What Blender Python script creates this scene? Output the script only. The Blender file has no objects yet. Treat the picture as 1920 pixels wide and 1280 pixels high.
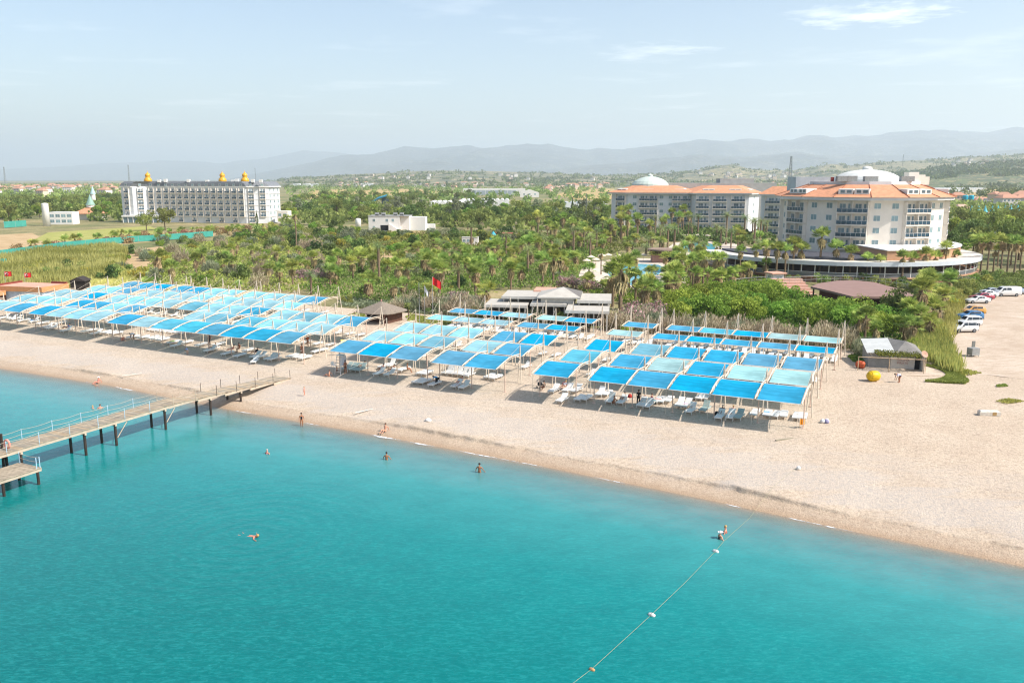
EXPO = 0.66; HAZE = 0.92e-4
import bpy, math, random
import numpy as np
from mathutils import Vector, Matrix
random.seed(7); rng = np.random.default_rng(11)
C = bpy.context.scene.collection
PI = math.pi
# ------------------------------------------------------------------ camera model / coordinates
F_PX, VH, H = 1600.0, 335.0, 26.0            # focal length in photo px, horizon row, camera height
PITCH = math.atan((640 - VH) / F_PX); sp, cp = math.sin(PITCH), math.cos(PITCH)
def at(u, v, z=2.5):                           # photo pixel -> point of the plane at height z
    dx = (u - 960) / F_PX; dv = (v - 640) / F_PX
    k = (z - H) / (-(sp + dv * cp))
    return dx * k, (cp - dv * sp) * k
def pj(x, y, z):
    dz = z - H; f = y * cp - dz * sp; up = y * sp + dz * cp
    return 960 + F_PX * x / f, 640 - F_PX * up / f
ROW = math.radians(26.3); ca, sa = math.cos(ROW), math.sin(ROW)   # the coast runs at this angle
def xy(s, t): return s * ca + t * sa, -s * sa + t * ca             # s along the coast, t inland
def st(x, y): return x * ca - y * sa, x * sa + y * ca
def st_at(u, v, z=2.5): return st(*at(u, v, z))
_SS = [-420, -200, -115, -94, -71.5, -50.5, -31.6, -16.3, -3.7, 7.3, 40, 160]
_TT = [74, 73, 72.4, 72.3, 70.4, 69.6, 68.4, 66.9, 65.2, 64.0, 61.5, 54]
def shore(s): return np.interp(s, _SS, _TT)
_OO = [-60, -30, -15, -5, -2, 0, 1.2, 2.3, 2.5, 8, 18, 40, 56, 200]
_ZZ = [-7, -4.2, -2.4, -.85, -.32, 0, .26, .48, .86, 1.22, 1.8, 2.46, 2.5, 2.5]
def gz(s, t): return float(np.interp(t - shore(s), _OO, _ZZ))
def gxy(x, y):
    s, t = st(x, y); return gz(s, t)
# ------------------------------------------------------------------ materials
MATS = {}
def rgb(h):                                    # sRGB hex -> linear
    c = [int(h[i:i + 2], 16) / 255 for i in (0, 2, 4)]
    return tuple(x / 12.92 if x <= .04045 else ((x + .055) / 1.055) ** 2.4 for x in c)
class NT:
    def __init__(s, name):
        s.m = bpy.data.materials.new(name); s.m.use_nodes = True; s.t = s.m.node_tree; s.n = s.t.nodes
        s.b = s.n['Principled BSDF']; s.out = s.n['Material Output']
    def add(s, typ, **kw):
        n = s.n.new(typ)
        for k, v in kw.items():
            if k.startswith('i_'):
                key = k[2:]; n.inputs[int(key) if key.isdigit() else key.replace('_', ' ')].default_value = v
            else: setattr(n, k, v)
        return n
    def link(s, a, b): s.t.links.new(a, b)
    def mix(s, fac, a, b, mode='MIX'):
        n = s.n.new('ShaderNodeMix'); n.data_type = 'RGBA'; n.blend_type = mode
        for sock, v in ((n.inputs[0], fac), (n.inputs[6], a), (n.inputs[7], b)):
            if hasattr(v, 'is_linked'): s.link(v, sock)
            elif isinstance(v, (int, float)): sock.default_value = v
            else: sock.default_value = (*v, 1)[:4]
        return n.outputs[2]
    def ramp(s, fac, stops):
        n = s.n.new('ShaderNodeValToRGB'); e = n.color_ramp.elements
        while len(e) < len(stops): e.new(.5)
        for k, (p, c) in enumerate(stops):
            e[k].position = p; e[k].color = (*c, 1)[:4] if not isinstance(c, (int, float)) else (c, c, c, 1)
        s.link(fac, n.inputs[0]); return n.outputs[0]
    def noise(s, scale, detail=4, rough=.55, coord='Object', stretch=None, dist=0):
        tc = s.add('ShaderNodeTexCoord'); o = tc.outputs[coord]
        if stretch:
            mp = s.add('ShaderNodeMapping'); mp.inputs['Scale'].default_value = stretch[0]; mp.inputs['Rotation'].default_value[2] = stretch[1]
            s.link(o, mp.inputs[0]); o = mp.outputs[0]
        n = s.add('ShaderNodeTexNoise'); n.inputs['Scale'].default_value = scale; n.inputs['Detail'].default_value = detail
        n.inputs['Roughness'].default_value = rough; n.inputs['Distortion'].default_value = dist
        s.link(o, n.inputs['Vector']); return n.outputs['Fac']
    def math(s, op, a, b=None):
        n = s.add('ShaderNodeMath', operation=op)
        for i, v in ((0, a), (1, b)):
            if v is None: continue
            if isinstance(v, (int, float)): n.inputs[i].default_value = v
            else: s.link(v, n.inputs[i])
        return n.outputs[0]
    def bump(s, h, strength=.3, dist=.05):
        n = s.add('ShaderNodeBump'); n.inputs['Strength'].default_value = strength; n.inputs['Distance'].default_value = dist
        s.link(h, n.inputs['Height']); s.link(n.outputs[0], s.b.inputs['Normal']); return n.outputs[0]
def mat(name, col, rough=.7, var=.12, scale=3., spec=.3, metal=0, objvar=0., bump=0, bscale=20):
    if name in MATS: return MATS[name]
    if isinstance(col, str): col = rgb(col)
    t = NT(name); b = t.b
    f = t.noise(scale, 5, .6)
    lo = tuple(c * (1 - var) for c in col); hi = tuple(min(1, c * (1 + var)) for c in col)
    c = t.mix(t.ramp(f, [(.3, 0.), (.7, 1.)]), lo, hi)
    if objvar:
        oi = t.add('ShaderNodeObjectInfo'); hs = t.add('ShaderNodeHueSaturation')
        t.link(c, hs.inputs['Color']); r = oi.outputs['Random']
        t.link(t.math('ADD', t.math('MULTIPLY', r, objvar * 2), 1 - objvar), hs.inputs['Value']); c = hs.outputs[0]
    t.link(c, b.inputs['Base Color']); b.inputs['Roughness'].default_value = rough
    b.inputs['Specular IOR Level'].default_value = spec; b.inputs['Metallic'].default_value = metal
    if bump: t.bump(t.noise(bscale, 3), bump)
    MATS[name] = t.m; return t.m
def leafmat(name, lo, hi, transl=.3, objvar=.22, hue=.03, extra=None):
    if name in MATS: return MATS[name]
    t = NT(name); b = t.b
    a = t.add('ShaderNodeAttribute', attribute_name='tint')
    c = t.mix(a.outputs['Fac'], lo, hi)
    oi = t.add('ShaderNodeObjectInfo'); hs = t.add('ShaderNodeHueSaturation'); t.link(c, hs.inputs['Color'])
    r = oi.outputs['Random']
    t.link(t.math('ADD', t.math('MULTIPLY', r, objvar * 2), 1 - objvar), hs.inputs['Value'])
    r2 = t.math('FRACT', t.math('MULTIPLY', r, 7.31))
    t.link(t.math('ADD', t.math('MULTIPLY', r2, hue * 2), .5 - hue), hs.inputs['Hue'])
    t.link(hs.outputs[0], b.inputs['Base Color']); b.inputs['Roughness'].default_value = .75; b.inputs['Specular IOR Level'].default_value = .2
    tr = t.add('ShaderNodeBsdfTranslucent'); t.link(hs.outputs[0], tr.inputs[0])
    mx = t.add('ShaderNodeMixShader'); mx.inputs[0].default_value = transl
    t.link(b.outputs[0], mx.inputs[1]); t.link(tr.outputs[0], mx.inputs[2]); t.link(mx.outputs[0], t.out.inputs[0])
    MATS[name] = t.m; return t.m
# ------------------------------------------------------------------ mesh helpers
class MB:
    def __init__(s): s.v = []; s.f = []; s.m = []
    def add(s, v, f, m=0):
        o = len(s.v); s.v += [tuple(p) for p in v]; s.f += [tuple(i + o for i in q) for q in f]; s.m += [m] * len(f); return s
    def box(s, x0, x1, y0, y1, z0, z1, m=0):
        return s.add([(x0, y0, z0), (x1, y0, z0), (x1, y1, z0), (x0, y1, z0), (x0, y0, z1), (x1, y0, z1), (x1, y1, z1), (x0, y1, z1)],
                     [(0, 3, 2, 1), (4, 5, 6, 7), (0, 1, 5, 4), (1, 2, 6, 5), (2, 3, 7, 6), (3, 0, 4, 7)], m)
    def bbox(s, x0, x1, y0, y1, z0, z1, b=.03, m=0):      # box with chamfered top edges
        return s.add([(x0, y0, z0), (x1, y0, z0), (x1, y1, z0), (x0, y1, z0), (x0, y0, z1 - b), (x1, y0, z1 - b), (x1, y1, z1 - b), (x0, y1, z1 - b),
                      (x0 + b, y0 + b, z1), (x1 - b, y0 + b, z1), (x1 - b, y1 - b, z1), (x0 + b, y1 - b, z1)],
                     [(0, 3, 2, 1), (8, 9, 10, 11), (0, 1, 5, 4), (1, 2, 6, 5), (2, 3, 7, 6), (3, 0, 4, 7), (4, 5, 9, 8), (5, 6, 10, 9), (6, 7, 11, 10), (7, 4, 8, 11)], m)
    def prism(s, poly, z0, z1, m=0, mtop=None):
        n = len(poly)
        s.add([(p[0], p[1], z0) for p in poly] + [(p[0], p[1], z1) for p in poly],
              [tuple(range(n - 1, -1, -1))] + [(i, (i + 1) % n, n + (i + 1) % n, n + i) for i in range(n)], m)
        return s.add([(p[0], p[1], z1) for p in poly], [tuple(range(n))], m if mtop is None else mtop)
    def loft(s, p0, z0, p1, z1, m=0, cap=True):
        n = len(p0)
        f = [(i, (i + 1) % n, n + (i + 1) % n, n + i) for i in range(n)]
        if cap: f.append(tuple(range(n, 2 * n)))
        return s.add([(*p[:2], z0) for p in p0] + [(*p[:2], z1) for p in p1], f, m)
    def tube(s, path, r, n=6, m=0, r1=None):
        P = [Vector(p) for p in path]; rings = []; k = len(P)
        for i, p in enumerate(P):
            d = (P[min(i + 1, k - 1)] - P[max(i - 1, 0)]).normalized()
            a = d.orthogonal().normalized() if abs(d.z) < .99 else Vector((1, 0, 0))
            if abs(d.z) < .99: a = d.cross(Vector((0, 0, 1))).normalized()
            b = d.cross(a); rr = r if r1 is None else r + (r1 - r) * i / (k - 1)
            rings += [p + (a * math.cos(2 * PI * j / n) + b * math.sin(2 * PI * j / n)) * rr for j in range(n)]
        f = [(i * n + j, i * n + (j + 1) % n, (i + 1) * n + (j + 1) % n, (i + 1) * n + j) for i in range(k - 1) for j in range(n)]
        f += [tuple(range(n - 1, -1, -1)), tuple(range((k - 1) * n, k * n))]
        return s.add(rings, f, m)
    def lathe(s, prof, x=0, y=0, n=16, m=0):
        k = len(prof)
        v = [(x + r * math.cos(2 * PI * j / n), y + r * math.sin(2 * PI * j / n), z) for r, z in prof for j in range(n)]
        f = [(i * n + j, i * n + (j + 1) % n, (i + 1) * n + (j + 1) % n, (i + 1) * n + j) for i in range(k - 1) for j in range(n)]
        f += [tuple(range(n - 1, -1, -1)), tuple(range((k - 1) * n, k * n))]
        return s.add(v, f, m)
    def mesh(s, name, mats, smooth=False):
        me = bpy.data.meshes.new(name); me.from_pydata(s.v, [], s.f)
        for q in (mats if isinstance(mats, (list, tuple)) else [mats]): me.materials.append(q)
        if any(s.m): me.polygons.foreach_set('material_index', s.m)
        if smooth: me.polygons.foreach_set('use_smooth', [True] * len(s.f))
        me.update(); return me
    def build(s, name, mats, parent=None, loc=(0, 0, 0), rz=0, smooth=False):
        return ob(name, s.mesh(name, mats, smooth), parent, loc, rz)
def ob(name, data, parent=None, loc=(0, 0, 0), rz=0, sc=None):
    o = bpy.data.objects.new(name, data); C.objects.link(o); o.location = loc; o.rotation_euler = (0, 0, rz)
    if sc is not None: o.scale = (sc,) * 3 if isinstance(sc, (int, float)) else sc
    if parent: o.parent = parent
    return o
def tag(o, label=None, cat=None, group=None, kind=None):
    if label: o['label'] = label
    if cat: o['category'] = cat
    if group: o['group'] = group
    if kind: o['kind'] = kind
    return o
def thing(name, label, cat, loc=(0, 0, 0), rz=0, group=None, sc=None):
    return tag(ob(name, None, None, loc, rz, sc), label, cat, group)
def quads(name, V, tint, mats, midx=None, n=4):            # V: (N, n, 3) array of faces
    N = V.shape[0]; me = bpy.data.meshes.new(name)
    me.vertices.add(N * n); me.vertices.foreach_set('co', V.astype(np.float32).ravel())
    me.loops.add(N * n); me.loops.foreach_set('vertex_index', np.arange(N * n, dtype=np.int32))
    me.polygons.add(N); me.polygons.foreach_set('loop_start', np.arange(0, N * n, n, dtype=np.int32))
    for q in (mats if isinstance(mats, (list, tuple)) else [mats]): me.materials.append(q)
    if midx is not None: me.polygons.foreach_set('material_index', np.asarray(midx, dtype=np.int32))
    a = me.attributes.new('tint', 'FLOAT', 'FACE'); a.data.foreach_set('value', np.asarray(tint, dtype=np.float32))
    me.update(calc_edges=True); return me
def unit(n):
    v = rng.normal(size=(n, 3)); return v / np.linalg.norm(v, axis=1, keepdims=True)
def leaves(P, size, up=.0, aspect=.55, norm=None):         # diamond leaf faces at points P
    n = len(P); a = unit(n)
    if norm is not None: a = a - norm * (a * norm).sum(1, keepdims=True) * .7
    if up: a[:, 2] = np.abs(a[:, 2]) + up
    a /= np.linalg.norm(a, axis=1, keepdims=True); b = np.cross(a, unit(n)); b /= np.linalg.norm(b, axis=1, keepdims=True)
    sz = (size * rng.uniform(.65, 1.35, n))[:, None]
    return np.stack([P - a * sz, P - b * sz * aspect, P + a * sz, P + b * sz * aspect], 1)
# ------------------------------------------------------------------ world, sun, camera
scn = bpy.context.scene
W = bpy.data.worlds.new('World'); scn.world = W; W.use_nodes = True
wt = W.node_tree; wn = wt.nodes; bg = wn['Background']
SUN = Vector((.93, -.37, 0)).normalized() * math.cos(math.radians(46)) + Vector((0, 0, math.sin(math.radians(46))))
sky = wn.new('ShaderNodeTexSky'); sky.sky_type = 'NISHITA'; sky.sun_disc = False
sky.sun_elevation = math.radians(46); sky.sun_rotation = math.atan2(SUN.x, SUN.y)
sky.air_density = 1.0; sky.dust_density = 1.7; sky.ozone_density = .8; sky.altitude = 20
def wnode(t, **kw):
    n = wn.new(t)
    for k, v in kw.items(): setattr(n, k, v)
    return n
tc = wnode('ShaderNodeTexCoord'); sep = wnode('ShaderNodeSeparateXYZ'); wt.links.new(tc.outputs['Generated'], sep.inputs[0])
def wm(op, a, b=None):
    n = wnode('ShaderNodeMath', operation=op)
    for i, q in ((0, a), (1, b)):
        if q is None: continue
        if isinstance(q, (int, float)): n.inputs[i].default_value = q
        else: wt.links.new(q, n.inputs[i])
    return n.outputs[0]
zz = wm('MAXIMUM', sep.outputs[2], .02)                   # clouds on a high flat layer: direction / height
cb = wnode('ShaderNodeCombineXYZ')
wt.links.new(wm('DIVIDE', sep.outputs[0], zz), cb.inputs[0]); wt.links.new(wm('DIVIDE', sep.outputs[1], zz), cb.inputs[1])
nz = wnode('ShaderNodeTexNoise'); nz.inputs['Scale'].default_value = .5; nz.inputs['Detail'].default_value = 9; nz.inputs['Roughness'].default_value = .62
mp = wnode('ShaderNodeMapping'); mp.inputs['Location'].default_value = (CLX, CLY, 0) if 'CLX' in globals() else (3.1, 1.7, 0)
wt.links.new(cb.outputs[0], mp.inputs[0]); wt.links.new(mp.outputs[0], nz.inputs['Vector'])
cr = wnode('ShaderNodeValToRGB'); cr.color_ramp.elements[0].position = .55; cr.color_ramp.elements[1].position = .85
cr.color_ramp.elements[1].color = (.4, .4, .4, 1); wt.links.new(nz.outputs['Fac'], cr.inputs[0])
mixw = wnode('ShaderNodeMix', data_type='RGBA'); mixw.inputs[7].default_value = (9.5, 9.6, 9.7, 1)
fac = cr.outputs[0]
nz2 = wnode('ShaderNodeTexNoise'); nz2.inputs['Scale'].default_value = 4.5; nz2.inputs['Detail'].default_value = 8; nz2.inputs['Roughness'].default_value = .65; wt.links.new(cb.outputs[0], nz2.inputs['Vector'])
for cx_, cy_, r_, k_ in ((2.27, 5.63, .6, .75), (1.95, 5.55, .4, .45), (1.19, 7.09, .6, .4), (.98, 7.45, .4, .35)):      # a few small puffs high in the sky
    vd = wnode('ShaderNodeVectorMath', operation='DISTANCE'); vd.inputs[1].default_value = (cx_, cy_, 0); wt.links.new(cb.outputs[0], vd.inputs[0])
    g_ = wm('MAXIMUM', wm('SUBTRACT', 1.0, wm('DIVIDE', vd.outputs['Value'], r_)), 0.0); q_ = wm('MULTIPLY', wm('SUBTRACT', wm('ADD', nz2.outputs['Fac'], wm('MULTIPLY', g_, .38)), .60), 2.4 * k_)
    fac = wm('MAXIMUM', fac, wm('MULTIPLY', wm('MINIMUM', wm('MAXIMUM', q_, 0.0), k_), wm('MINIMUM', wm('MULTIPLY', g_, 6.0), 1.0)))
wt.links.new(fac, mixw.inputs[0]); wt.links.new(sky.outputs[0], mixw.inputs[6]); wt.links.new(mixw.outputs[2], bg.inputs[0])
bg.inputs[1].default_value = .125
sl = bpy.data.lights.new('sun', 'SUN'); sl.energy = 4.4; sl.angle = math.radians(.53); sl.color = (1, .95, .89)
so = bpy.data.objects.new('sun', sl); C.objects.link(so); so.rotation_euler = SUN.to_track_quat('Z', 'Y').to_euler()
cam = bpy.data.cameras.new('camera'); co = bpy.data.objects.new('camera', cam); C.objects.link(co); scn.camera = co
cam.sensor_width = 36; cam.lens = F_PX / 1920 * 36; cam.clip_start = .5; cam.clip_end = 60000
co.location = (0, 0, H); co.rotation_euler = (PI / 2 - PITCH, 0, 0)
scn.view_settings.view_transform = 'Standard'; scn.view_settings.look = 'None'; scn.view_settings.exposure = EXPO; scn.view_settings.gamma = 1
scn.cycles.filter_width = 1.2; scn.cycles.use_denoising = True; scn.cycles.volume_bounces = 1; scn.cycles.max_bounces = 8; scn.cycles.transparent_max_bounces = 12
# ------------------------------------------------------------------ haze
hm = bpy.data.materials.new('hazy_air'); hm.use_nodes = True; ht = hm.node_tree
for n in list(ht.nodes):
    if n.type == 'BSDF_PRINCIPLED': ht.nodes.remove(n)
pv = ht.nodes.new('ShaderNodeVolumePrincipled'); pv.inputs['Color'].default_value = (.82, .92, .98, 1); pv.inputs['Density'].default_value = HAZE
pv.inputs['Anisotropy'].default_value = .25
ht.links.new(pv.outputs[0], ht.nodes['Material Output'].inputs['Volume'])
hz = MB().box(-36000, 36000, -4000, 34000, -9.5, 1050).build('haze', hm); tag(hz, kind='stuff')
# ------------------------------------------------------------------ noise helper
def vnoise(x, y, seed=0):
    xi = np.floor(x).astype(np.int64); yi = np.floor(y).astype(np.int64); fx = x - xi; fy = y - yi
    fx = fx * fx * (3 - 2 * fx); fy = fy * fy * (3 - 2 * fy)
    def h(a, b):
        n = (a * 374761393 + b * 668265263 + seed * 1442695041) & 0x7fffffff
        n = (n ^ (n >> 13)) * 1274126177 & 0x7fffffff
        return ((n ^ (n >> 16)) & 0xffff) / 65535.
    return (h(xi, yi) * (1 - fx) + h(xi + 1, yi) * fx) * (1 - fy) + (h(xi, yi + 1) * (1 - fx) + h(xi + 1, yi + 1) * fx) * fy
def fbm(x, y, o=5, seed=0):
    r = 0; a = .5
    for k in range(o): r = r + a * vnoise(x * 2 ** k, y * 2 ** k, seed + k); a *= .5
    return r
def gridmesh(name, P, mats, attr=None, smooth=True):        # P: (rows, cols, 3)
    r, c, _ = P.shape; me = bpy.data.meshes.new(name)
    i = np.arange(r * c).reshape(r, c)
    q = np.stack([i[:-1, :-1], i[:-1, 1:], i[1:, 1:], i[1:, :-1]], -1).reshape(-1, 4)
    me.vertices.add(r * c); me.vertices.foreach_set('co', P.astype(np.float32).ravel())
    me.loops.add(q.size); me.loops.foreach_set('vertex_index', q.astype(np.int32).ravel())
    me.polygons.add(len(q)); me.polygons.foreach_set('loop_start', np.arange(0, q.size, 4, dtype=np.int32))
    me.polygons.foreach_set('use_smooth', [smooth] * len(q)); me.materials.append(mats)
    if attr is not None:
        a = me.attributes.new('off', 'FLOAT', 'POINT'); a.data.foreach_set('value', attr.astype(np.float32).ravel())
    me.update(calc_edges=True); return me
# ------------------------------------------------------------------ beach
t = NT('pebbly_sand'); b = t.b
off = t.add('ShaderNodeAttribute', attribute_name='off').outputs['Fac']
n1 = t.noise(.25, 6, .6); n2 = t.noise(3.2, 6, .75); n3 = t.noise(14, 3, .8)
sand = t.mix(t.ramp(n1, [(.3, 0.), (.7, 1.)]), rgb('c1ad96'), rgb('cfbda6'))
sand = t.mix(t.ramp(n2, [(.34, .7), (.54, 0.)]), sand, rgb('948271'))
sand = t.mix(t.ramp(n3, [(.36, .7), (.48, 0.)]), sand, rgb('7d6e60'))
sand = t.mix(t.ramp(n3, [(.60, 0.), (.70, .5)]), sand, rgb('e2d8cc'))
# grey pebble bands lying in long stripes beside the water
st_n = t.noise(.16, 5, .6, stretch=((1, 4.2, 1), ROW)); o2 = t.math('ADD', off, t.math('MULTIPLY', t.math('SUBTRACT', st_n, .5), 12))
band = t.ramp(t.math('DIVIDE', o2, 30), [(.08, 0.), (.16, .5), (.27, .5), (.36, .05), (.44, .25), (.52, 0.)])
sand = t.mix(t.math('MULTIPLY', band, t.ramp(n2, [(.35, 1.), (.6, .45)])), sand, rgb('b5b1ad'))
o3 = t.math('ADD', off, t.math('MULTIPLY', t.math('SUBTRACT', t.noise(.9, 4), .5), .7))
wet = t.ramp(t.math('DIVIDE', o3, 10), [(.0, 1.), (.05, .8), (.12, .4), (.22, .35), (.26, 0.)])
wetc = t.mix(t.ramp(n3, [(.4, 0.), (.62, 1.)]), rgb('977d63'), rgb('b79c80'))
sand = t.mix(wet, sand, wetc)
deepc = t.ramp(t.math('DIVIDE', off, -6), [(0, 0.), (.5, 1.)])
sand = t.mix(deepc, sand, rgb('8d8f7c'))
t.link(sand, b.inputs['Base Color'])
t.link(t.ramp(wet, [(.0, .95), (1., .45)]), b.inputs['Roughness']); b.inputs['Specular IOR Level'].default_value = .25
t.bump(t.mix(.5, t.noise(7, 3, .75), t.noise(1.3, 5, .7)), .8, .25)
ss = np.concatenate([np.arange(-420, -150, 6), np.arange(-150, 45, .5), np.arange(45, 165, 6)])
oo = np.array([-60, -45, -30, -20, -12, -8, -5, -3, -1.5, -.7, -.2, .3, .8, 1.3, 1.8, 2.2, 2.32, 2.42, 2.5, 2.75, 3.4, 4.2, 5.5, 7, 9, 11, 14, 17, 20, 24, 28, 33, 38, 43, 48, 53])
S, O = np.meshgrid(ss, oo, indexing='ij')
wob = (fbm(S * .06, S * 0, 3, 3) - .5) * 1.0 + (fbm(S * 1.3, S * 0 + 5, 3, 9) - .5) * .7
T = shore(S) + O + wob * np.exp(-((O - 2.4) / 1.2) ** 2)
Z = np.interp(O, _OO, _ZZ) + (fbm(S * .5, O * .7, 4, 5) - .5) * np.clip((O - 3) / 6, 0, 1) * .16
Z = Z - .30 * (1 - np.clip((fbm(S * .09, S * 0 + 3, 3, 31) - .28) * 3.2, 0, 1)) * np.clip((O - 2.3) / .2, 0, 1) * np.exp(-((O - 2.4) / 3.0) ** 2)
X, Y = S * ca + T * sa, -S * sa + T * ca
T2 = np.full((len(ss), 1), 131.); Tm = np.full((len(ss), 1), 126.)
def col(Tc, z): return np.stack([ss[:, None] * ca + Tc * sa, -ss[:, None] * sa + Tc * ca, np.full_like(Tc, z)], -1)
P = np.concatenate([np.stack([X, Y, Z], -1), col(Tm, 2.5), col(T2, 2.25)], 1)
OF = np.concatenate([O, O[:, :1] * 0 + 58, O[:, :1] * 0 + 62], 1)
tag(ob('beach', gridmesh('beach', P, t.m, OF)), kind='structure')
# ------------------------------------------------------------------ sea
t = NT('sea_water'); b = t.b
off = t.add('ShaderNodeAttribute', attribute_name='off').outputs['Fac']
patch = t.noise(.045, 4, .6, stretch=((1, 2.2, 1), ROW)); o2 = t.math('ADD', off, t.math('MULTIPLY', t.math('SUBTRACT', patch, .5), 5))
dep = t.math('DIVIDE', t.math('MULTIPLY', o2, -1), 50)
c = t.ramp(dep, [(.0, rgb('7c8a86')), (.07, rgb('5e8584')), (.18, rgb('308482')), (.36, rgb('067674')), (.66, rgb('006764')), (1., rgb('005f5c'))])
mot = t.noise(1.7, 6, .75, stretch=((1, 3.0, 1), ROW - .3), dist=.8); c = t.mix(t.ramp(mot, [(.46, .0), (.64, .34)]), c, rgb('2f9f9c'))
c = t.mix(t.ramp(t.noise(.28, 5, .65, stretch=((1, 1.8, 1), ROW + .3)), [(.36, .22), (.6, .0)]), c, rgb('00565a'))
spk = t.ramp(t.noise(5.5, 2, .6), [(.72, 0.), (.80, .25)]); c = t.mix(spk, c, rgb('6aa8a8'))
fo = t.noise(1.4, 5, .7); edge = t.math('ADD', off, t.math('MULTIPLY', t.math('SUBTRACT', t.noise(.12, 2), .53), 3.0))
foam = t.math('MULTIPLY', t.ramp(edge, [(.08, 0.), (.22, 1.)]), t.ramp(fo, [(.40, 0.), (.5, 1.)]))
c = t.mix(foam, c, (.8, .82, .82)); t.link(c, b.inputs['Base Color'])
b.inputs['Roughness'].default_value = .04; b.inputs['IOR'].default_value = 1.333; b.inputs['Specular IOR Level'].default_value = .6; b.inputs['Specular Tint'].default_value = (.25, .95, 1, 1)
wv = t.mix(.5, t.noise(1.5, 4, .6, stretch=((1, 2.0, 1), ROW - .35), dist=.6), t.noise(.42, 3, .55, stretch=((1, 2.4, 1), ROW + .25), dist=.5))
sw = at(470, 1005, 0); gp = t.add('ShaderNodeNewGeometry'); dn = t.add('ShaderNodeVectorMath', operation='DISTANCE'); dn.inputs[1].default_value = (*sw, .03); t.link(gp.outputs['Position'], dn.inputs[0])
dd = t.math('ADD', dn.outputs['Value'], t.math('MULTIPLY', t.noise(.5, 3, .6), 1.6)); rg = t.math('MULTIPLY', t.math('SINE', t.math('MULTIPLY', dd, 5.2)), t.ramp(t.math('DIVIDE', dd, 20), [(.03, .0), (.08, .9), (.35, .5), (1., 0.)]))
wv = t.mix(.3, wv, t.noise(4.5, 3, .6, stretch=((1, 2.2, 1), ROW - .2), dist=.4)); wv = t.math('ADD', wv, t.math('MULTIPLY', rg, .22)); t.bump(wv, .17, .22)
al = t.ramp(t.math('DIVIDE', t.math('MULTIPLY', off, -1), 10), [(.0, .2), (.05, .45), (.25, .82), (.6, 1.)])
al = t.math('MAXIMUM', al, foam)
tr = t.add('ShaderNodeBsdfTransparent'); mx = t.add('ShaderNodeMixShader'); t.link(al, mx.inputs[0]); t.link(tr.outputs[0], mx.inputs[1]); t.link(b.outputs[0], mx.inputs[2]); t.link(mx.outputs[0], t.out.inputs[0])
so_ = np.array([1.0, .5, .1, -.3, -.8, -1.5, -2.5, -4, -6, -9, -13, -18, -25, -35, -50, -58]); s2 = np.concatenate([np.arange(-420, -150, 15), np.arange(-150, 60, 2.), np.arange(60, 165, 10)])
S, O = np.meshgrid(s2, so_, indexing='ij'); T = shore(S) + O; far = np.full((len(s2), 1), -900.)
P = np.stack([S * ca + T * sa, -S * sa + T * ca, T * 0 + .03], -1)
P = np.concatenate([P, np.stack([s2[:, None] * ca + far * sa, -s2[:, None] * sa + far * ca, far * 0 + .03], -1)], 1)
tag(ob('sea', gridmesh('sea', P, t.m, np.concatenate([O, O[:, :1] * 0 - 200], 1))), kind='structure')
# ------------------------------------------------------------------ inland ground
t = NT('dry_inland_ground'); b = t.b
g1 = t.noise(.012, 6, .6); g2 = t.noise(.09, 6, .65); g3 = t.noise(1.3, 5, .7)
c = t.mix(t.ramp(g2, [(.35, 0.), (.6, 1.)]), rgb('6d6b3d'), rgb('a8966b'))
c = t.mix(t.ramp(g1, [(.42, 0.), (.6, .8)]), c, rgb('5f6b35')); c = t.mix(t.ramp(g3, [(.35, .6), (.55, 0.)]), c, rgb('5a4f38'))
t.link(c, b.inputs['Base Color']); b.inputs['Roughness'].default_value = .95; t.bump(g3, .6, .3)
sg = np.linspace(-15000, 15000, 45); tg = np.concatenate([[125.5, 200, 400, 800], np.linspace(1500, 27000, 26)])
S, T = np.meshgrid(sg, tg, indexing='ij')
P = np.stack([S * ca + T * sa, -S * sa + T * ca, T * 0 + 2.47], -1); tag(ob('ground', gridmesh('ground', P, t.m)), kind='structure')
def patch(name, px, m, z, zt=2.5, kind='structure', h=.25):   # a flat piece of ground outlined by ground points
    pts = [at(u, v, zt) for u, v in px]
    o = MB().prism(pts, z - h, z).build(name, m); return tag(o, kind=kind)
M_gravel = NT('pale_gravel'); t = M_gravel
a1 = t.noise(.12, 6, .6); a2 = t.noise(5, 4, .75); cc = t.mix(t.ramp(a1, [(.35, 0.), (.65, 1.)]), rgb('b4a08b'), rgb('c9b8a5'))
cc = t.mix(t.ramp(t.noise(.5, 5, .7, stretch=((1, 6, 1), ROW + 1.2)), [(.4, .6), (.55, 0)]), cc, rgb('a18c74')); cc = t.mix(t.ramp(a2, [(.34, .5), (.5, 0.)]), cc, rgb('85735f'))
t.link(cc, t.b.inputs['Base Color']); t.b.inputs['Roughness'].default_value = .95; t.bump(a2, .5, .1); M_gravel = t.m
patch('car_park', [(1700, 705), (1760, 672), (1775, 640), (1788, 606), (1800, 585), (1820, 566), (1850, 551), (1920, 546), (2250, 560), (2700, 700), (2500, 800), (2000, 722), (1850, 702)], M_gravel, 2.515)
def gmat(name, a, bcol, sc=.2, sc2=2.):
    t = NT(name); c = t.mix(t.ramp(t.noise(sc, 6, .65), [(.35, 0.), (.65, 1.)]), rgb(a), rgb(bcol)); c = t.mix(t.ramp(t.noise(sc2, 5, .7), [(.3, .45), (.55, 0.)]), c, tuple(q * .5 for q in rgb(a)))
    t.link(c, t.b.inputs['Base Color']); t.b.inputs['Roughness'].default_value = .95; MATS[name] = t.m; return t.m
M_lawn = gmat('dry_lawn', '8f9140', 'a8a35a'); M_tan = gmat('bare_tan_soil', 'a98d63', 'bfa47c'); M_straw = gmat('straw_field', 'b59a62', 'a58f58', .03, .3)
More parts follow.
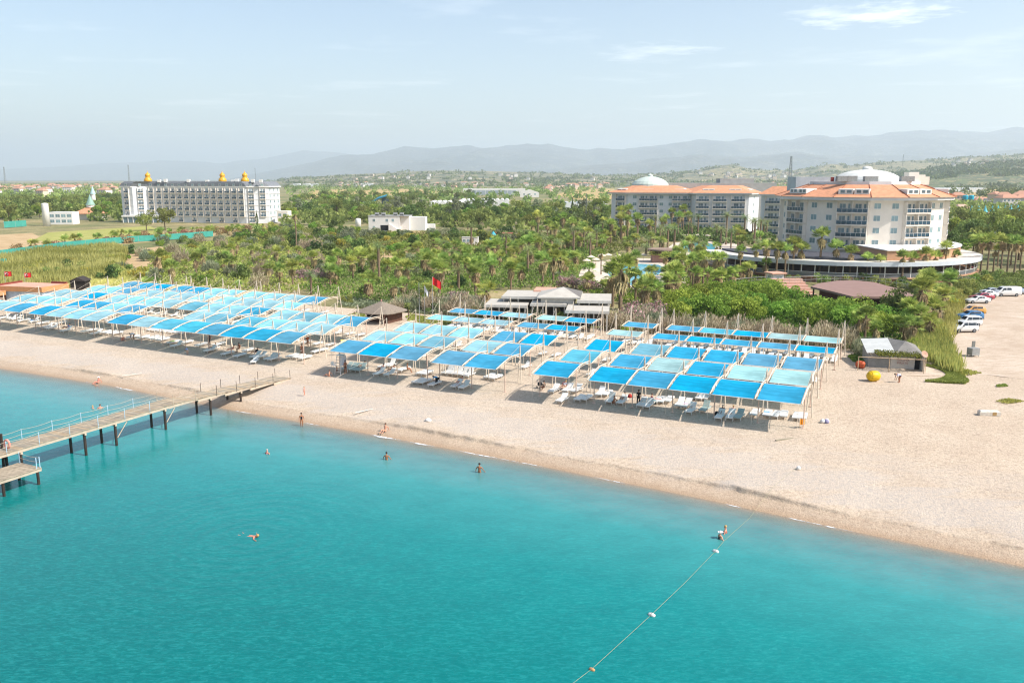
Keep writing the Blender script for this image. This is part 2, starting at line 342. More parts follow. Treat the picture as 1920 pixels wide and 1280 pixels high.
M_pave = gmat('pale_paving', 'c7b5a2', 'd6c8b8', .3, 3)
patch('lawn', [(60, 452), (90, 436), (280, 424), (300, 432), (280, 446), (180, 452)], M_lawn, 2.54)
patch('soil', [(-80, 476), (-80, 445), (60, 437), (90, 452), (280, 447), (400, 437), (420, 441), (250, 456), (100, 468), (0, 482)], M_tan, 2.52)
patch('soil', [(215, 500), (235, 470), (300, 462), (330, 470), (290, 490), (270, 503)], M_tan, 2.52)
patch('soil', [(660, 478), (700, 455), (760, 450), (760, 470), (720, 490)], M_tan, 2.52)
patch('soil', [(770, 476), (850, 456), (940, 455), (930, 468), (830, 484)], M_tan, 2.52)
patch('soil', [(690, 441), (740, 432), (800, 434), (790, 446), (720, 448)], M_tan, 2.53)
patch('field', [(555, 372), (590, 356), (780, 354), (830, 360), (770, 368), (640, 374), (600, 376)], M_straw, 2.6)
patch('field', [(1040, 366), (1080, 354), (1150, 354), (1170, 372), (1090, 376)], M_straw, 2.6)
patch('field', [(1330, 352), (1420, 346), (1480, 350), (1440, 362)], M_straw, 2.6)
patch('field', [(1760, 382), (1850, 352), (1960, 354), (1960, 372), (1860, 378)], M_straw, 2.6)
# ------------------------------------------------------------------ hills and mountains
def ptY(u, v, Y):
    dv = (v - 640) / F_PX; k = Y / (cp - dv * sp); return (u - 960) / F_PX * k, H - (sp + dv * cp) * k
RANGES = []
def range_(name, sky_, Y, depth, m, rough, seed, n=420, rows=40, kind='structure'):
    us = np.linspace(-700, 2620, n); vs = np.interp(us, [p[0] for p in sky_], [p[1] for p in sky_])
    k = Y / (cp - (vs - 640) / F_PX * sp); xr = (us - 960) / F_PX * k; zr = np.maximum(H - (sp + (vs - 640) / F_PX * cp) * k, 3.)
    Pn = []
    for q in np.linspace(0, 1.35, rows):
        yy = Y - depth * (1 - q); xs = xr * yy / Y
        prof = np.where(q <= 1, q ** 1.25, np.clip(1 - (q - 1) * 1.6, 0, 1))
        nn = fbm(xs / (depth * .45) + 30, np.full_like(xs, yy / (depth * .45)) + seed, 6, seed) - .5
        rid = 1 - np.abs(fbm(xs / (depth * .3) + 7, np.full_like(xs, yy / (depth * .5)), 5, seed + 50) * 2 - 1)
        env = q * (1 - min(q, 1)) * 3 if q < 1 else 0
        z = 1.5 + zr * (prof + rough * env * (nn * 1.2 + (rid - .75) * .9)) + (zr * rough * (.30 if name == 'mountains' else .14)) * (fbm(xs / (depth * .11), xs * 0 + q, 5, seed + 9) - .5) * min(q, 1)
        Pn.append(np.stack([xs, np.full_like(xs, yy), z], -1))
    o = ob(name, gridmesh(name, np.stack(Pn, 1), m)); o_pts = np.stack(Pn, 1); RANGES.append((name, Y, o_pts)); return tag(o, kind=kind)
def hillmat(name, a, b_, c_, sc):
    t = NT(name); c = t.mix(t.ramp(t.noise(sc, 8, .65), [(.4, 0.), (.58, 1.)]), rgb(a), rgb(b_)); c = t.mix(t.ramp(t.noise(sc * 5, 6, .7), [(.52, 0.), (.58, 1.)]), c, rgb(c_))
    c = t.mix(t.ramp(t.noise(sc * 22, 3, .7), [(.44, .9), (.5, 0.)]), c, rgb('2f3b22'))
    t.link(c, t.b.inputs['Base Color']); t.b.inputs['Roughness'].default_value = 1; return t.m
mtn = hillmat('bare_mountain_rock', '414c56', '5a6168', '757673', .0012)
range_('mountains', [(-700, 318), (0, 318), (120, 312), (200, 306), (330, 300), (420, 305), (520, 294), (570, 279), (620, 286), (700, 292), (900, 300), (2620, 300)], 22000, 4500, mtn, .5, 3)
range_('mountains', [(-700, 345), (380, 345), (520, 318), (640, 292), (700, 288), (760, 273), (790, 276), (830, 275), (880, 270), (960, 274), (1030, 268), (1100, 280), (1170, 281), (1250, 273), (1310, 264), (1400, 262), (1500, 258), (1600, 252), (1700, 250), (1800, 241), (1850, 248), (1920, 241), (2100, 236), (2300, 250), (2620, 240)], 15000, 4600, mtn, .75, 12)
range_('mountains', [(-700, 350), (600, 350), (700, 322), (780, 306), (830, 302), (900, 318), (1040, 316), (1150, 306), (1230, 298), (1300, 288), (1400, 292), (1500, 286), (1600, 292), (1720, 288), (1800, 292), (1920, 280), (2300, 275), (2620, 290)], 11000, 3200, mtn, .8, 21)
hl = hillmat('scrub_hill_ground', '8d8257', '35462a', 'b9a67e', .005)
range_('hills', [(-700, 350), (440, 348), (560, 334), (650, 328), (720, 325), (800, 321), (900, 321), (960, 323), (1040, 325), (1130, 330), (1220, 328), (1300, 321), (1340, 312), (1370, 308), (1410, 318), (1480, 321), (1520, 315), (1560, 307), (1590, 311), (1640, 305), (1700, 302), (1780, 297), (1850, 294), (1920, 290), (2200, 280), (2620, 290)], 5200, 2100, hl, .55, 33)
hg = hillmat('wooded_hill_ground', '5d6a3a', '2f4220', 'a08f62', .007)
range_('hills', [(-700, 352), (1480, 352), (1560, 345), (1640, 333), (1700, 322), (1780, 312), (1860, 306), (1920, 303), (2100, 296), (2620, 310)], 3300, 1300, hg, .5, 41)
# ------------------------------------------------------------------ beach shade shelters
def fabric(name, h, light):
    t = NT(name); c0 = rgb(h)
    n = t.noise(1.1, 4, .6, stretch=((.35, 2.6, 2.6), 0)); c = t.mix(t.ramp(n, [(.35, 0.), (.65, 1.)]), tuple(q * .86 for q in c0), tuple(min(1, q * 1.1 + .01) for q in c0))
    w = t.noise(30, 2); c = t.mix(t.ramp(w, [(.35, .18), (.6, 0.)]), c, tuple(q * .7 for q in c0))
    oi = t.add('ShaderNodeObjectInfo'); hs = t.add('ShaderNodeHueSaturation'); t.link(c, hs.inputs['Color'])
    fade = t.ramp(t.noise(.33, 3, .6), [(.35, .84), (.65, 1.16)]); t.link(t.math('MULTIPLY', fade, t.math('ADD', t.math('MULTIPLY', oi.outputs['Random'], .26), .87)), hs.inputs['Value']); t.link(t.math('ADD', t.math('MULTIPLY', oi.outputs['Random'], .30), .80), hs.inputs['Saturation'])
    t.link(hs.outputs[0], t.b.inputs['Base Color']); t.b.inputs['Roughness'].default_value = .85; t.b.inputs['Specular IOR Level'].default_value = .1
    tr = t.add('ShaderNodeBsdfTranslucent'); t.link(hs.outputs[0], tr.inputs[0]); mx = t.add('ShaderNodeMixShader'); mx.inputs[0].default_value = .18
    t.link(t.b.outputs[0], mx.inputs[1]); t.link(tr.outputs[0], mx.inputs[2]); t.link(mx.outputs[0], t.out.inputs[0])
    return t.m
FAB = {'a': fabric('azure_shade_cloth', '2596bd', 0), 'b': fabric('light_blue_shade_cloth', '86bfcb', 1), 't': fabric('turquoise_shade_cloth', '54a7bd', 0),
       'g': fabric('aqua_shade_cloth', '93bcbd', 1), 'd': fabric('dark_azure_shade_cloth', '2894b6', 0)}
FNAME = {'a': 'azure', 'b': 'pale blue', 't': 'turquoise blue', 'g': 'faded aqua', 'd': 'deep blue banded'}
M_cream = mat('cream_painted_steel', 'd9c9b4', .5, .1, 4); M_white = mat('white_paint', 'dcd9d3', .5, .06, 2); M_plast = mat('white_plastic', 'e2dfd8', .4, .08, 6, objvar=.08)
M_rust = mat('pinkish_steel_post', 'cdb09c', .6, .15, 5)
_sh = {}
ARC = [1.9]
def arcz(q, zf, rise): return zf + rise * (1 - (1 - q) ** ARC[0])
def shelter_meshes(w, zf, D, rise, mt, mh, sp_=.3):
    k = (round(w, 2), round(zf, 2), D, rise, mt, mh)
    if k in _sh: return _sh[k]
    ARC[0] = 1.9 if D > 4.05 else 1.4
    cv = {}
    for c, m in FAB.items():
        nx, ny = 8, 10; P = np.zeros((nx + 1, ny + 1, 3))
        for i in range(nx + 1):
            for j in range(ny + 1):
                x = i / nx; q = j / ny
                P[i, j] = (.06 + x * (w - .30), q * D, arcz(q, zf, rise) - .13 * math.sin(PI * x) * math.sin(PI * q) - .02)
        cv[c] = gridmesh('canopy', P, m)
    beam = MB(); arc = [(0, -.08 + (D + .08) * q, arcz(q, zf, rise) + .03) for q in np.linspace(0, 1, 9)]
    yb = mt - .1; arc += [(0, D + (yb - D) * q, zf + rise + .03 - .12 * q * q) for q in (.35, .7, 1)]
    beam.tube(arc, .058, 6); beam.tube([(p[0], p[1] + .05, p[2] - .22) for p in arc[2:]], .03, 4)
    for q in arc[3::2]: beam.tube([q, (q[0], q[1] + .05, q[2] - .22)], .02, 4)
    hook = [(0, yb - .75 + .75 * math.sin(a), zf + rise - .75 + .45 * math.cos(a)) for a in np.linspace(.1, PI * .9, 8)]; beam.tube(hook, .04, 5)
    bars = MB().tube([(0, 0, zf - .02), (w - .2, 0, zf - .02)], .035, 5)
    rear = MB().tube([(0, D, zf + rise - .02), (w - .2, D, zf + rise - .02)], .035, 5)
    mast = MB(); sp_ = .8 if D > 4.05 else .32; mast.tube([(-sp_, mt + .15, 0), (0, mt, mh)], .075, 6, r1=.055); mast.tube([(sp_, mt - .25, 0), (0, mt, mh)], .07, 6, r1=.05)
    mast.tube([(-sp_ * .4, mt + .06, mh * .6), (sp_ * .4, mt - .1, mh * .6)], .035, 4); mast.tube([(0, mt, mh - .05), (0, mt, mh + .08)], .03, 5)
    mast.box(-sp_ - .15, -sp_ + .15, mt, mt + .3, 0, .06); tie = MB().tube([(0, mt, mh), (0, D * .55, arcz(.55, zf, rise) + .03)], .012, 4)
    post = MB().tube([(0, D * .55, 0), (0, D * .55, arcz(.55, zf, rise))], .06, 7); post.box(-.18, .18, D * .55 - .18, D * .55 + .18, 0, .05)
    pole = MB().tube([(-.45, D * .3, 0), (-.45, D * .3, zf + .1)], .02, 5)
    _sh[k] = dict(canopy=cv, beam=beam.mesh('beam', M_cream, True), front_bar=bars.mesh('front_bar', M_white), rear_bar=rear.mesh('rear_bar', M_white), mast=mast.mesh('mast', M_cream), tie_rod=tie.mesh('tie_rod', M_cream), post=post.mesh('post', M_rust), pole=pole.mesh('pole', M_cream))
    return _sh[k]
SHELT = []
def shelter(s, t0, w, c, first_end, D, rise, mt, mh, label, zabs=4.8):
    zb = round(gz(s, t0 + 2), 1); K = shelter_meshes(w, zabs - zb, D, rise, mt, mh)
    r = thing('shade_shelter', label, 'shade shelter', (*xy(s, t0), zb), -ROW, 'blue cloth shade shelters on the beach')
    ob('canopy', K['canopy'][c], r); ob('front_bar', K['front_bar'], r); ob('rear_bar', K['rear_bar'], r)
    for x in ([-.12, w - .12] if first_end else [-.12]):
        for nm in ('beam', 'mast', 'tie_rod', 'post', 'pole'): ob(nm, K[nm], r, (x, 0, 0))
    SHELT.append((s, t0, w, c, r, zb)); return r
ORD = ['first', 'second', 'third', 'fourth', 'fifth', 'sixth', 'seventh', 'eighth', 'ninth', 'tenth', 'eleventh', 'twelfth', 'thirteenth', 'fourteenth', 'fifteenth', 'sixteenth']
RN = ['row nearest the sea', 'second row from the sea', 'third row from the sea', 'second row from the hedge', 'row nearest the hedge']
def rowR(i, t0, cols, starts, pitch, w, D, rise, mt, mh):
    n = 0
    for (s_right, cnt) in starts:
        for k in range(cnt):
            s = s_right - pitch * (k + 1)
            shelter(s, t0 + .012 * (-10 - s), w, cols[n], k == 0, D, rise, mt, mh, f'{FNAME[cols[n]]} shade shelter, {ORD[n]} from the right, {RN[i]}, right block'); n += 1
rowR(0, 83.2, 'aaaaaaaaaaa', [(-10.05, 5), (-34.3, 1), (-43.2, 2), (-53.8, 3)], 4.42, 4.4, 4.0, .75, 6.2, 4.8)
rowR(1, 91.1, 'gggagaagbtbbbb'.replace('gggagaag', 'ggagata') + 'b', [(-10.15, 5), (-34.4, 1), (-43.4, 2), (-54.4, 3)], 4.5, 4.2, 4.0, .65, 6.2, 4.8)
rowR(2, 98.7, 'aaaataaabbb', [(-10.05, 5), (-34.2, 1), (-43.4, 2), (-54.4, 3)], 4.52, 4.25, 4.0, .65, 6.2, 4.8)
rowR(3, 109.9, 'aaaaagaabbb', [(-10.0, 5), (-35.2, 1), (-44.6, 2), (-55.4, 3)], 4.68, 4.75, 2.8, .25, 4.2, 4.7)
rowR(4, 117.3, 'ggataaagbaa', [(-10.0, 5), (-35.4, 1), (-44.8, 2), (-55.8, 3)], 4.7, 4.78, 2.8, .25, 4.2, 4.7)
def rowL(i, t0, spec):
    n = 0
    for s_right, cols, pitch in spec:
        for k, c in enumerate(cols):
            n += 1
            if c == '.': continue
            s = s_right - pitch * (k + 1)
            shelter(s, t0 + .028 * (-74 - s - 2) - .6, pitch - .05, c, k == 0, 4.1, .75, 6.2, 4.7, f'{FNAME[c]} shade shelter, {ORD[n - 1]} from the right, {["row nearest the sea", "second row from the sea", "middle row", "second row from reeds", "row nearest the reeds"][i]}, left block')
rowL(0, 85.9, [(-74.1, 'dddd', 4.4), (-91.7, 'ttba', 4.7), (-112.3, 'bbba', 4.3), (-131.3, 'abb', 4.7)])
rowL(1, 92.9, [(-74.4, 'bbbt', 4.4), (-93.8, 'tb..', 4.5), (-113.4, 'abaa', 4.3), (-132.4, 'bbb', 4.5)])
rowL(2, 100.4, [(-74.4, 'abtb', 4.4), (-93.8, 'dbbt', 4.5), (-113.2, 'bbbb', 4.3), (-132.6, 'abb', 4.5)])
rowL(3, 107.5, [(-93.0, 'bbbb', 4.6), (-113.2, 'bbbb', 4.4), (-132.6, 'abb', 4.4)])
rowL(4, 114.8, [(-93.9, 'abbb', 4.6), (-113.4, 'bbaa', 4.3), (-132.0, 'aaa', 4.4)])
# ------------------------------------------------------------------ sun loungers
M_grey = mat('grey_green_sling', '9fb0aa', .6, .1, 5)
def lounger_parts(back):
    seat = MB()
    for k in range(9): seat.box(-.30, .30, -.95 + k * .135, -.95 + k * .135 + .11, .33, .36)
    seat.box(-.34, -.29, -.97, .95, .27, .37).box(.29, .34, -.97, .95, .27, .37).box(-.3, .3, -.97, -.93, .27, .36)
    bk = MB(); a = back
    for k in range(5):
        y0 = k * .145; y1 = y0 + .12
        bk.add([(x, .28 + y * math.cos(a) - h * math.sin(a), .36 + y * math.sin(a) + h * math.cos(a)) for h in (0, .03) for x, y in ((-.29, y0), (.29, y0), (.29, y1), (-.29, y1))],
               [(3, 2, 1, 0), (4, 5, 6, 7), (0, 1, 5, 4), (1, 2, 6, 5), (2, 3, 7, 6), (3, 0, 4, 7)])
    for x in (-.3, .28): bk.tube([(x + .01, .26, .36), (x + .01, .28 + .72 * math.cos(a), .37 + .72 * math.sin(a))], .02, 4)
    leg = MB().tube([(0, 0, .28), (0, .03, 0)], .028, 5)
    return seat, bk, leg
LP = {}
for bn, a in (('flat', .06), ('up', .62), ('high', .95)):
    s_, b_, l_ = lounger_parts(a); whole = MB().add(s_.v, s_.f).add(b_.v, b_.f)
    for x in (-.31, .31):
        for y in (-.8, .7): whole.add([(p[0] + x, p[1] + y, p[2]) for p in l_.v], l_.f)
    LP[bn] = dict(seat=s_.mesh('seat', M_plast), backrest=b_.mesh('backrest', M_plast), leg=l_.mesh('leg', M_plast), whole=whole.mesh('sun_lounger', M_plast), gback=b_.mesh('backrest', M_grey), gseat=s_.mesh('seat', M_grey))
NL = 0
def where(s, t):
    best = min(SHELT, key=lambda q: (q[0] + 2.2 - s) ** 2 + (q[1] + 2.5 - t) ** 2)
    return best[4]['label']
def shortlab(l):
    l = l.replace(' shade shelter, ', ' canopy ').replace(' from the right', ' from right').replace('nearest the ', 'nearest ').replace(' from the ', ' from ')
    return l
def lounger(s, t, kind='flat', detail=True, rz=None, grey=False, lab=None):
    global NL; NL += 1
    a = -ROW + (random.gauss(0, .05) if rz is None else rz); z = gz(s, t); p = (*xy(s, t), z)
    w = where(s, t); lab = lab or f'white lounger under {shortlab(w)}'
    if detail:
        r = thing('sun_lounger', lab, 'sun lounger', p, a, 'white sun loungers under the shelters', 1.1)
        K = LP[kind]; ob('seat', K['gseat' if grey else 'seat'], r); ob('backrest', K['gback' if grey else 'backrest'], r)
        for x in (-.31, .31):
            for y in (-.8, .7): ob('leg', K['leg'], r, (x, y, 0))
    else:
        r = tag(ob('sun_lounger', LP[kind]['whole'], None, p, a), lab, 'sun lounger', 'white sun loungers under the shelters')
    return r
FRONT = [(1054, 749, 'up'), (1087, 746, 0), (1100, 746, 0), (1065, 730, 'up'), (1081, 731, 'up'), (1039, 731, 'up'), (1126, 737, 'up'), (1138, 737, 0), (1145, 750, 'high'), (1167, 752, 'up'), (1204, 757, 'up'), (1216, 759, 'up'), (1232, 750, 0), (1241, 750, 0), (1254, 749, 0),
 (1275, 757, 'up'), (1287, 759, 'up'), (1296, 769, 'high'), (1322, 766, 'high', 1), (1314, 744, 'high'), (1323, 744, 'high'), (1350, 780, 'up'), (1370, 780, 'up'), (1386, 780, 'up', 1), (1415, 774, 0), (1439, 775, 0), (1455, 777, 0), (1470, 777, 0), (1494, 780, 0), (1506, 781, 0),
 (785, 714, 0), (796, 715, 0), (815, 719, 0), (857, 722, 'up'), (871, 724, 'up'), (712, 699, 'up'), (732, 700, 'up'), (651, 689, 'up', 1), (660, 690, 'up', 1), (669, 691, 'up', 1), (678, 692, 'high', 1), (720, 686, 0), (733, 684, 'high'), (757, 692, 0), (792, 698, 0), (801, 699, 0), (840, 697, 'high'), (850, 698, 'high'), (860, 699, 'high'), (870, 700, 'high'), (880, 702, 'high'),
 (918, 705, 0), (930, 707, 0), (427, 662, 0), (450, 666, 0), (466, 656, 0), (480, 667, 'up'), (490, 668, 'up'), (507, 671, 'up'), (514, 672, 'up'), (548, 667, 0), (560, 668, 0), (572, 670, 0), (595, 658, 0), (603, 656, 0),
 (8, 595, 'up'), (24, 596, 'up'), (32, 597, 'up'), (44, 600, 0), (65, 602, 'high'), (80, 605, 0), (90, 612, 'up'), (99, 614, 'up'), (113, 605, 0), (125, 619, 'up'), (164, 620, 0), (172, 619, 0), (182, 624, 'up'), (198, 622, 0), (209, 623, 0), (219, 624, 0), (250, 631, 0), (268, 632, 0), (287, 632, 0), (296, 634, 0), (306, 636, 0), (325, 641, 0), (332, 647, 'up'), (350, 641, 0), (377, 646, 0), (395, 656, 'up'), (410, 645, 0), (400, 652, 'up')]
for f in FRONT:
    x, y = at(f[0], f[1] + 1, 1.7)
    for _ in range(4): x, y = at(f[0], f[1] + 1, gxy(x, y) + .2)
    lounger(*st(x, y), f[2] or 'flat', True, grey=len(f) > 3)
s, t = st_at(478, 680, 1.6); lounger(s, t, 'up', True, .5, lab='lounger with blue towel in the sun at the seaward edge, left block')
tow = mat('blue_towel', '6f93c4', .9, .2, 20)
for (s0, t0, w, c, r, zb) in list(SHELT):
    row = round(t0)
    if t0 < 90: continue
    if 108 < t0 < 112 and s0 > -72:
        for k in range(3): lounger(s0 + w * (k + .5) / 3 + random.uniform(-.15, .15), t0 + 8.3 + random.uniform(-.25, .25), 'flat', False)
        n, ys = 4, 6.1
    elif t0 > 112: n, ys = (0, 0) if s0 > -72 else (1, 4.9)
    else: n, ys = (1 if 90 < t0 < 93.5 and s0 > -70 or 105 < t0 < 111 else 2), 5.0
    for k in range(n):
        lounger(s0 + w * (k + .5) / n + random.uniform(-.15, .15), t0 + ys + random.uniform(-.25, .25), random.choice(['flat', 'flat', 'up']), False)
for k in range(14): lounger(-112 + (k % 7) * 1.25, 95.6 + (k // 7) * 2.6, random.choice(['flat', 'up']), False, lab='white lounger in the open gap between pale blue canopies, left block')
# ------------------------------------------------------------------ jetty
M_deck = mat('weathered_planks', '9f917d', .85, .25, 1.5, bump=.3, bscale=6); M_pile = mat('dark_wet_pile', '3a2f28', .7, .35, 2); M_rail = mat('pale_blue_rail', 'a9c6d6', .5, .1, 3); M_edge = mat('pale_deck_edge', 'b3a490', .8, .15, 2)
def jetty(s0, s1, t0, t1, ztop, label):
    r = thing('jetty', label, 'jetty', (*xy((s0 + s1) / 2, t0), 0), -ROW); w = (s1 - s0) / 2
    def zt(y): return ztop + (0 if y < 25 else -(y - 25) * .060)
    d = MB(); y = 0; L = t1 - t0
    while y < L:
        a = random.uniform(-.02, .02); d.box(-w + a, w + a, y, y + .17, zt(y) - .06, zt(y) + random.uniform(-.008, .008), random.randrange(3)); y += .19
    d.build('deck', [M_deck, mat('weathered_planks_grey', '918878', .9, .2, 2), mat('weathered_planks_tan', 'a8947a', .9, .2, 2)], r)
    bm_ = MB()
    for x in (-w + .15, 0, w - .15):
        for y0 in np.arange(0, L - .1, 4.0): bm_.box(x - .08, x + .08, y0, min(y0 + 4, L), zt(y0 + 2) - .36, zt(y0 + 2) - .066)
    bm_.build('beam', M_edge, r)
    for i, y0 in enumerate((3.2, 7.6, 14.0, 17.4, 23.5, 29.8, 34.5)):
        if not i % 3 == 2 or True:
            for x in (-w + .2, w - .2):
                g_ = gz(s0, t0 + y0); MB().tube([(x, y0, min(g_, 0) - 1.5), (x + random.uniform(-.04, .04), y0, zt(y0) - .36)], .13, 8).build('pile', M_pile, r)
        MB().box(-w, w, y0 - .1, y0 + .1, zt(y0) - .55, zt(y0) - .365).build('cross_beam', M_edge, r)
    for y0 in (17.6, 23.7): MB().tube([(w - .2, y0, zt(y0) - 1.8), (w - .2, y0 + 1.3, zt(y0) - .38)], .05, 5).build('brace', M_edge, r)
    rl = {-1: [], 1: []}
    for sx in (-1, 1):
        for i, y0 in enumerate(np.arange(.2, L, 3.05)):
            x = sx * (w - .04); z = zt(y0); blue = y0 < 24
            MB().tube([(x, y0, z - .2), (x, y0, z + 1.02)], .03, 6).build('railing_post', M_rail if blue else M_edge if y0 < 30 else M_pile, r); rl[sx].append((x, y0, z))
        P = rl[sx]
        for h in (.95, .5):
            m = MB()
            for a, b_ in zip(P[:-1], P[1:]):
                m.tube([(a[0], a[1] + (b_[1] - a[1]) * q, a[2] + h + (b_[2] - a[2]) * q - .10 * math.sin(PI * q)) for q in np.linspace(0, 1, 5)], .016, 4)
            m.build('railing_rope', M_edge, r)
    return r
jetty(-73.4, -70.9, 38.0, 81.0, 2.6, 'long weathered plank jetty with rope railings running from the pebble beach into the sea')
pr = thing('landing_stage', 'low plank landing stage beside the jetty at its seaward end', 'landing stage', (*xy(-70.5, 37.5), 0), -ROW)
d = MB(); y = 0
while y < 7.6: d.box(-.1, 2.9, y, y + .17, 1.46, 1.52 + random.uniform(-.01, .01)); y += .19
d.build('deck', M_deck, pr); MB().box(2.7, 2.84, 0, 7.6, 1.2, 1.455).box(0, .14, 0, 7.6, 1.2, 1.455).build('beam', M_edge, pr)
for x, y in ((.1, 7.3), (2.7, 7.3), (2.7, 4.2), (.1, 4.2), (2.7, 1), (.1, 1)): MB().tube([(x, y, -2.5), (x, y, 1.2)], .12, 8).build('pile', M_pile, pr)
for (x, y) in ((2.8, 7.5), (2.8, 7.2), (.1, 7.5)): MB().tube([(x, y, 1.5), (x, y, 2.5)], .04, 6).build('railing_post', M_rail, pr)
for h in (.5, .9): MB().tube([(.1, 7.5, 1.5 + h), (1.5, 7.5, 1.42 + h), (2.8, 7.5, 1.5 + h)], .018, 4).build('railing_rope', M_edge, pr)
x, y = at(4, 862, 1.5); MB().tube([(0, 0, -2), (.15, 0, 3.9)], .12, 8).build('mooring_post', M_pile, None, (x, y, 0)); o = bpy.data.objects['mooring_post']; tag(o, 'tall dark wooden mooring post beside the landing stage', 'post')
def torus(R, r, n=20, k=8):
    m = MB(); v = [((R + r * math.cos(b)) * math.cos(a), r * math.sin(b), (R + r * math.cos(b)) * math.sin(a)) for a in np.linspace(0, 2 * PI, n, False) for b in np.linspace(0, 2 * PI, k, False)]
    return m.add(v, [(i * k + j, i * k + (j + 1) % k, ((i + 1) % n) * k + (j + 1) % k, ((i + 1) % n) * k + j) for i in range(n) for j in range(k)])
x, y = at(13, 831, 3.2); tag(torus(.36, .09).build('lifebuoy', mat('faded_red_ring', 'd98b7c', .6, .15, 3), None, (x, y, 3.15), -ROW, True), 'faded pink lifebuoy ring hanging on the jetty railing', 'lifebuoy')
# ------------------------------------------------------------------ people
J0 = dict(pel=(0, 0, .95), chest=(0, .0, 1.26), neck=(0, -.01, 1.46), head=(0, .02, 1.55), top=(0, .02, 1.68), sh=(.18, 0, 1.40), el=(.25, -.03, 1.12), wr=(.27, .06, .88), hip=(.09, 0, .90), kn=(.10, .03, .49), an=(.10, -.02, .08), toe=(.12, .17, .03))
POSE = {
 'stand': {},
 'walk': dict(kn=((.10, .16, .50), (-.10, .0, .48)), an=((.10, .22, .09), (-.10, -.28, .13)), toe=((.11, .40, .05), (-.11, -.12, .03)), wr=((.25, -.10, .92), (-.25, .22, .95))),
 'akimbo': dict(el=(.36, -.06, 1.16), wr=(.17, .07, 1.02)),
 'sit': dict(pel=(0, 0, .13), chest=(0, -.10, .46), neck=(0, -.14, .66), head=(0, -.11, .75), top=(0, -.10, .88), sh=(.18, -.14, .60), el=(.26, -.28, .36), wr=(.25, -.36, .08), hip=(.09, .03, .12), kn=(.14, .40, .34), an=(.12, .70, .08), toe=(.13, .86, .12)),
 'chair': dict(pel=(0, 0, .50), chest=(0, -.02, .82), neck=(0, -.02, 1.02), head=(0, .02, 1.11), top=(0, .03, 1.24), sh=(.18, -.01, .96), el=(.24, .02, .70), wr=(.16, .26, .62), hip=(.09, .04, .48), kn=(.12, .44, .48), an=(.12, .48, .08), toe=(.12, .66, .03)),
 'recline': dict(pel=(0, .10, .46), chest=(0, .38, .64), neck=(0, .56, .77), head=(0, .62, .85), top=(0, .68, .96), sh=(.19, .52, .72), el=(.28, .30, .52), wr=(.24, .04, .48), hip=(.09, .05, .46), kn=(.13, -.36, .62), an=(.11, -.72, .44), toe=(.13, -.80, .55)),
 'lie': dict(pel=(0, 0, .46), chest=(0, .32, .47), neck=(0, .52, .47), head=(0, .61, .49), top=(0, .74, .50), sh=(.19, .46, .46), el=(.30, .22, .43), wr=(.26, -.02, .43), hip=(.09, -.05, .45), kn=(.11, -.46, .46), an=(.11, -.88, .44), toe=(.14, -.94, .54)),
 'bend': dict(pel=(0, -.12, .88), chest=(0, .18, 1.02), neck=(0, .38, 1.03), head=(0, .47, 1.02), top=(0, .59, 1.00), sh=(.18, .33, .98), el=(.22, .40, .70), wr=(.16, .46, .46), hip=(.09, -.10, .84), kn=(.11, .06, .48)),
 'swim': dict(pel=(0, 0, -.02), chest=(0, .32, .03), neck=(0, .50, .07), head=(0, .60, .13), top=(0, .70, .20), sh=(.19, .45, .04), el=((.42, .62, .06), (-.36, .26, .02)), wr=((.52, .86, .05), (-.56, .10, .0)), hip=(.09, -.06, -.03), kn=(.14, -.48, -.05), an=(.2, -.86, .0), toe=(.24, -1.0, .02)),
 'wade': dict(el=(.34, .04, 1.16), wr=(.42, .16, .98)),
}
SK = {k: mat('skin_' + k, c, .55, .08, 8) for k, c in dict(fair='c99478', tan='a56f4f', brown='7d4d34', pink='cf8a72').items()}
HAIRC = dict(dark=mat('dark_hair', '211813', .6), brown=mat('brown_hair', '5a3d28', .6), grey=mat('grey_hair', 'a8a39b', .7), blond=mat('blond_hair', 'b8935a', .6), white=mat('white_cap', 'd9d9d6', .7), straw=mat('straw_hat', 'c9ab73', .8))
CLOTH = {}
def cl(h):
    if h not in CLOTH: CLOTH[h] = mat('cloth_' + h, h, .85, .12, 15)
    return CLOTH[h]
def joints(p):
    d = dict(J0); d.update(POSE[p]); J = {}
    for k, v in d.items():
        if k in ('pel', 'chest', 'neck', 'head', 'top'): J[k] = Vector(v)
        elif isinstance(v[0], tuple): J[k + 'R'] = Vector(v[0]); J[k + 'L'] = Vector(v[1])
        else: J[k + 'R'] = Vector(v); J[k + 'L'] = Vector((-v[0], v[1], v[2]))
    return J
def skinmesh(name, verts, edges, rad, mats, lv=1):
    me = bpy.data.meshes.new(name + '_t'); me.from_pydata([tuple(v) for v in verts], edges, []); o = bpy.data.objects.new('tmp', me); C.objects.link(o)
    m = o.modifiers.new('skin', 'SKIN'); m.use_smooth_shade = True; m.branch_smoothing = .4
    if not me.skin_vertices: me.attributes.new
    sv = me.skin_vertices[0].data
    for i, r in enumerate(rad): sv[i].radius = (r, r) if not isinstance(r, tuple) else r; sv[i].use_root = (i == 0)
    s = o.modifiers.new('sub', 'SUBSURF'); s.levels = lv; s.render_levels = lv
    dg = bpy.context.evaluated_depsgraph_get(); r = bpy.data.meshes.new_from_object(o.evaluated_get(dg)); r.name = name
    bpy.data.objects.remove(o); bpy.data.meshes.remove(me)
    r.materials.clear()
    for q in mats: r.materials.append(q)
    return r
_pm = {}
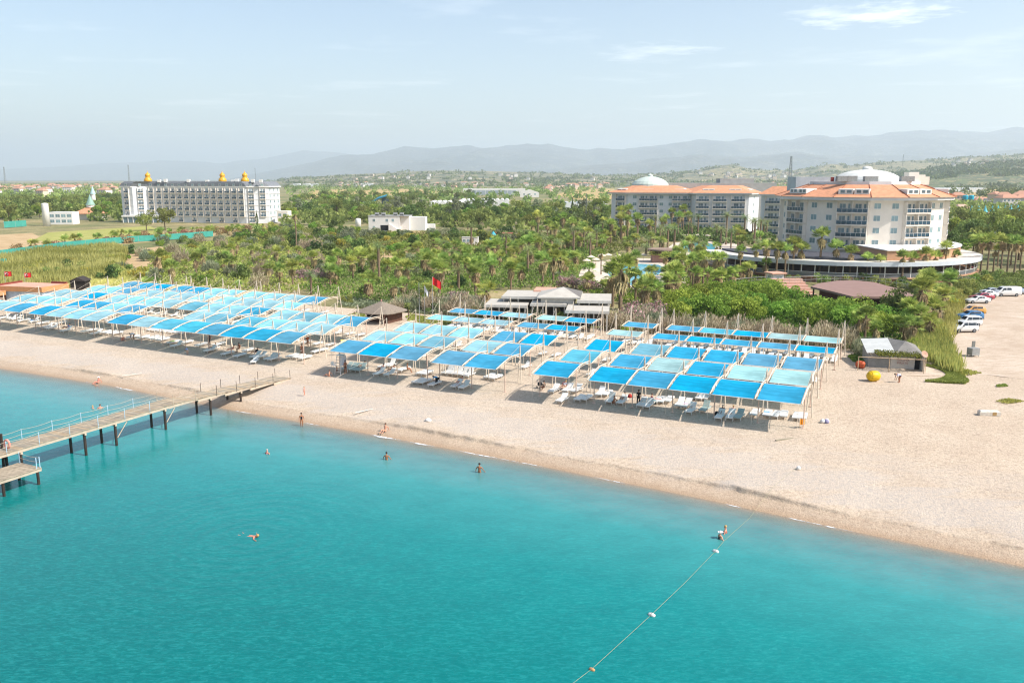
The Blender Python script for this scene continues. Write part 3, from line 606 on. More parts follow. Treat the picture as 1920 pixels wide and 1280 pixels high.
def person_meshes(p, fem):
    if (p, fem) in _pm: return _pm[(p, fem)]
    J = joints(p); V = []; E = []; R = []
    def v(pt, r, par=None):
        V.append(Vector(pt)); R.append(r)
        if par is not None: E.append((par, len(V) - 1))
        return len(V) - 1
    k = .93 if fem else 1
    pel = v(J['pel'], .135); mid = v(J['pel'].lerp(J['chest'], .5), .115 * k, pel); ch = v(J['chest'], .14 * k, mid); nk = v(J['neck'], .058, ch); hd = v(J['head'], .082, nk); v(J['top'], .075, hd)
    fw = (J['top'] - J['head']).normalized(); ref = Vector((0, 1, 0)) if abs(fw.y) < .8 else Vector((0, 0, 1 if p == 'lie' else -1))
    if p == 'swim': ref = Vector((0, .6, -.8))
    fwd = (ref - fw * ref.dot(fw)).normalized(); hc = J['head'].lerp(J['top'], .45)
    v(hc + fwd * .105 - fw * .01, .016, hd)                                 # nose
    for sd in 'RL':
        a = v(J['sh' + sd], .058 * k, ch); b_ = v(J['el' + sd], .042 * k, a); w_ = v(J['wr' + sd], .028, b_)
        d = (J['wr' + sd] - J['el' + sd]).normalized(); pal = v(J['wr' + sd] + d * .085, .034, w_)
        sx = 1 if sd == 'R' else -1; side = d.orthogonal().normalized()
        c0 = d.cross(Vector((sx, .3, .2))).normalized(); side = c0; curl = d.cross(side).normalized() * .02
        for q, (o_, L) in enumerate(((-.030, .062), (-.010, .075), (.010, .070), (.030, .055))):
            f1 = v(J['wr' + sd] + d * (.10 + L * .55) + side * o_ * 1.15 + curl * .5, .0095, pal); v(J['wr' + sd] + d * (.10 + L) + side * o_ * 1.2 + curl * 1.6, .008, f1)
        th = v(J['wr' + sd] + d * .06 - side * .055, .011, w_); v(J['wr' + sd] + d * .095 - side * .075 + curl, .009, th)
        h_ = v(J['hip' + sd], .095, pel); kk = v(J['kn' + sd], .060, h_); an = v(J['an' + sd], .042, kk); v(J['toe' + sd], .036, an)
    body = skinmesh('person', V, E, R, [SK['fair']])
    def sub(pts, nm):
        VV = [a for a, r in pts[0]]; RR = [r for a, r in pts[0]]; return skinmesh(nm, VV, pts[1], RR, [cl('333333')])
    pl, c_ = J['pel'], J['chest']
    hipR, hipL = J['hipR'], J['hipL']; kR, kL = J['knR'], J['knL']
    shorts = sub(([(pl.lerp(c_, .12), .155), (pl, .158), (hipR.lerp(kR, .05), .115), (hipR.lerp(kR, .52), .088), (hipL.lerp(kL, .05), .115), (hipL.lerp(kL, .52), .088)], [(0, 1), (1, 2), (2, 3), (1, 4), (4, 5)]), 'shorts')
    suit = sub(([(pl - (c_ - pl) * .08, .15), (pl.lerp(c_, .5), .13 * k), (c_, .152 * k), (c_.lerp(J['neck'], .45), .12)], [(0, 1), (1, 2), (2, 3)]), 'swimsuit')
    briefs = sub(([(pl.lerp(c_, .1), .15), (pl, .152), (hipR.lerp(kR, .12), .11), (hipL.lerp(kL, .12), .11)], [(0, 1), (1, 2), (1, 3)]), 'swim_briefs')
    shirt = sub(([(c_, .162 * k), (pl.lerp(c_, .45), .142), (pl, .16), (J['shR'], .078), (J['shR'].lerp(J['elR'], .7), .066), (J['shL'], .078), (J['shL'].lerp(J['elL'], .7), .066), (c_.lerp(J['neck'], .6), .09)], [(0, 1), (1, 2), (0, 3), (3, 4), (0, 5), (5, 6), (0, 7)]), 'shirt')
    trous = sub(([(pl, .158), (hipR, .112), (kR, .078), (J['anR'], .06), (hipL, .112), (kL, .078), (J['anL'], .06)], [(0, 1), (1, 2), (2, 3), (0, 4), (4, 5), (5, 6)]), 'trousers')
    def lock(lo):
        m = MB(); ax = fw; bx = -fwd; cx = ax.cross(bx); vv = []; n = 10
        for i in range(6):
            th = (i / 5) * lo
            for j in range(n):
                a = 2 * PI * j / n; r = .108 * math.sin(th)
                vv.append(hc + ax * (.04 + .112 * math.cos(th)) + (bx * math.cos(a) + cx * math.sin(a)) * r + bx * .018)
        f = [(i * n + j, i * n + (j + 1) % n, (i + 1) * n + (j + 1) % n, (i + 1) * n + j) for i in range(5) for j in range(n)]
        return m.add(vv, f)
    hair = lock(1.75).mesh('hair', HAIRC['dark'], True)
    br = lock(1.45); z0 = len(br.v); n = 14
    ring = [hc + fw * .05 + (fwd * math.cos(a) + fw.cross(fwd) * math.sin(a)) * r for r in (.10, .21) for a in np.linspace(0, 2 * PI, n, False)]
    br.add(ring, [(j, (j + 1) % n, n + (j + 1) % n, n + j) for j in range(n)]); hat = br.mesh('hat', HAIRC['straw'], True)
    ey = MB(); rt = fw.cross(fwd)
    for sx in (-1, 1): ey.add([hc + fwd * .088 + fw * .012 + rt * sx * .034 + rt * a * .011 + fw * b_ * .007 for a, b_ in ((-1, 0), (0, -1), (1, 0), (0, 1))], [(0, 1, 2, 3)])
    eyes = ey.mesh('eyes', mat('dark_eye', '1c1512', .3))
    mo = MB().add([hc + fwd * .092 - fw * .052 + rt * a * .024 + fw * b_ * .006 for a, b_ in ((-1, 0), (0, -1), (1, 0), (0, 1))], [(0, 1, 2, 3)]).mesh('mouth', mat('lip', '9a5148', .5))
    _pm[(p, fem)] = dict(body=body, shorts=shorts, swimsuit=suit, swim_briefs=briefs, shirt=shirt, trousers=trous, hair=hair, hat=hat, eyes=eyes, mouth=mo); return _pm[(p, fem)]
def remat(me, m, key, cache={}):
    k = (me.name, m.name, key)
    if k not in cache:
        q = me.copy(); q.materials.clear(); q.materials.append(m); cache[k] = q; q.name = me.name.split('.')[0]
    return cache[k]
def person(u, v, pose, label, face=PI, skin='tan', hair='dark', wear=(), z=None, fem=False, sc=1., dz=0, hat=False):
    if z is None:
        x, y = at(u, v, 1.5)
        for _ in range(4): x, y = at(u, v, gxy(x, y))
        z = gxy(x, y)
    else: x, y = at(u, v, z)
    K = person_meshes(pose, fem)
    r = ob('person', remat(K['body'], SK[skin], 0), None, (x, y, z + dz), face, sc * (.95 if fem else 1)); tag(r, label, 'person')
    ob('hair', remat(K['hair'], HAIRC[hair], 1), r)
    if hat: ob('hat', remat(K['hat'], HAIRC[hat], 2), r)
    ob('eyes', K['eyes'], r); ob('mouth', K['mouth'], r)
    for nm, c in wear: ob(nm, remat(K[nm], cl(c), 3), r)
    return r
SEA = PI - .45; INL = -.45; DK = '1d1d26'
person(566, 800, 'stand', 'woman in a dark swimsuit standing ankle-deep at the water edge near the jetty', PI + .3, 'tan', 'dark', [('swimsuit', DK)], fem=True)
person(722, 805, 'sit', 'person in dark trunks sitting on the wet sand with legs towards the water', SEA, 'fair', 'brown', [('swim_briefs', DK)])
person(501, 851, 'wade', 'swimmer in a pink top standing chest-deep off the jetty', -.5, 'pink', 'grey', [('swimsuit', 'd98aa8')], z=0, dz=-1.15, fem=True)
person(725, 862, 'wade', 'dark-haired bather in navy trunks wading waist-deep in the shallows', -.3, 'tan', 'dark', [('swim_briefs', '1c2438')], z=0, dz=-.95)
person(899, 886, 'wade', 'bare-backed man wading waist-deep in red trunks facing the beach', -.4, 'tan', 'dark', [('swim_briefs', '9c3a2c')], z=0, dz=-.82)
person(470, 1005, 'swim', 'swimmer face-down doing front crawl alone in open turquoise water', -2.0, 'pink', 'blond', [('swim_briefs', '5a3c52')], z=0, dz=0)
person(1360, 999, 'wade', 'bather with reddish skin shoulder-deep beside the float line', 1.2, 'pink', 'blond', [('swimsuit', 'b4483c')], z=0, dz=-1.12)
person(1350, 1010, 'wade', 'bather in a white cap holding the float line with one arm', -1.3, 'fair', 'white', [('swimsuit', '22242c')], z=0, dz=-1.1, hat='white')
person(184, 716, 'sit', 'woman in a pink top sitting on the waterline left of the jetty', SEA, 'pink', 'white', [('swimsuit', 'd77d78')], fem=True, hat='white')
person(180, 724, 'sit', 'small child sitting in the wash in front of a woman', -.4, 'fair', 'dark', [('shorts', '2a3347')], sc=.55)
person(174, 766, 'wade', 'bather up to the neck behind the jetty rail wearing a pale cap', -.5, 'fair', 'blond', [('swimsuit', 'caa98a')], z=0, dz=-1.25, fem=True)
person(188, 766, 'wade', 'sunburnt bather up to the shoulders behind the jetty rail', .6, 'pink', 'brown', [('shorts', '333a55')], z=0, dz=-1.2)
person(617, 706, 'sit', 'sunbather sitting on bare sand in front of the lifeguard chair', 1.1, 'fair', 'brown', [('swim_briefs', '6b3a30')], fem=True)
person(571, 741, 'stand', 'child in a pink swimsuit walking alone on open sand', 1.3, 'pink', 'blond', [('swimsuit', 'e0a5a0')], sc=.66, fem=True)
person(648, 700, 'stand', 'man in black shorts standing below the lifeguard chair', SEA, 'tan', 'dark', [('shorts', '15151a')])
person(632, 699, 'chair', 'child sitting low beside the lifeguard chair', SEA, 'tan', 'brown', [('shorts', '7a3030')], sc=.7)
person(679, 692, 'recline', 'dark-haired person in purple reclining on the end lounger of four', -ROW, 'tan', 'dark', [('shirt', '5a4a78')])
person(714, 698, 'recline', 'tanned sunbather reclining on a lounger, left one of a pair', -ROW, 'brown', 'dark', [('shorts', 'a83c3c')])
person(734, 699, 'recline', 'tanned sunbather reclining on a lounger, right one of a pair', -ROW, 'brown', 'dark', [('shorts', '303a50')])
person(764, 699, 'chair', 'bare-shouldered person sitting beside white loungers with back to the sea', -1.2, 'tan', 'brown', [('swim_briefs', '444444')])
person(819, 722, 'bend', 'man in a light blue shirt and black trousers bending over a lounger', .9, 'tan', 'dark', [('shirt', '3f95c4'), ('trousers', '15161c')])
person(862, 722, 'recline', 'sunbather with reddish skin lying back beside the end of the blue canopies', -ROW, 'pink', 'brown', [('shorts', 'b05a62')])
person(1020, 733, 'chair', 'person in patterned dress sitting beside a dark pushchair', .6, 'tan', 'dark', [('shirt', '7d6a5d'), ('shorts', '8a5a4a')], fem=True)
person(1150, 757, 'sit', 'sunbather sitting with bent legs in front of grey-blue loungers', .9, 'tan', 'brown', [('swim_briefs', '8c4a55')])
person(1168, 753, 'recline', 'man in a pale blue shirt reclining with a red bag behind', -ROW, 'tan', 'dark', [('shirt', '8fb2dd'), ('shorts', 'd4dbe6')])
person(1197, 758, 'walk', 'person in long black clothes standing next to seated women', SEA, 'tan', 'dark', [('shirt', '111114'), ('trousers', '111114')], fem=True)
person(1206, 756, 'recline', 'woman in grey top and crimson shorts sitting back on a lounger', -ROW, 'tan', 'grey', [('shirt', '8a8590'), ('shorts', 'a3203f')], fem=True)
person(1222, 758, 'chair', 'woman with red hair sitting sideways on a lounger edge', -1.3, 'fair', 'brown', [('shirt', 'b35564'), ('trousers', '7ea0a8')], fem=True)
person(1298, 768, 'recline', 'person wrapped in a blue towel on a raised lounger', -ROW, 'fair', 'dark', [('shirt', '5d7fc0'), ('shorts', 'a878c0')])
person(1352, 779, 'recline', 'sunbather with a red-brown back leaning up beside a black bag', -ROW, 'brown', 'grey', [('swim_briefs', 'a4a29c')])
person(1372, 779, 'recline', 'fair sunbather with raised knees on a lounger next to a grey sling one', -ROW, 'pink', 'blond', [('swimsuit', 'e2c4bc')], fem=True)
person(1686, 717, 'bend', 'worker in a white and blue shirt bending down in front of the shed', 1.6, 'tan', 'dark', [('shirt', 'b9c3dd'), ('shorts', '4a5064')], dz=0)
person(566, 668, 'akimbo', 'bare-chested man in pale shorts standing beside end loungers', SEA, 'brown', 'dark', [('shorts', 'd3c7bd')])
person(577, 650, 'stand', 'person in orange carrying a ring under the end canopy', SEA, 'tan', 'brown', [('shirt', 'c9683f'), ('shorts', 'c8a088')])
person(393, 645, 'stand', 'dark-clothed person standing between canopy posts', SEA, 'brown', 'dark', [('shirt', '20222a'), ('trousers', '1b1d25')])
person(352, 664, 'bend', 'child in a blue top bending over on the sunny sand', 1.0, 'fair', 'brown', [('shirt', '6d93c9'), ('shorts', 'b9c7de')], sc=.8)
person(433, 661, 'recline', 'sunburnt person lying on a lounger left of a seated one', -ROW, 'pink', 'brown', [('swim_briefs', '5c3028')])
person(449, 659, 'chair', 'deeply tanned person sitting upright between loungers', SEA, 'brown', 'dark', [('swim_briefs', '2c2c34')])
person(478, 666, 'recline', 'person in black lying on a lounger under the third banded canopy', -ROW, 'tan', 'dark', [('shirt', '1a1a20'), ('shorts', '3a4450')])
person(231, 639, 'sit', 'sunburnt person sitting on the shaded sand under a blue canopy corner', .6, 'pink', 'dark', [('swim_briefs', '8c3c3c')])
person(251, 637, 'bend', 'person in a white shirt bending down in canopy shade', 1.7, 'brown', 'dark', [('shirt', 'ccd5e2'), ('shorts', '51443c')])
person(125, 619, 'recline', 'person in navy lying on a lounger in the shade gap', -ROW, 'tan', 'dark', [('shirt', '2f3f66'), ('shorts', '3b4a70')])
person(399, 656, 'recline', 'sunbather on a lounger close to a dark standing person', -ROW, 'fair', 'brown', [('swimsuit', 'b58c7c')], fem=True)
person(1057, 731, 'recline', 'person with a white and red towel lying on a raised lounger', -ROW, 'fair', 'blond', [('shirt', 'e0d6d4')])
# ------------------------------------------------------------------ things on the sand and in the water
def onbeach(u, v):
    x, y = at(u, v, 1.5)
    for _ in range(5): x, y = at(u, v, gxy(x, y))
    return x, y, gxy(x, y)
x, y, z = onbeach(640, 700)                                       # lifeguard chair under the first canopy
r = thing('lifeguard_chair', 'tall lifeguard chair with a ladder under the first azure canopy by the aisle', 'lifeguard chair', (x, y, z), -ROW)
fr = MB()
for a in (-.45, .45):
    fr.tube([(a, -.75, 0), (a * .75, -.3, 2.4)], .04, 5); fr.tube([(a, .75, 0), (a * .75, .3, 2.4)], .04, 5); fr.tube([(a * .75, .3, 2.3), (a * .75, .32, 3.2)], .035, 5)
fr.build('frame', M_white, r); MB().bbox(-.42, .42, -.4, .4, 2.38, 2.46).build('seat', M_white, r); MB().bbox(-.4, .4, .3, .36, 2.6, 3.2).build('backrest', M_white, r)
ld = MB()
for k in range(6): ld.box(-.42, .42, -.75 + k * .075 - .05, -.75 + k * .075 + .05, .35 + k * .36, .40 + k * .36)
ld.build('ladder', M_cream, r); MB().box(-.5, .5, .42, .45, .9, 2.3).build('cloth_screen', mat('pale_cloth', 'cfd2d8', .9, .1, 6), r)
x, y, z = onbeach(626, 690); r = thing('plastic_chair', 'white plastic armchair left of the lifeguard chair', 'chair', (x, y, z), 1.0)
MB().bbox(-.25, .25, -.25, .25, .42, .46).build('seat', M_plast, r); MB().box(-.25, .25, .23, .27, .46, .88).build('backrest', M_plast, r)
for a in (-.22, .22):
    MB().box(a - .03, a + .03, -.25, .25, .64, .67).build('armrest', M_plast, r)
    for b_ in (-.22, .22): MB().tube([(a, b_, .43), (a * 1.15, b_ * 1.15, 0)], .025, 5).build('leg', M_plast, r)
# float line
fl = [(1070, 1283), (1110, 1253), (1222, 1151), (1284, 1092), (1342, 1032), (1358, 1013)]
rope = [(*at(u, v, .08), .08) for u, v in fl] + [(*at(1405, 972, 0), .05), (*onbeach(1450, 930)[:2], onbeach(1450, 930)[2] + .35), (*onbeach(1495, 877)[:2], onbeach(1495, 877)[2] + .1)]
tag(MB().tube(rope, .009, 4).build('float_rope', mat('yellow_rope', 'a09a78', .8, .2, 3)), 'thin yellow float rope running from the beach out into the sea', 'rope')
for (u, v, c, lb, sc) in ((1222, 1151, 'd9d6d0', 'white float on the swimming rope, farther out at sea', 1), (1342, 1032, 'd9d6d0', 'white float on the swimming rope, beside two bathers', 1), (1110, 1253, 'b8895a', 'small faded orange float at the outer end of the rope', .75)):
    x, y = at(u, v, .1); r = thing('rope_float', lb, 'float', (x, y, .05), .9, sc=sc * .72)
    MB().lathe([(.02, -.32), (.14, -.28), (.19, -.1), (.19, .1), (.14, .28), (.02, .32)], n=12).build('float_body', mat('float_' + c, c, .4), r, smooth=True).rotation_euler = (PI / 2, 0, 0)
    MB().lathe([(.2, -.03), (.2, .03)], n=12).build('float_band', mat('dull_band', '8f8a80', .6), r).rotation_euler = (PI / 2, 0, 0)
x, y, z = onbeach(1497, 880); tag(MB().lathe([(.02, 0), (.16, .02), (.2, .16), (.14, .28), (.02, .31)], n=10).build('stranded_float', M_plast, None, (x, y, z), 0, True), 'white float lying on the sand at the end of the rope', 'float')
# big mooring buoys by the shed
def buoy(u, v, c, lab, sc, tilt):
    x, y, z = onbeach(u, v); r = thing('mooring_buoy', lab, 'buoy', (x, y, z + .78 * sc), .5, sc=sc)
    e = MB().lathe([(.15, -.98), (.45, -.93), (.7, -.7), (.8, -.3), (.8, .3), (.7, .7), (.45, .93), (.15, .98)], n=20).build('hull', c, r, smooth=True); e.rotation_euler = (PI / 2, 0, tilt)
    q = MB().lathe([(.2, .985), (.2, 1.06), (.1, 1.1), (.05, 1.2)], n=10).build('end_fitting', mat('dark_fitting', '5b5230', .6), r); q.rotation_euler = (PI / 2, 0, tilt)
    q = MB().lathe([(.78, -.5), (.82, -.46), (.82, -.42), (.78, -.38)], n=20).build('seam', c, r); q.rotation_euler = (PI / 2, 0, tilt)
buoy(1637, 714, mat('yellow_buoy', 'd6ae12', .45, .1, 2), 'large yellow mooring buoy lying on the sand in front of the shed', .78, 1.2)
buoy(1613, 690, mat('orange_buoy', 'b5532e', .55, .2, 2), 'orange red mooring buoy tucked beside the shed wall', .6, .3)
# shed
GR = mat('grey_corrugated', '8f8f8c', .6, .18, 1.2); M_blk = mat('dark_interior', '17181a', .8); M_roofg = mat('pale_grey_roof', 'b9bab5', .6, .12, 1)
M_wallw = mat('dirty_white_wall', 'c9c3ba', .8, .15, 1.2); M_stickr = mat('bare_timber', 'b9a285', .8, .2, 2)
s0, t0 = st_at(1640, 700, 2.0); x, y = xy(s0 - .6, t0); r = thing('beach_shed', 'low grey beach shed with pale roof and plant-covered pergola in front', 'shed', (x, y, 2.2), -ROW + .22)
MB().box(0, 6.1, 1.4, 6.4, 0, 2.1).build('wall', GR, r)
rf = MB(); rf.add([(-.3, 1.1, 2.12), (3.0, 1.1, 2.3), (3.0, 6.7, 3.15), (-.3, 6.7, 2.9), (-.3, 1.1, 2.18), (3.0, 1.1, 2.36), (3.0, 6.7, 3.21), (-.3, 6.7, 2.96)], [(3, 2, 1, 0), (4, 5, 6, 7), (0, 1, 5, 4), (1, 2, 6, 5), (2, 3, 7, 6), (3, 0, 4, 7)])
rf.build('roof', M_roofg, r)
rf = MB(); rf.add([(3.02, 1.0, 2.3), (6.4, 1.0, 2.2), (6.4, 6.6, 2.5), (3.02, 6.6, 3.2), (4.6, 3.6, 3.45), (3.02, 1.0, 2.25), (6.4, 1.0, 2.15), (6.4, 6.6, 2.45), (3.02, 6.6, 3.15)], [(0, 1, 4), (1, 2, 4), (2, 3, 4), (3, 0, 4), (0, 5, 6, 1), (1, 6, 7, 2), (8, 7, 6, 5), (2, 7, 8, 3), (3, 8, 5, 0)])
rf.build('side_roof', mat('weathered_dark_roof', '7c7872', .8, .2, 1), r)
MB().box(2.6, 5.4, 1.3, 1.37, .05, 1.75).build('sign_panel', M_wallw, r)
fc = bpy.data.curves.new('lettering', 'FONT'); fc.body = 'TIROMA\nPIRATE'; fc.size = .42; fc.extrude = .004; fc.align_x = 'CENTER'; fc.space_line = .9
to = bpy.data.objects.new('lettering', fc); C.objects.link(to); to.parent = r; to.location = (4.0, 1.285, 1.25); to.rotation_euler = (PI / 2, 0, 0); fc.materials.append(mat('faded_red_paint', 'a87a72', .8)); bpy.context.view_layer.update(); lm = bpy.data.meshes.new_from_object(to.evaluated_get(bpy.context.evaluated_depsgraph_get())); lo_ = ob('lettering', lm, r, to.location); lo_.rotation_euler = to.rotation_euler; bpy.data.objects.remove(to); lo_.name = 'lettering'
MB().box(5.45, 6.0, 1.36, 1.39, 0, 1.85).build('door', M_blk, r)
MB().box(6.15, 6.25, -.2, 6.3, 0, 2.25).build('side_wall', M_white, r)
pg = MB()
for xx in (-1.6, 2.0, 6.0): pg.tube([(xx, -1.2, 0), (xx, -1.2, 2.1)], .05, 6)
pg.tube([(-1.6, -1.2, 2.05), (6.2, -1.2, 2.05)], .05, 5)
for xx in np.arange(0, 6.3, 1.0): pg.tube([(xx, -1.3, 2.1), (xx, 1.6, 2.2)], .035, 4)
pg.build('pergola', M_stickr, r)
pts = np.stack([rng.uniform(.6, 5.8, 900), rng.uniform(-1.2, 1.9, 900), 2.2 + rng.uniform(0, .32, 900)], 1)
ob('pergola_creeper', quads('pergola_creeper', leaves(pts, .13, .6), rng.uniform(0, 1, 900), leafmat('creeper_leaf', (.10, .13, .02), (.26, .28, .05))), r)
MB().lathe([(.05, 0), (.42, .1), (.45, .14), (.05, .05)], n=14).build('satellite_dish', mat('rusty_dish', 'b58a74', .6), r, (6.1, -.1, 2.5)).rotation_euler = (1.0, 0, .5)
MB().tube([(6.05, -.3, 0), (6.05, -.3, 2.2)], .03, 5).tube([(6.35, -.3, 0), (6.35, -.3, 2.2)], .03, 5).box(6.05, 6.35, -.32, -.28, .5, .54).box(6.05, 6.35, -.32, -.28, 1.1, 1.14).box(6.05, 6.35, -.32, -.28, 1.7, 1.74).build('ladder', M_stickr, r)
def sheet(u, v, L, w, ang, m, nm, lab, cat, th=.03):
    x, y, z = onbeach(u, v); o = MB().bbox(-L / 2, L / 2, -w / 2, w / 2, 0, th, .01).build(nm, m, None, (x, y, z + .01), ang); tag(o, lab, cat)
x, y, z = onbeach(1856, 778); r = thing('foam_block', 'pale battered foam float block lying alone on the sand', 'foam block', (x, y, z), -.12)
MB().bbox(-1.1, .9, -.35, .35, 0, .5, .12).build('block', mat('battered_foam', 'cfc6b8', .9, .25, 3, bump=.4, bscale=5), r); MB().box(.1, .5, -.36, -.3, .05, .4).build('stain_patch', mat('ochre_foam', 'a88a5c', .9), r)
x, y, z = onbeach(1824, 668); r = thing('metal_bin', 'grey metal bin with raised lid at the edge of the car park', 'bin', (x, y, z), .25)
MB().bbox(-.6, .6, -.5, .5, .25, 1.2).build('body', GR, r); MB().box(.1, .6, .42, .5, 1.2, 2.0).build('lid', mat('dark_grey_lid', '6f6f6a', .6), r)
for a in (-.5, .5):
    for b_ in (-.4, .4): MB().tube([(a, b_, 0), (a, b_, .3)], .05, 5).build('leg', GR, r)
def smallflag(u, v, c, lab, h=1.4):
    x, y, z = onbeach(u, v); r = thing('beach_flag', lab, 'flag', (x, y, z), .6)
    MB().tube([(0, 0, 0), (0, 0, h)], .02, 5).build('pole', M_stickr, r); V = []
    for i in range(5):
        for j in range(3): V.append((i * .2, .05 * math.sin(i * 1.7), h - .02 - j * .3 - i * .03))
    MB().add(V, [(i * 3 + j, i * 3 + j + 1, i * 3 + j + 4, i * 3 + j + 3) for i in range(4) for j in range(2)]).build('cloth', c, r)
smallflag(1499, 803, mat('orange_flag', 'd68a1e', .8), 'small orange flag stuck in the sand before the end canopy', 1.0)
smallflag(640, 668, mat('pale_yellow_flag', 'd8c878', .8), 'pale yellow flag beside the aisle between the two canopy blocks', 2.4)
x, y, z = onbeach(1547, 792); r = thing('bag_pile', 'white bags lying on the sand right of the end loungers', 'bags', (x, y, z), .3)
for k, (a, b_, c) in enumerate(((-.3, 0, 'd8d3cf'), (.25, .1, 'cfc3c0'), (0, -.2, '8a86a0'))): MB().lathe([(.05, 0), (.25, .02), (.28, .2), (.15, .36), (.03, .4)], n=9).build('bag', mat('bag_' + c, c, .8), r, (a, b_, 0), 0, True)
x, y, z = onbeach(803, 789); tag(MB().lathe([(.05, 0), (.35, .03), (.3, .2), (.1, .3)], n=8).build('cloth_bundle', M_plast, None, (x, y, z), 0, True), 'white cloth bundle dropped on the bare pebbles', 'bundle')
sheet(1471, 824, 2.0, .2, .35, mat('grey_driftwood', '8d8570', .9), 'driftwood_plank', 'grey driftwood plank lying on open sand below the canopies', 'plank', .08)
M_strip = mat('sun_bleached_strip', 'd2cabe', .9, .1, 4); sheet(683, 770, 2.4, .16, .75, M_strip, 'plastic_strip', 'white plastic strip on the pebbles right of the jetty', 'strip'); sheet(248, 702, 2.4, .14, .55, M_strip, 'plastic_strip', 'white plastic strip on the pebbles left of the jetty', 'strip')
x, y, z = onbeach(1012, 728); r = thing('pushchair', 'dark pushchair parked beside a seated person', 'pushchair', (x, y, z), .5)
MB().tube([(-.2, -.3, .15), (-.2, .3, 1.0)], .02, 5).tube([(.2, -.3, .15), (.2, .3, 1.0)], .02, 5).tube([(-.2, .3, 1.), (.2, .3, 1.)], .02, 5).build('frame', mat('grey_metal', '55585c', .5), r)
MB().bbox(-.22, .22, -.25, .15, .4, .75, .08).build('seat', mat('black_fabric', '1a1a1e', .9), r)
for a in (-.22, .22):
    for b_ in (-.3, .25): q = MB().lathe([(.13, -.02), (.13, .02)], n=12).build('wheel', M_blk, r, (a, b_, .13)); q.rotation_euler = (0, PI / 2, 0)
for u, v, c, lab in ((1344, 778, '101014', 'black bag on the sand beside the loungers'), (1181, 751, 'b0342a', 'red bag on the end of a lounger'), (1229, 756, '2a2a2e', 'small dark bag by a canopy post'), (1058, 728, 'c9504a', 'red patterned towel bundle on a lounger')):
    x, y, z = onbeach(u, v); tag(MB().lathe([(.05, 0), (.24, .02), (.27, .22), (.14, .4), (.04, .44)], n=9).build('bag', mat('bagc_' + c, c, .8), None, (x, y, z + (.35 if 'lounger' in lab and 'beside' not in lab else 0)), 0, True), lab, 'bag')

for k, (u, v, c, lab) in enumerate(((1237, 750, 'c9867a', 'salmon towel spread on a flat lounger beside a canopy post'), (785, 714, 'd6c07a', 'pale yellow towel spread on the left of three front loungers'), (1439, 775, '7fb0c8', 'sky blue towel on a lounger near the right end of the front row'), (857, 722, 'b85f78', 'rose towel hanging over a raised lounger'), (325, 641, '8fae5a', 'green towel bundle on a lounger under a turquoise canopy'), (65, 602, '4f86b8', 'blue and white towel on a raised lounger at the left'), (733, 684, 'd9d2c8', 'cream towel over a raised lounger in the second line'), (1286, 759, 'd8b8c4', 'pink and cream towel on a raised front lounger'))):
    x, y = at(u, v, 2.0); z = gxy(x, y); m = MB(); P = [(-.28, -.75, .40), (.28, -.75, .40), (.3, .3, .405), (-.3, .3, .405), (-.36, -.7, .22), (.36, -.7, .2)]
    m.add([(-.3 + .1 * i, -.7 + .24 * j, .40 + .015 * math.sin(i * 2.1 + j * 1.3)) for i in range(7) for j in range(5)], [(i * 5 + j, (i + 1) * 5 + j, (i + 1) * 5 + j + 1, i * 5 + j + 1) for i in range(6) for j in range(4)])
    tag(m.build('bath_towel', mat('towel_' + c, c, .95, .15, 9), None, (x, y, z), -ROW), lab, 'towel', 'towels on the loungers')
# ------------------------------------------------------------------ buildings
M_wall = mat('white_render', 'dcd3c6', .85, .06, .5); M_wallb = mat('cool_white_render', 'cfd0d0', .85, .06, .5); M_terra = mat('terracotta_tiles', 'c58c6a', .8, .18, .9, bump=.3, bscale=4)
M_glass = mat('dark_window_glass', '697d85', .12, .25, .4, spec=.7, objvar=.3); M_rglass = mat('blue_glass_railing', '2f4858', .15, .2, .6, spec=.7, objvar=.2)
M_brown = mat('brown_stone_base', '8a6350', .85, .12, 1); M_tanw = mat('tan_wall', 'b98f70', .85, .08, 1); M_dome = mat('white_dome_membrane', 'cfcfc8', .6, .06, .6); M_slate = mat('dark_slate_mansard', '74777b', .6, .18, 1)
M_gold = mat('golden_dome', 'd39a1c', .4, .1, 1, spec=.5); M_pinkr = mat('pink_tiled_roof', 'c99a84', .85, .15, .8); M_greyroof = mat('grey_flat_roof', '9a9a97', .8, .15, .5); M_wood = mat('brown_timber', '5d4032', .8, .2, 3); M_boards = mat('white_boards', 'b9b6ae', .8, .12, 2)
M_pane = mat('pale_curtained_glass', '7f979b', .15, .25, .4, spec=.7, objvar=.3)
_wm = {}
def window_parts(w, h, panes=2):
    k = ('w', w, h, panes)
    if k not in _wm:
        f = MB(); f.box(-w / 2 - .08, w / 2 + .08, -.06, .02, -.10, 0).box(-w / 2 - .06, w / 2 + .06, -.05, .02, h, h + .06).box(-w / 2 - .06, -w / 2, -.05, .02, 0, h).box(w / 2, w / 2 + .06, -.05, .02, 0, h)
        for i in range(1, panes): x = -w / 2 + w * i / panes; f.box(x - .025, x + .025, -.045, .02, .002, h - .002)
        p = MB().box(-w / 2 + .002, w / 2 - .002, -.02, .01, .002, h - .002); _wm[k] = (f.mesh('frame', M_white), p.mesh('pane', M_pane))
    return _wm[k]
def window(parent, x, y, z, rz, w=1.5, h=1.35, panes=2, nm='window'):
    f, p = window_parts(w, h, panes); o = ob(nm, f, parent, (x, y, z), rz); ob('pane', p, o); return o
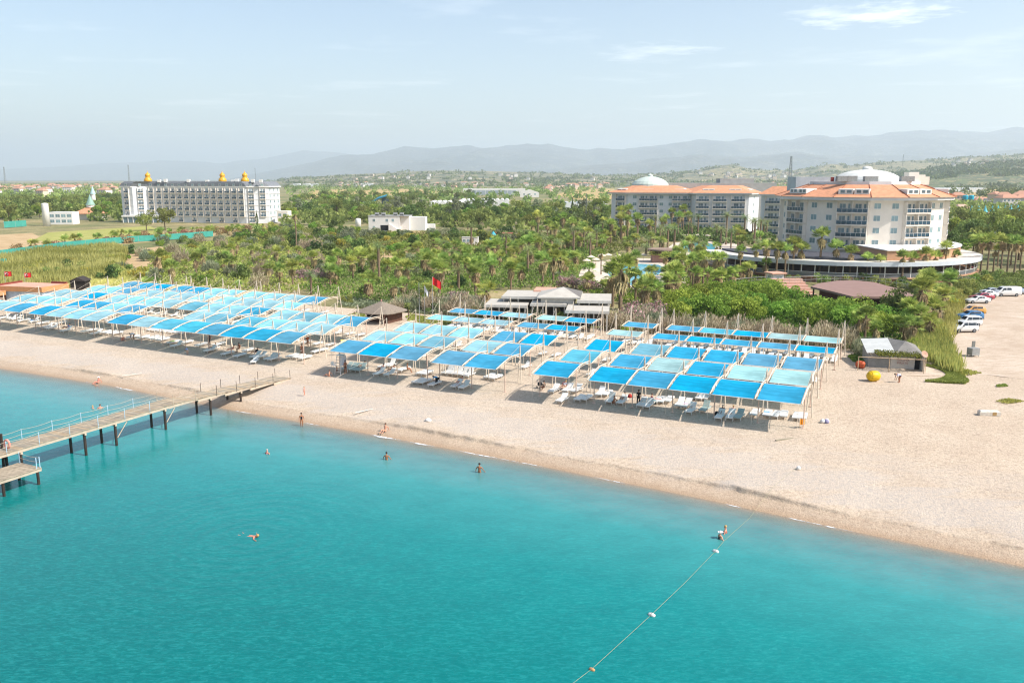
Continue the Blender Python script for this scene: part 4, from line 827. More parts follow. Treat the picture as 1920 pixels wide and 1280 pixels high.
def balcony_parts(w, d, h=2.35):
    k = ('b', w, d)
    if k not in _wm:
        s = MB().box(-w / 2, w / 2, -d, .02, -.28, 0); s.box(-w / 2, -w / 2 + .12, -d + .1, .02, .002, h + .3).box(w / 2 - .12, w / 2, -d + .1, .02, .002, h + .3)
        if w > 6.5: s.box(-.06, .06, -d + .1, .02, .002, h + .3)
        r = MB().box(-w / 2 + .13, w / 2 - .13, -d + .02, -d + .06, .12, .95, 0); r.box(-w / 2, w / 2, -d - .01, -d + .09, .952, 1.02, 1)
        n = max(2, int(w / 1.1))
        for i in range(n + 1): x = -w / 2 + .12 + (w - .24) * i / n; r.box(x - .025, x + .025, -d - .015, -d + .015, .003, .95, 1)
        g = MB(); n = 2 if w > 6.5 else 1
        for i in range(1):
            c = 0; q = min(w / n * .34, 1.7) * (1 if w > 4 else .8)
            g.box(c - q, c + q * .15, -.03, .01, .02, h - .25, 0).box(c + q * .55, c + q, -.03, .01, .02, h - .25, 0).box(c - q - .05, c + q + .05, -.04, .01, h - .248, h - .17, 1)
            for x in (-q, -q * .45, q * .15, q * .55, q): g.box(c + x - .03, c + x + .03, -.045, .01, .022, h - .25, 1)
        _wm[k] = (s.mesh('balcony', M_wall), r.mesh('railing', [M_rglass, M_white]), g.mesh('glass_door', [M_glass, M_white]), n)
    return _wm[k]
def balcony(parent, x, y, z, rz, w, d=1.1):
    s, r, g, n = balcony_parts(w, d); o = ob('balcony', s, parent, (x, y, z), rz); ob('railing', r, o)
    for i in range(n): ob('glass_door', g, o, ((i - (n - 1) / 2) * w / 2, 0, 0))
    return o
def wallframe(p0, p1):
    d = Vector((p1[0] - p0[0], p1[1] - p0[1])); L = d.length; d /= L; n = (d.y, -d.x); return d, L, math.atan2(n[0], -n[1]), n      # outward when walked left to right
def circ(cx, cy, r, n, a0=0): return [(cx + r * math.sin(a0 + 2 * PI * i / n), cy - r * math.cos(a0 + 2 * PI * i / n)) for i in range(n)]
# --- right tower with dome and restaurant podium
TX, TY = 95.2, 234.5; R0 = 20.4; Z0 = 8.5; FH = 3.02; Z1 = Z0 + 4 * FH
tw = thing('hotel_tower', 'round white hotel tower with terracotta roof, white dome and glass-railed balconies', 'hotel', (TX, TY, 2.5)); zl = -2.5
NS = 16; aoff = math.radians(-28.5 - 11.25)
ring = circ(0, 0, R0, NS, aoff)
MB().prism(ring, Z0 + zl - 2, Z1 + zl + .1).build('wall', M_wall, tw)
for i in range(NS):
    th = aoff + (i + .5) * 2 * PI / NS; deg = (math.degrees(th) + 22.5 + 180) % 360 - 180
    if abs(deg) > 105: continue
    rin = R0 * math.cos(PI / NS); nx, ny = math.sin(th), -math.cos(th); rz = math.atan2(nx, -ny); W_ = 2 * R0 * math.sin(PI / NS)
    isb = i % 2 == 0
    for k in range(4):
        z = Z0 + zl + k * FH + .12
        if isb: balcony(tw, nx * rin, ny * rin, z, rz, W_ - .5, 1.15)
        else:
            for q in (-.27, .27): window(tw, nx * rin - ny * q * W_, ny * rin + nx * q * W_, z + .95, rz, 1.55, 1.3)
cor = MB().prism(circ(0, 0, R0 + 2.1, NS, aoff), Z1 + zl + .11, Z1 + zl + .85); cor.build('cornice', M_wallb, tw)
rf = MB().loft(circ(0, 0, R0 + 2.6, NS, aoff), Z1 + zl + .86, circ(0, 0, 14.2, NS, aoff), Z1 + zl + 3.9)
hip = rf
for a, b_ in zip(circ(0, 0, R0 + 2.6, NS, aoff), circ(0, 0, 14.2, NS, aoff)): hip.tube([(a[0], a[1], Z1 + zl + .92), (b_[0], b_[1], Z1 + zl + 3.96)], .11, 5, 1)
hip.build('roof', [M_terra, mat('dark_ridge_tiles', '9a6248', .8)], tw)
for i in range(NS):
    th = aoff + (i + .5) * 2 * PI / NS; deg = (math.degrees(th) + 22.5 + 180) % 360 - 180
    if abs(deg) > 95: continue
    nx, ny = math.sin(th), -math.cos(th); rz = math.atan2(nx, -ny)
    for q in ((-1.9, 1.9) if i % 2 == 0 else ()):
        d = MB(); x0 = 20.6
        d.add([(-1.75, 0, 0), (1.75, 0, 0), (1.75, 0, 1.2), (-1.75, 0, 1.2), (-1.75, 3.2, 1.0), (1.75, 3.2, 1.0), (1.75, 3.2, 1.3), (-1.75, 3.2, 1.3)], [(0, 1, 2, 3), (3, 2, 6, 7), (1, 5, 6, 2), (0, 3, 7, 4)])
        dm = d.build('dormer', M_white, tw, (nx * x0 - ny * q, ny * x0 + nx * q, Z1 + zl + 1.6), rz); MB().box(-1.2, -.2, -.03, .01, .3, 1.0).box(.3, 1.4, -.03, .01, .3, 1.0).build('pane', M_glass, dm)
MB().prism(circ(0, 0, 13.9, NS, aoff), Z1 + zl + 3.6, Z1 + zl + 4.7).build('parapet', M_wallb, tw)
MB().lathe([(8.6, 4.6), (8.6, 5.2), (8.1, 5.9), (6.6, 6.75), (4.4, 7.4), (2.0, 7.75), (1.3, 7.8), (1.3, 8.15), (1.0, 8.5), (.3, 8.7)], n=28).build('dome', M_dome, tw, (.5, 0, Z1 + zl))
for x, w_ in ((-11.5, 2.6), (-8.8, 2.4)): MB().box(x, x + w_, -11.2, -9.8, Z1 + zl + 4.7, Z1 + zl + 6.1).build('plant_unit', mat('grey_louvres', '8c8d8a', .6, .2, 3), tw)
for x in (-5, 4.3): MB().box(x, x + 3.4, -12.6, -11.2, Z1 + zl + 4.7, Z1 + zl + 6.0).build('plant_unit', MATS['grey_louvres'], tw)
for x, y, w_, h_ in ((9.2, -6, 2.6, 3.2), (11.8, -5, 2.2, 2.5), (14.0, -4, 1.6, 2.0)): MB().bbox(x, x + w_, y, y + 3, Z1 + zl + 3.8, Z1 + zl + 3.9 + h_).build('roof_housing', M_wall, tw)
for x in (-12.2, -6.4): MB().box(x - .4, x + .4, -9.6, -9.3, Z1 + zl + 4.7, Z1 + zl + 5.8).build('red_door', mat('red_paint', '7d2f2b', .6), tw)
# podium
pd = thing('restaurant_podium', 'curved restaurant podium with white roof band and brown base wrapped round the hotel tower', 'restaurant', (TX - 9.5, TY - 7.5, 2.2)); NP = 48
def arcpts(r, a0, a1, n): return [(r * math.sin(a), -r * math.cos(a)) for a in np.radians(np.linspace(a0, a1, n))]
def band(r0, r1, z0, z1, a0=-95, a1=98, n=48):
    A, B = arcpts(r0, a0, a1, n), arcpts(r1, a0, a1, n); m = MB()
    for i in range(n - 1):
        p = [A[i], A[i + 1], B[i + 1], B[i]]; v = [(*q, z0) for q in p] + [(*q, z1) for q in p]
        m.add(v, [(0, 3, 2, 1), (4, 5, 6, 7), (1, 0, 4, 5), (3, 2, 6, 7)])
    for q, s_ in ((0, 0), (n - 1, 1)):
        m.add([(*A[q], z0), (*B[q], z0), (*B[q], z1), (*A[q], z1)], [(0, 1, 2, 3)])
    return m
RP = 33.5
band(20, RP + .1, -.1, 1.35).build('base_wall', M_brown, pd); band(20, RP + .6, 1.36, 1.6).build('floor_slab', M_tanw, pd)
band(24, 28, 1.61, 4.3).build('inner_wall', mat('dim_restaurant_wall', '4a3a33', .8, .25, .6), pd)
band(15, RP + .9, 4.4, 5.15).build('roof', mat('cream_roof_band', 'cfc7ba', .7, .08, .5), pd); band(RP + .91, RP + 1.0, 4.25, 5.2, n=60).build('awning', mat('pale_grey_awning', 'c3c8cc', .6, .05, 1), pd)
for a in np.radians(np.arange(-90, 97, 5.2)):
    MB().box(-.09, .09, -.09, .09, 1.61, 4.4).build('column', M_white, pd, (RP * math.sin(a), -RP * math.cos(a), 0), a)
band(RP + .05, RP + .12, 2.55, 2.64).build('handrail', M_white, pd); band(RP + .06, RP + .1, 1.62, 2.5, n=60).build('glass_balustrade', mat('grey_balustrade_glass', '6a6d70', .2, .15, .7, spec=.6), pd)
for a in np.radians(np.arange(-60, 76, 7.0)):
    r_ = thing('dining_table', 'red-clothed dining table behind the podium railing', 'table', (TX - 8 + 31.2 * math.sin(a), TY - 7.5 - 31.2 * math.cos(a), 3.51), a, 'dining tables on the podium terrace')
    MB().bbox(-.7, .7, -.5, .5, .68, .75).build('table_top', mat('red_cloth', '8a3538', .8), r_); MB().box(-.06, .06, -.06, .06, 0, .68).build('leg', M_blk, r_)
band(12, 29.5, 5.16, 7.4, a0=2, a1=98).build('terrace_wall', M_tanw, pd); band(12, 29.8, 7.41, 7.6, a0=1.6, a1=98.4).build('terrace_coping', M_white, pd)
band(12, 29.5, 5.16, 5.55, a0=-95, a1=1.5).build('dark_roof', mat('dark_roof_felt', '4a4a50', .9, .1, .5), pd)
# --- middle wings
def wing(name, label, pts, floors, z0, bays, roofh, ovh=2.0, dome=None, rd=12, base=True):
    """pts: front outline left to right in world xy; bays: per front facet a list of (fraction, kind, width)"""
    ox, oy = pts[0]; r = thing(name, label, 'hotel', (ox, oy, 2.5)); P = [(p[0] - ox, p[1] - oy) for p in pts]
    dx, dy = P[-1][0] - P[0][0], P[-1][1] - P[0][1]; L = math.hypot(dx, dy); bx, by = -dy / L, dx / L
    back = [(P[-1][0] + bx * rd, P[-1][1] + by * rd), (P[0][0] + bx * rd, P[0][1] + by * rd)]; foot = P + back; zt = z0 + floors * 3.1
    MB().prism(foot, -.3, zt).build('wall', M_wallb, r)
    for i in range(len(P) - 1):
        d, L_, rz, n = wallframe(P[i], P[i + 1])
        for k in range(floors):
            z = z0 + k * 3.1 + .12
            for f, kind, w in bays[i]:
                x, y = P[i][0] + d.x * f * L_, P[i][1] + d.y * f * L_
                if kind == 'b': balcony(r, x, y, z, rz, w, 1.1)
                else: window(r, x, y, z + .95, rz, w, 1.3)
    c = Vector((sum(p[0] for p in foot) / len(foot), sum(p[1] for p in foot) / len(foot)))
    def off(o): return [tuple(Vector(p) + (Vector(p) - c).normalized() * o) for p in foot]
    MB().prism(off(ovh * .85), zt + .01, zt + .6).build('cornice', M_wallb, r)
    ro = MB().loft(off(ovh), zt + .61, [tuple(c + (Vector(p) - c) * .5) for p in foot], zt + roofh).build('roof', M_terra, r)
    for i in range(len(P) - 1):
        d, L_, rz, n = wallframe(P[i], P[i + 1]); m = int(L_ // 9)
        for q in range(m):
            f = (q + .5) / m; x, y = P[i][0] + d.x * f * L_ - n[0] * 1.4, P[i][1] + d.y * f * L_ - n[1] * 1.4
            dm = MB().add([(-2.6, 0, 0), (2.6, 0, 0), (2.6, 0, 1.2), (-2.6, 0, 1.2), (-2.6, 3, .9), (2.6, 3, .9), (2.6, 3, 1.5), (-2.6, 3, 1.5)], [(0, 1, 2, 3), (3, 2, 6, 7), (1, 5, 6, 2), (0, 3, 7, 4)]).build('dormer', M_white, r, (x, y, zt + 1.0), rz)
            MB().box(-2.1, -.3, -.03, .01, .2, 1.0).box(.3, 2.1, -.03, .01, .2, 1.0).build('pane', M_glass, dm)
    return r, c, zt
def W2(u, Y): return ((u - 960) / F_PX * (Y * .985), Y)
r1, c, zt = wing('hotel_wing', 'white hotel wing with terracotta roof and low green-white dome, farthest left of the pool wings', [W2(1147, 398), W2(1178, 392), W2(1252, 388), W2(1300, 386)], 5, 1.2,
     [[(.6, 'b', 5)], [(.17, 'w', 1.6), (.52, 'b', 8.4), (.85, 'w', 1.6)], [(.12, 'w', 1.6), (.55, 'b', 8.4), (.93, 'w', 1.6)]], 3.7, 2.2, rd=22)
MB().lathe([(8.6, 0), (8.4, 1), (7.2, 2.3), (5.2, 3.4), (2.6, 4.2), (1.2, 4.4), (1.2, 5), (.3, 5.6)], n=24).build('dome', mat('pale_green_dome', 'bcc6bb', .6, .05, 1), r1, (c.x - 1, c.y + 4, zt + 3.4))
wing('hotel_wing', 'white hotel wing with terracotta roof in three balcony columns between two other wings', [W2(1304, 382), W2(1405, 378), W2(1424, 390)], 5, 1.2, [[(.14, 'b', 5.8), (.46, 'b', 6), (.8, 'b', 6)], [(.5, 'w', 1.4)]], 3.8, 1.8, rd=16)
wing('hotel_wing', 'narrow white hotel wing with one balcony column beside the round tower', [W2(1428, 352), W2(1492, 345)], 5, 1.2, [[(.36, 'b', 6), (.82, 'w', 1.5)]], 3.7, 1.6, rd=14)
x, y = W2(1330, 412); tag(MB().bbox(-22, 30, -6, 6, 0, 21.5).bbox(4, 20, -4, 4, 21.5, 23.5).build('service_block', M_greyroof, None, (x, y, 2.5)), 'long grey flat-roofed service block behind the hotel wings', 'building')
x, y = W2(1570, 262); tag(MB().bbox(-14, 6, -4, 4, 0, 24).build('roof_hall', mat('grey_blue_metal_roof', 'a3adb2', .5, .1, .6), None, (x, y, 2.5)), 'long grey-blue metal hall roof left of the white dome', 'building')
# --- left hotel with golden domes
LH = [(-213, 472), (-206, 470), (-199.5, 474), (-190, 472), (-141.5, 459), (-130.5, 463), (-128, 477), (-200, 496)]
o0 = Vector(LH[0]); lh = thing('palace_hotel', 'long white seven-storey hotel with slate mansard roof and three golden onion domes', 'hotel', (*o0, 2.5)); Q = [(p[0] - o0.x, p[1] - o0.y) for p in LH]
MB().prism(Q, -.3, 19).build('wall', M_wallb, lh)
cc = Vector((sum(p[0] for p in Q) / len(Q), sum(p[1] for p in Q) / len(Q)))
def inset(o, e=0): return [tuple(Vector(p) + (Vector(p) - cc).normalized() * o) for p in Q]
MB().prism(inset(1.0), 19.01, 19.5).build('cornice', M_white, lh)
ms = MB().loft(inset(.6), 19.51, inset(-.3), 20.9, cap=False); ms.loft(inset(-.3), 20.9, inset(-2.2), 22.0); mso = ms.build('mansard_roof', M_slate, lh)
nw = 0; rest = MB()
for i in range(6):
    d, L_, rz, n = wallframe(Q[i], Q[i + 1]); m = max(1, int(L_ / 4.0))
    for q in range(m):
        f = (q + .5) / m; x, y = Q[i][0] + d.x * f * L_, Q[i][1] + d.y * f * L_
        for k in range(6):
            if k == 0 and q % 2: continue
            z = .6 + k * 3.07
            if i == 5: window(lh, x, y, z + .9, rz, 1.4, 1.4)
            else: balcony(lh, x, y, z, rz, min(3.0, L_ / m - .4), .8); nw += 1
        if i != 5: window(lh, x + n[0] * .45, y + n[1] * .45, 19.72, rz, 1.3, 1.0, 1, 'dormer_window')
for k in range(1, 7):
    pts = [tuple(Vector(p) + (Vector(p) - cc).normalized() * .25) for p in Q]; MB().prism(pts, .3 + k * 3.07 - .12, .3 + k * 3.07 + .05).build('floor_band', M_white, lh)
on = [(2.1, 0), (2.45, .6), (2.5, 1.3), (2.2, 2.2), (1.5, 3.0), (1.3, 3.3), (1.55, 3.8), (1.7, 4.4), (1.45, 5.1), (.8, 5.7), (.35, 6.1), (.12, 6.9), (.05, 7.4)]
for u in (279, 418.5, 460.5):
    x, y = W2(u, 478 - (u - 279) * .06); MB().lathe(on, n=18).build('onion_dome', M_gold, lh, (x - o0.x, y - o0.y, 21.5), 0, True).scale = (.85, .85, .85)
for u in (300, 312, 355, 390, 438, 446, 475, 490): x, y = W2(u, 474 - (u - 279) * .07); MB().bbox(-.8, .8, -.8, .8, 21.5, 22.8 + random.random() * .6).build('roof_vent', M_white, lh, (x - o0.x, y - o0.y, 0))
x, y = W2(262, 466); r = thing('entrance_pavilion', 'low white glazed pavilion at the left foot of the long hotel', 'pavilion', (x, y, 2.5))
MB().bbox(-11, 9, 0, 6, 3.2, 4.0).build('roof', M_white, r); MB().box(-10.5, 8.5, .6, 5.5, 0, 3.19).build('glazing', M_glass, r)
for k in range(8): MB().box(-10.6 + k * 2.7, -10.3 + k * 2.7, .3, .6, 0, 3.19).build('column', M_white, r)
x, y = W2(528, 460); r = thing('annex', 'small pale two-storey annex at the right end of the long hotel', 'building', (x, y, 2.5)); MB().bbox(-3, 2.6, 0, 8, 0, 6.5).build('wall', M_wall, r)
for a in (-1.6, 1.2): window(r, a, 0, 3.8, 0, 1.6, 1.4)
# --- beach restaurant
RO = -ROW; x, y = at(1025, 598, 2.5); br = thing('beach_restaurant', 'beach restaurant of several pale flat roofs around a grey hipped centre roof', 'restaurant', (x, y, 2.5), -.12)
def L(u, v, z):
    a, b_ = at(u, v, z); q = Vector((a - x, b_ - y)); c_, s_ = math.cos(.12), math.sin(.12); return q.x * c_ - q.y * s_, q.x * s_ + q.y * c_
def slab(u0, u1, vf, vb, z, th=.28):
    a = L(u0, vf, z); b_ = L(u1, vf, z); c_ = L((u0 + u1) / 2, vb, z); y0 = (a[1] + b_[1]) / 2
    return (a[0], b_[0], y0, c_[1], z - 2.5 - th, z - 2.5)
M_rf = mat('pale_boarded_roof', 'b4aea3', .85, .1, .8)
for nm, a in (('roof', slab(907, 988, 572, 560, 5.6)), ('roof', slab(940, 1030, 556, 544, 6.6)), ('roof', slab(994, 1062, 570, 556, 6.0)), ('roof', slab(1060, 1142, 583, 569, 5.9)), ('roof', slab(1082, 1146, 564, 550, 6.7))):
    o = MB().box(*a).build(nm, M_rf, br); MB().box(a[0] - .05, a[1] + .05, a[2] - .09, a[2] - .005, a[4] - .12, a[5] + .03).build('fascia', M_boards, o)
    for k in range(4): q = a[0] + .3 + (a[1] - a[0] - .6) * k / 3; MB().box(q - .1, q + .1, a[2] + .3, a[2] + .5, -.3, a[4] - .002).build('column', M_boards, br)
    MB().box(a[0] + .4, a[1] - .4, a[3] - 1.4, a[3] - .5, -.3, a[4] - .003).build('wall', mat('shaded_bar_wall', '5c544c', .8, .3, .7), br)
a = slab(1010, 1080, 557, 546, 7.0); cx, cy = (a[0] + a[1]) / 2 + .8, (a[2] + a[3]) / 2
MB().box(a[0] + .3, a[1] - .3, a[2] + .3, a[3] - .3, 3, 4.5).build('clerestory', M_boards, br)
p4 = [(a[0] - .3, a[2] - .3, 4.51), (a[1] + .8, a[2] - .3, 4.51), (a[1] + .8, a[3] + .5, 4.51), (a[0] - .3, a[3] + .5, 4.51), (cx, cy, 5.75)]
rr = MB().add(p4, [(0, 1, 4), (2, 3, 4), (3, 0, 4)]).add(p4, [(1, 2, 4)], 1).build('hipped_roof', [M_rf, mat('dark_roof_side', '6e6a66', .9, .1, 2)], br); MB().prism([p[:2] for p in p4[:4]], 4.3, 4.5).build('eaves', M_boards, br)
MB().box(*slab(1000, 1040, 545, 538, 6.8)).build('back_roof', M_pinkr, br); MB().box(-11, 14, 1.2, 1.3, -.3, 1.0).build('bar_counter', M_wood, br)
# --- thatched hut
x, y = at(716, 603, 2.4); r = thing('thatched_bar_hut', 'thatched hut with wide grey hipped roof and wooden counter beside the aisle', 'hut', (x, y, 2.4), -.55, sc=(1, 1, .78))
MB().box(-2.3, 2.3, -1.2, 2.6, 0, 2.3).build('wall', M_wood, r); MB().box(-2.0, .6, -1.24, -1.2, 1.1, 2.0).build('opening', M_blk, r); MB().box(-2.34, -2.3, -.8, 2.0, 1.1, 2.0).build('opening', M_blk, r); MB().box(-2.5, 2.4, -1.6, -1.25, 1.0, 1.08).build('counter', M_wood, r)
th = MB(); n = 28; prof = [(4.3, 2.25), (4.35, 2.4), (3.0, 3.05), (1.6, 3.7), (.45, 4.25), (.1, 4.4)]
def sq(rr, a): c_, s_ = math.cos(a), math.sin(a); k = 1 / (abs(c_) ** 5 + abs(s_) ** 5) ** .2; return rr * k * c_ * .82, rr * k * s_ * .82
v = [(*sq(rr, 2 * PI * j / n), z + (.05 * math.sin(j * 5.3) if z < 2.5 else 0)) for rr, z in prof for j in range(n)]
th.add(v, [(i * n + j, i * n + (j + 1) % n, (i + 1) * n + (j + 1) % n, (i + 1) * n + j) for i in range(5) for j in range(n)] + [tuple(range(n - 1, -1, -1))])
th.build('thatched_roof', mat('grey_thatch', '84786a', .95, .3, 6, bump=.8, bscale=25), r); MB().lathe([(.1, 4.35), (.16, 4.6), (.05, 4.9)], n=8).build('finial', mat('pink_finial', 'b08078', .7), r)
for a in ((-3.2, -3.2), (3.2, -3.2), (-3.2, 3.2), (3.2, 3.2)): MB().tube([(*a, 0), (*a, 2.4)], .08, 6).build('post', M_wood, r)
# --- orange roofed bar, dark hut, amphitheatre, kiosk
x, y = at(22, 568, 2.4); r = thing('orange_beach_bar', 'beach bar with pink flat roofs and orange fascia at the left end of the shelters', 'beach bar', (x, y, 2.4), -ROW + .22)
M_or = mat('orange_fascia', 'bf8a5c', .7, .1, 2)
MB().box(-3.5, 7.2, 0, 7, 3.0, 3.15).build('roof', M_pinkr, r); MB().box(-3.6, 7.3, -.1, 0, 2.3, 3.25).build('fascia', M_or, r); MB().box(7.2, 7.3, 0.003, 7, 2.3, 3.25).build('fascia', M_or, r); MB().box(-3.2, 6.9, .4, 6.6, 0, 2.99).build('wall', mat('pale_blue_mural', 'b9cbd8', .8, .25, .8), r)
MB().box(-10, -1, -4.5, 1.2, 2.2, 2.35).build('lower_roof', M_pinkr, r); MB().box(-10.1, -.9, -4.6, -4.5, 1.6, 2.45).build('lower_fascia', M_or, r); MB().box(-.99, -.9, -4.49, -.2, 1.6, 2.45).build('lower_fascia', M_or, r); MB().box(-9.5, -1.5, -3.6, 1, 0, 2.19).build('lower_wall', M_wood, r)
MB().box(-3.7, -3.61, 0, 7, 2.6, 3.5).build('parapet', mat('maroon_trim', '7d3b30', .8), r); MB().box(3.5, 7.0, 6.6, 7.0, 3.151, 3.5).build('parapet', mat('maroon_trim', '7d3b30', .8), r)
for k in range(3): MB().box(-4.4 - k * 2.2, -4.0 - k * 2.2, -4.4, -4.1, 0, 1.6).build('column', mat('orange_column', 'b8602c', .8), r)
def tall_flag(u, v, h, cloth, lab, crescent=False, drop=0):
    x, y = at(u, v, 2.4); r = thing('flagpole', lab, 'flagpole', (x, y, 2.4), .1); MB().tube([(0, 0, 0), (0, 0, h)], .05, 6, r1=.035).build('pole', M_greyroof, r)
    if cloth is None: return
    V = []; nx, ny = 8, 5; Wd, Hd = ((1.9, 1.25) if not crescent else (1.3, .95)) if cloth.name != 'white_flag' else (.9, .9)
    for i in range(nx + 1):
        for j in range(ny + 1): V.append((.05 + i / nx * Wd * (1 - drop * .35), .12 * math.sin(i * 1.1), h - .1 - j / ny * Hd - drop * i / nx * 1.1))
    o = MB().add(V, [(i * (ny + 1) + j, (i + 1) * (ny + 1) + j, (i + 1) * (ny + 1) + j + 1, i * (ny + 1) + j + 1) for i in range(nx) for j in range(ny)]).build('flag_cloth', cloth, r)
    if crescent:
        m = MB(); n = 16; A = [(.50 + .24 * math.cos(a), -.2, h - .50 + .24 * math.sin(a)) for a in np.linspace(.5, 2 * PI - .5, n)]; B = [(.56 + .19 * math.cos(a), -.2, h - .57 + .19 * math.sin(a)) for a in np.linspace(.55, 2 * PI - .55, n)]
        m.add(A + B, [(i, i + 1, n + i + 1, n + i) for i in range(n - 1)]); S_ = [(.82 + (.11 if k % 2 == 0 else .045) * math.cos(PI + k * PI / 5), -.2, h - .57 + (.11 if k % 2 == 0 else .045) * math.sin(PI + k * PI / 5)) for k in range(10)]; m.add(S_, [tuple(range(10))])
        m.build('crescent_and_star', M_white, o)
M_red = mat('red_flag_cloth', 'b81f1f', .8)
tall_flag(812, 612, 8.2, M_red, 'flagpole with a drooping plain red flag, rightmost of three by the hut', drop=.8); tall_flag(797, 611, 6.7, mat('white_flag', 'd8d8d8', .8), 'flagpole with a small limp white flag, middle of three', drop=1.0); tall_flag(787, 610, 7.0, None, 'bare flagpole without a flag, left of the white one')
tall_flag(13, 556, 5.2, M_red, 'flagpole with red crescent flag at the left end above the orange bar', True); tall_flag(49, 549, 4.3, M_red, 'flagpole with red crescent flag above the pink bar roof', True)
x, y = at(147, 548, 2.4); r = thing('dark_hut', 'small dark timber hut in front of the yellow reeds', 'hut', (x, y, 2.4), .1); MB().box(-1.5, 1.5, 0, 3, 0, 2.4).build('wall', mat('blackened_timber', '2e2722', .9, .3, 3), r)
MB().add([(-1.8, -.3, 2.35), (1.8, -.3, 2.35), (1.8, 3.3, 2.35), (-1.8, 3.3, 2.35), (0, -.3, 3.2), (0, 3.3, 3.2)], [(0, 1, 4), (1, 2, 5, 4), (2, 3, 5), (3, 0, 4, 5), (3, 2, 1, 0)]).build('roof', mat('dark_roof_boards', '3a332e', .9, .2, 3), r)
zt = 7.0; pts = [(1520, 537), (1535, 531), (1570, 526), (1600, 525), (1640, 529), (1690, 543), (1716, 555), (1640, 556), (1600, 556), (1560, 546)]
P_ = [at(u, v, zt) for u, v in pts]; c0 = np.mean(P_, 0); r = thing('stage_pavilion', 'wide brown polygonal stage roof in front of the restaurant podium', 'pavilion', (*c0, 2.5)); Pl = [(p[0] - c0[0], p[1] - c0[1]) for p in P_]
MB().prism(Pl, 4.15, 4.5).build('roof', mat('brown_roof_felt', '8a6f66', .9, .08, .6), r); MB().prism([(p[0] * .8, p[1] * .8) for p in Pl], -.2, 4.14).build('wall', mat('dark_red_wall', '6b3f37', .9, .2, 1), r)
for p in Pl[::2]: MB().tube([(p[0] * .93, p[1] * .93, 0), (p[0] * .93, p[1] * .93, 4.15)], .16, 8).build('column', M_wood, r)
x, y = at(1500, 556, 2.5); r = thing('terrace_steps', 'pink stone terrace steps left of the brown stage roof', 'steps', (x, y, 2.5), .05); m = MB()
for k in range(6): m.box(-3.2, 3.4, k * 1.5, 9.2 - .002 * k, (k - 1) * .45 if k else -.3, k * .45 + .45)
m.build('steps', mat('pink_stone', 'bd9683', .9, .12, 2), r)
x, y = at(1458, 542, 2.5); r = thing('white_kiosk', 'small white kiosk with pink canopy roof beside the terrace steps', 'kiosk', (x, y, 2.5), .25); MB().bbox(-1.35, 1.35, 0, 2.6, 0, 3.3).build('wall', M_white, r); MB().bbox(-1.8, 1.8, -.5, 3.0, 3.31, 3.55).build('roof', M_pinkr, r)
window(r, .2, 0, 1.6, 0, 1.4, 1.1); window(r, -1.35, 1.3, 1.2, -PI / 2, 1.0, 1.7)
def rail(pxs, z, h, nm, lab):
    pts = [at(u, v, z) for u, v in pxs]; r = thing(nm, lab, 'railing', (*pts[0], z)); Q_ = [(a - pts[0][0], b_ - pts[0][1]) for a, b_ in pts]
    MB().tube([(*q, h) for q in Q_], .05, 5).tube([(*q, h * .5) for q in Q_], .03, 4).build('handrail', M_greyroof, r); m = MB()
    for a, b_ in zip(Q_[:-1], Q_[1:]):
        n = max(2, int(math.dist(a, b_) / 1.2))
        for k in range(n): f = k / n; m.tube([(a[0] + (b_[0] - a[0]) * f, a[1] + (b_[1] - a[1]) * f, 0), (a[0] + (b_[0] - a[0]) * f, a[1] + (b_[1] - a[1]) * f, h)], .025, 4)
    m.build('balusters', M_greyroof, r)
rail([(1470, 533), (1540, 529), (1600, 530), (1660, 534), (1712, 541)], 5.0, 1.4, 'terrace_railing', 'long grey railing behind the brown stage roof'); rail([(1366, 536), (1400, 532), (1445, 529)], 3.4, 1.3, 'terrace_railing', 'grey railing left of the white kiosk')
# --- pools
def poolw(name):
    t = NT(name); c = t.mix(t.ramp(t.noise(.8, 4, .6), [(.35, 0.), (.65, 1.)]), rgb('1aa0c4'), rgb('56c4d8')); t.link(c, t.b.inputs['Base Color']); t.b.inputs['Roughness'].default_value = .1; t.bump(t.noise(2.2, 3), .25, .1); return t.m
PW = poolw('pool_water')
patch('pool_deck', [(1080, 530), (1095, 492), (1180, 484), (1262, 486), (1300, 500), (1290, 530), (1200, 545)], M_pave, 2.56); patch('pool_deck', [(1240, 474), (1265, 455), (1360, 452), (1420, 468), (1380, 486), (1290, 484)], M_pave, 2.56)
patch('pool_water', [(1138, 512), (1142, 502), (1160, 497), (1200, 495), (1235, 497), (1246, 503), (1236, 514), (1210, 524), (1188, 536), (1160, 530), (1145, 520)], PW, 2.60, h=.1); patch('pool_water', [(1276, 466), (1284, 457), (1320, 455), (1340, 459), (1342, 470), (1325, 480), (1300, 476)], PW, 2.60, h=.1)
for i, (u, v) in enumerate([(1100, 500), (1108, 493), (1117, 498), (1128, 490), (1140, 489), (1160, 491), (1206, 489), (1240, 491), (1253, 447), (1262, 447), (1275, 449), (1288, 449), (1294, 450), (1309, 449), (1316, 450), (1326, 450), (1340, 451), (1352, 452)]):
    x, y = at(u, v, 2.56); r = thing('straw_parasol', 'cream parasol standing beside the nearer round pool' if i < 8 else 'cream parasol in the row behind the farther pool', 'parasol', (x, y, 2.56), i, sc=.8, group= 'parasols round the nearer pool' if i < 8 else 'parasols behind the farther pool')
    MB().tube([(0, 0, 0), (0, 0, 2.7)], .05, 5).build('pole', M_stickr, r); MB().lathe([(1.55, 2.05), (1.5, 2.12), (.7, 2.5), (.08, 2.8)], n=12).build('canopy', mat('cream_parasol_cloth', 'd3c4ab', .9, .1, 3), r)
x, y = at(1243, 493, 2.5); r = thing('pool_bar', 'pool bar with flat brown roof and ivy-covered front behind the nearer pool', 'bar', (x, y, 2.5), -.1)
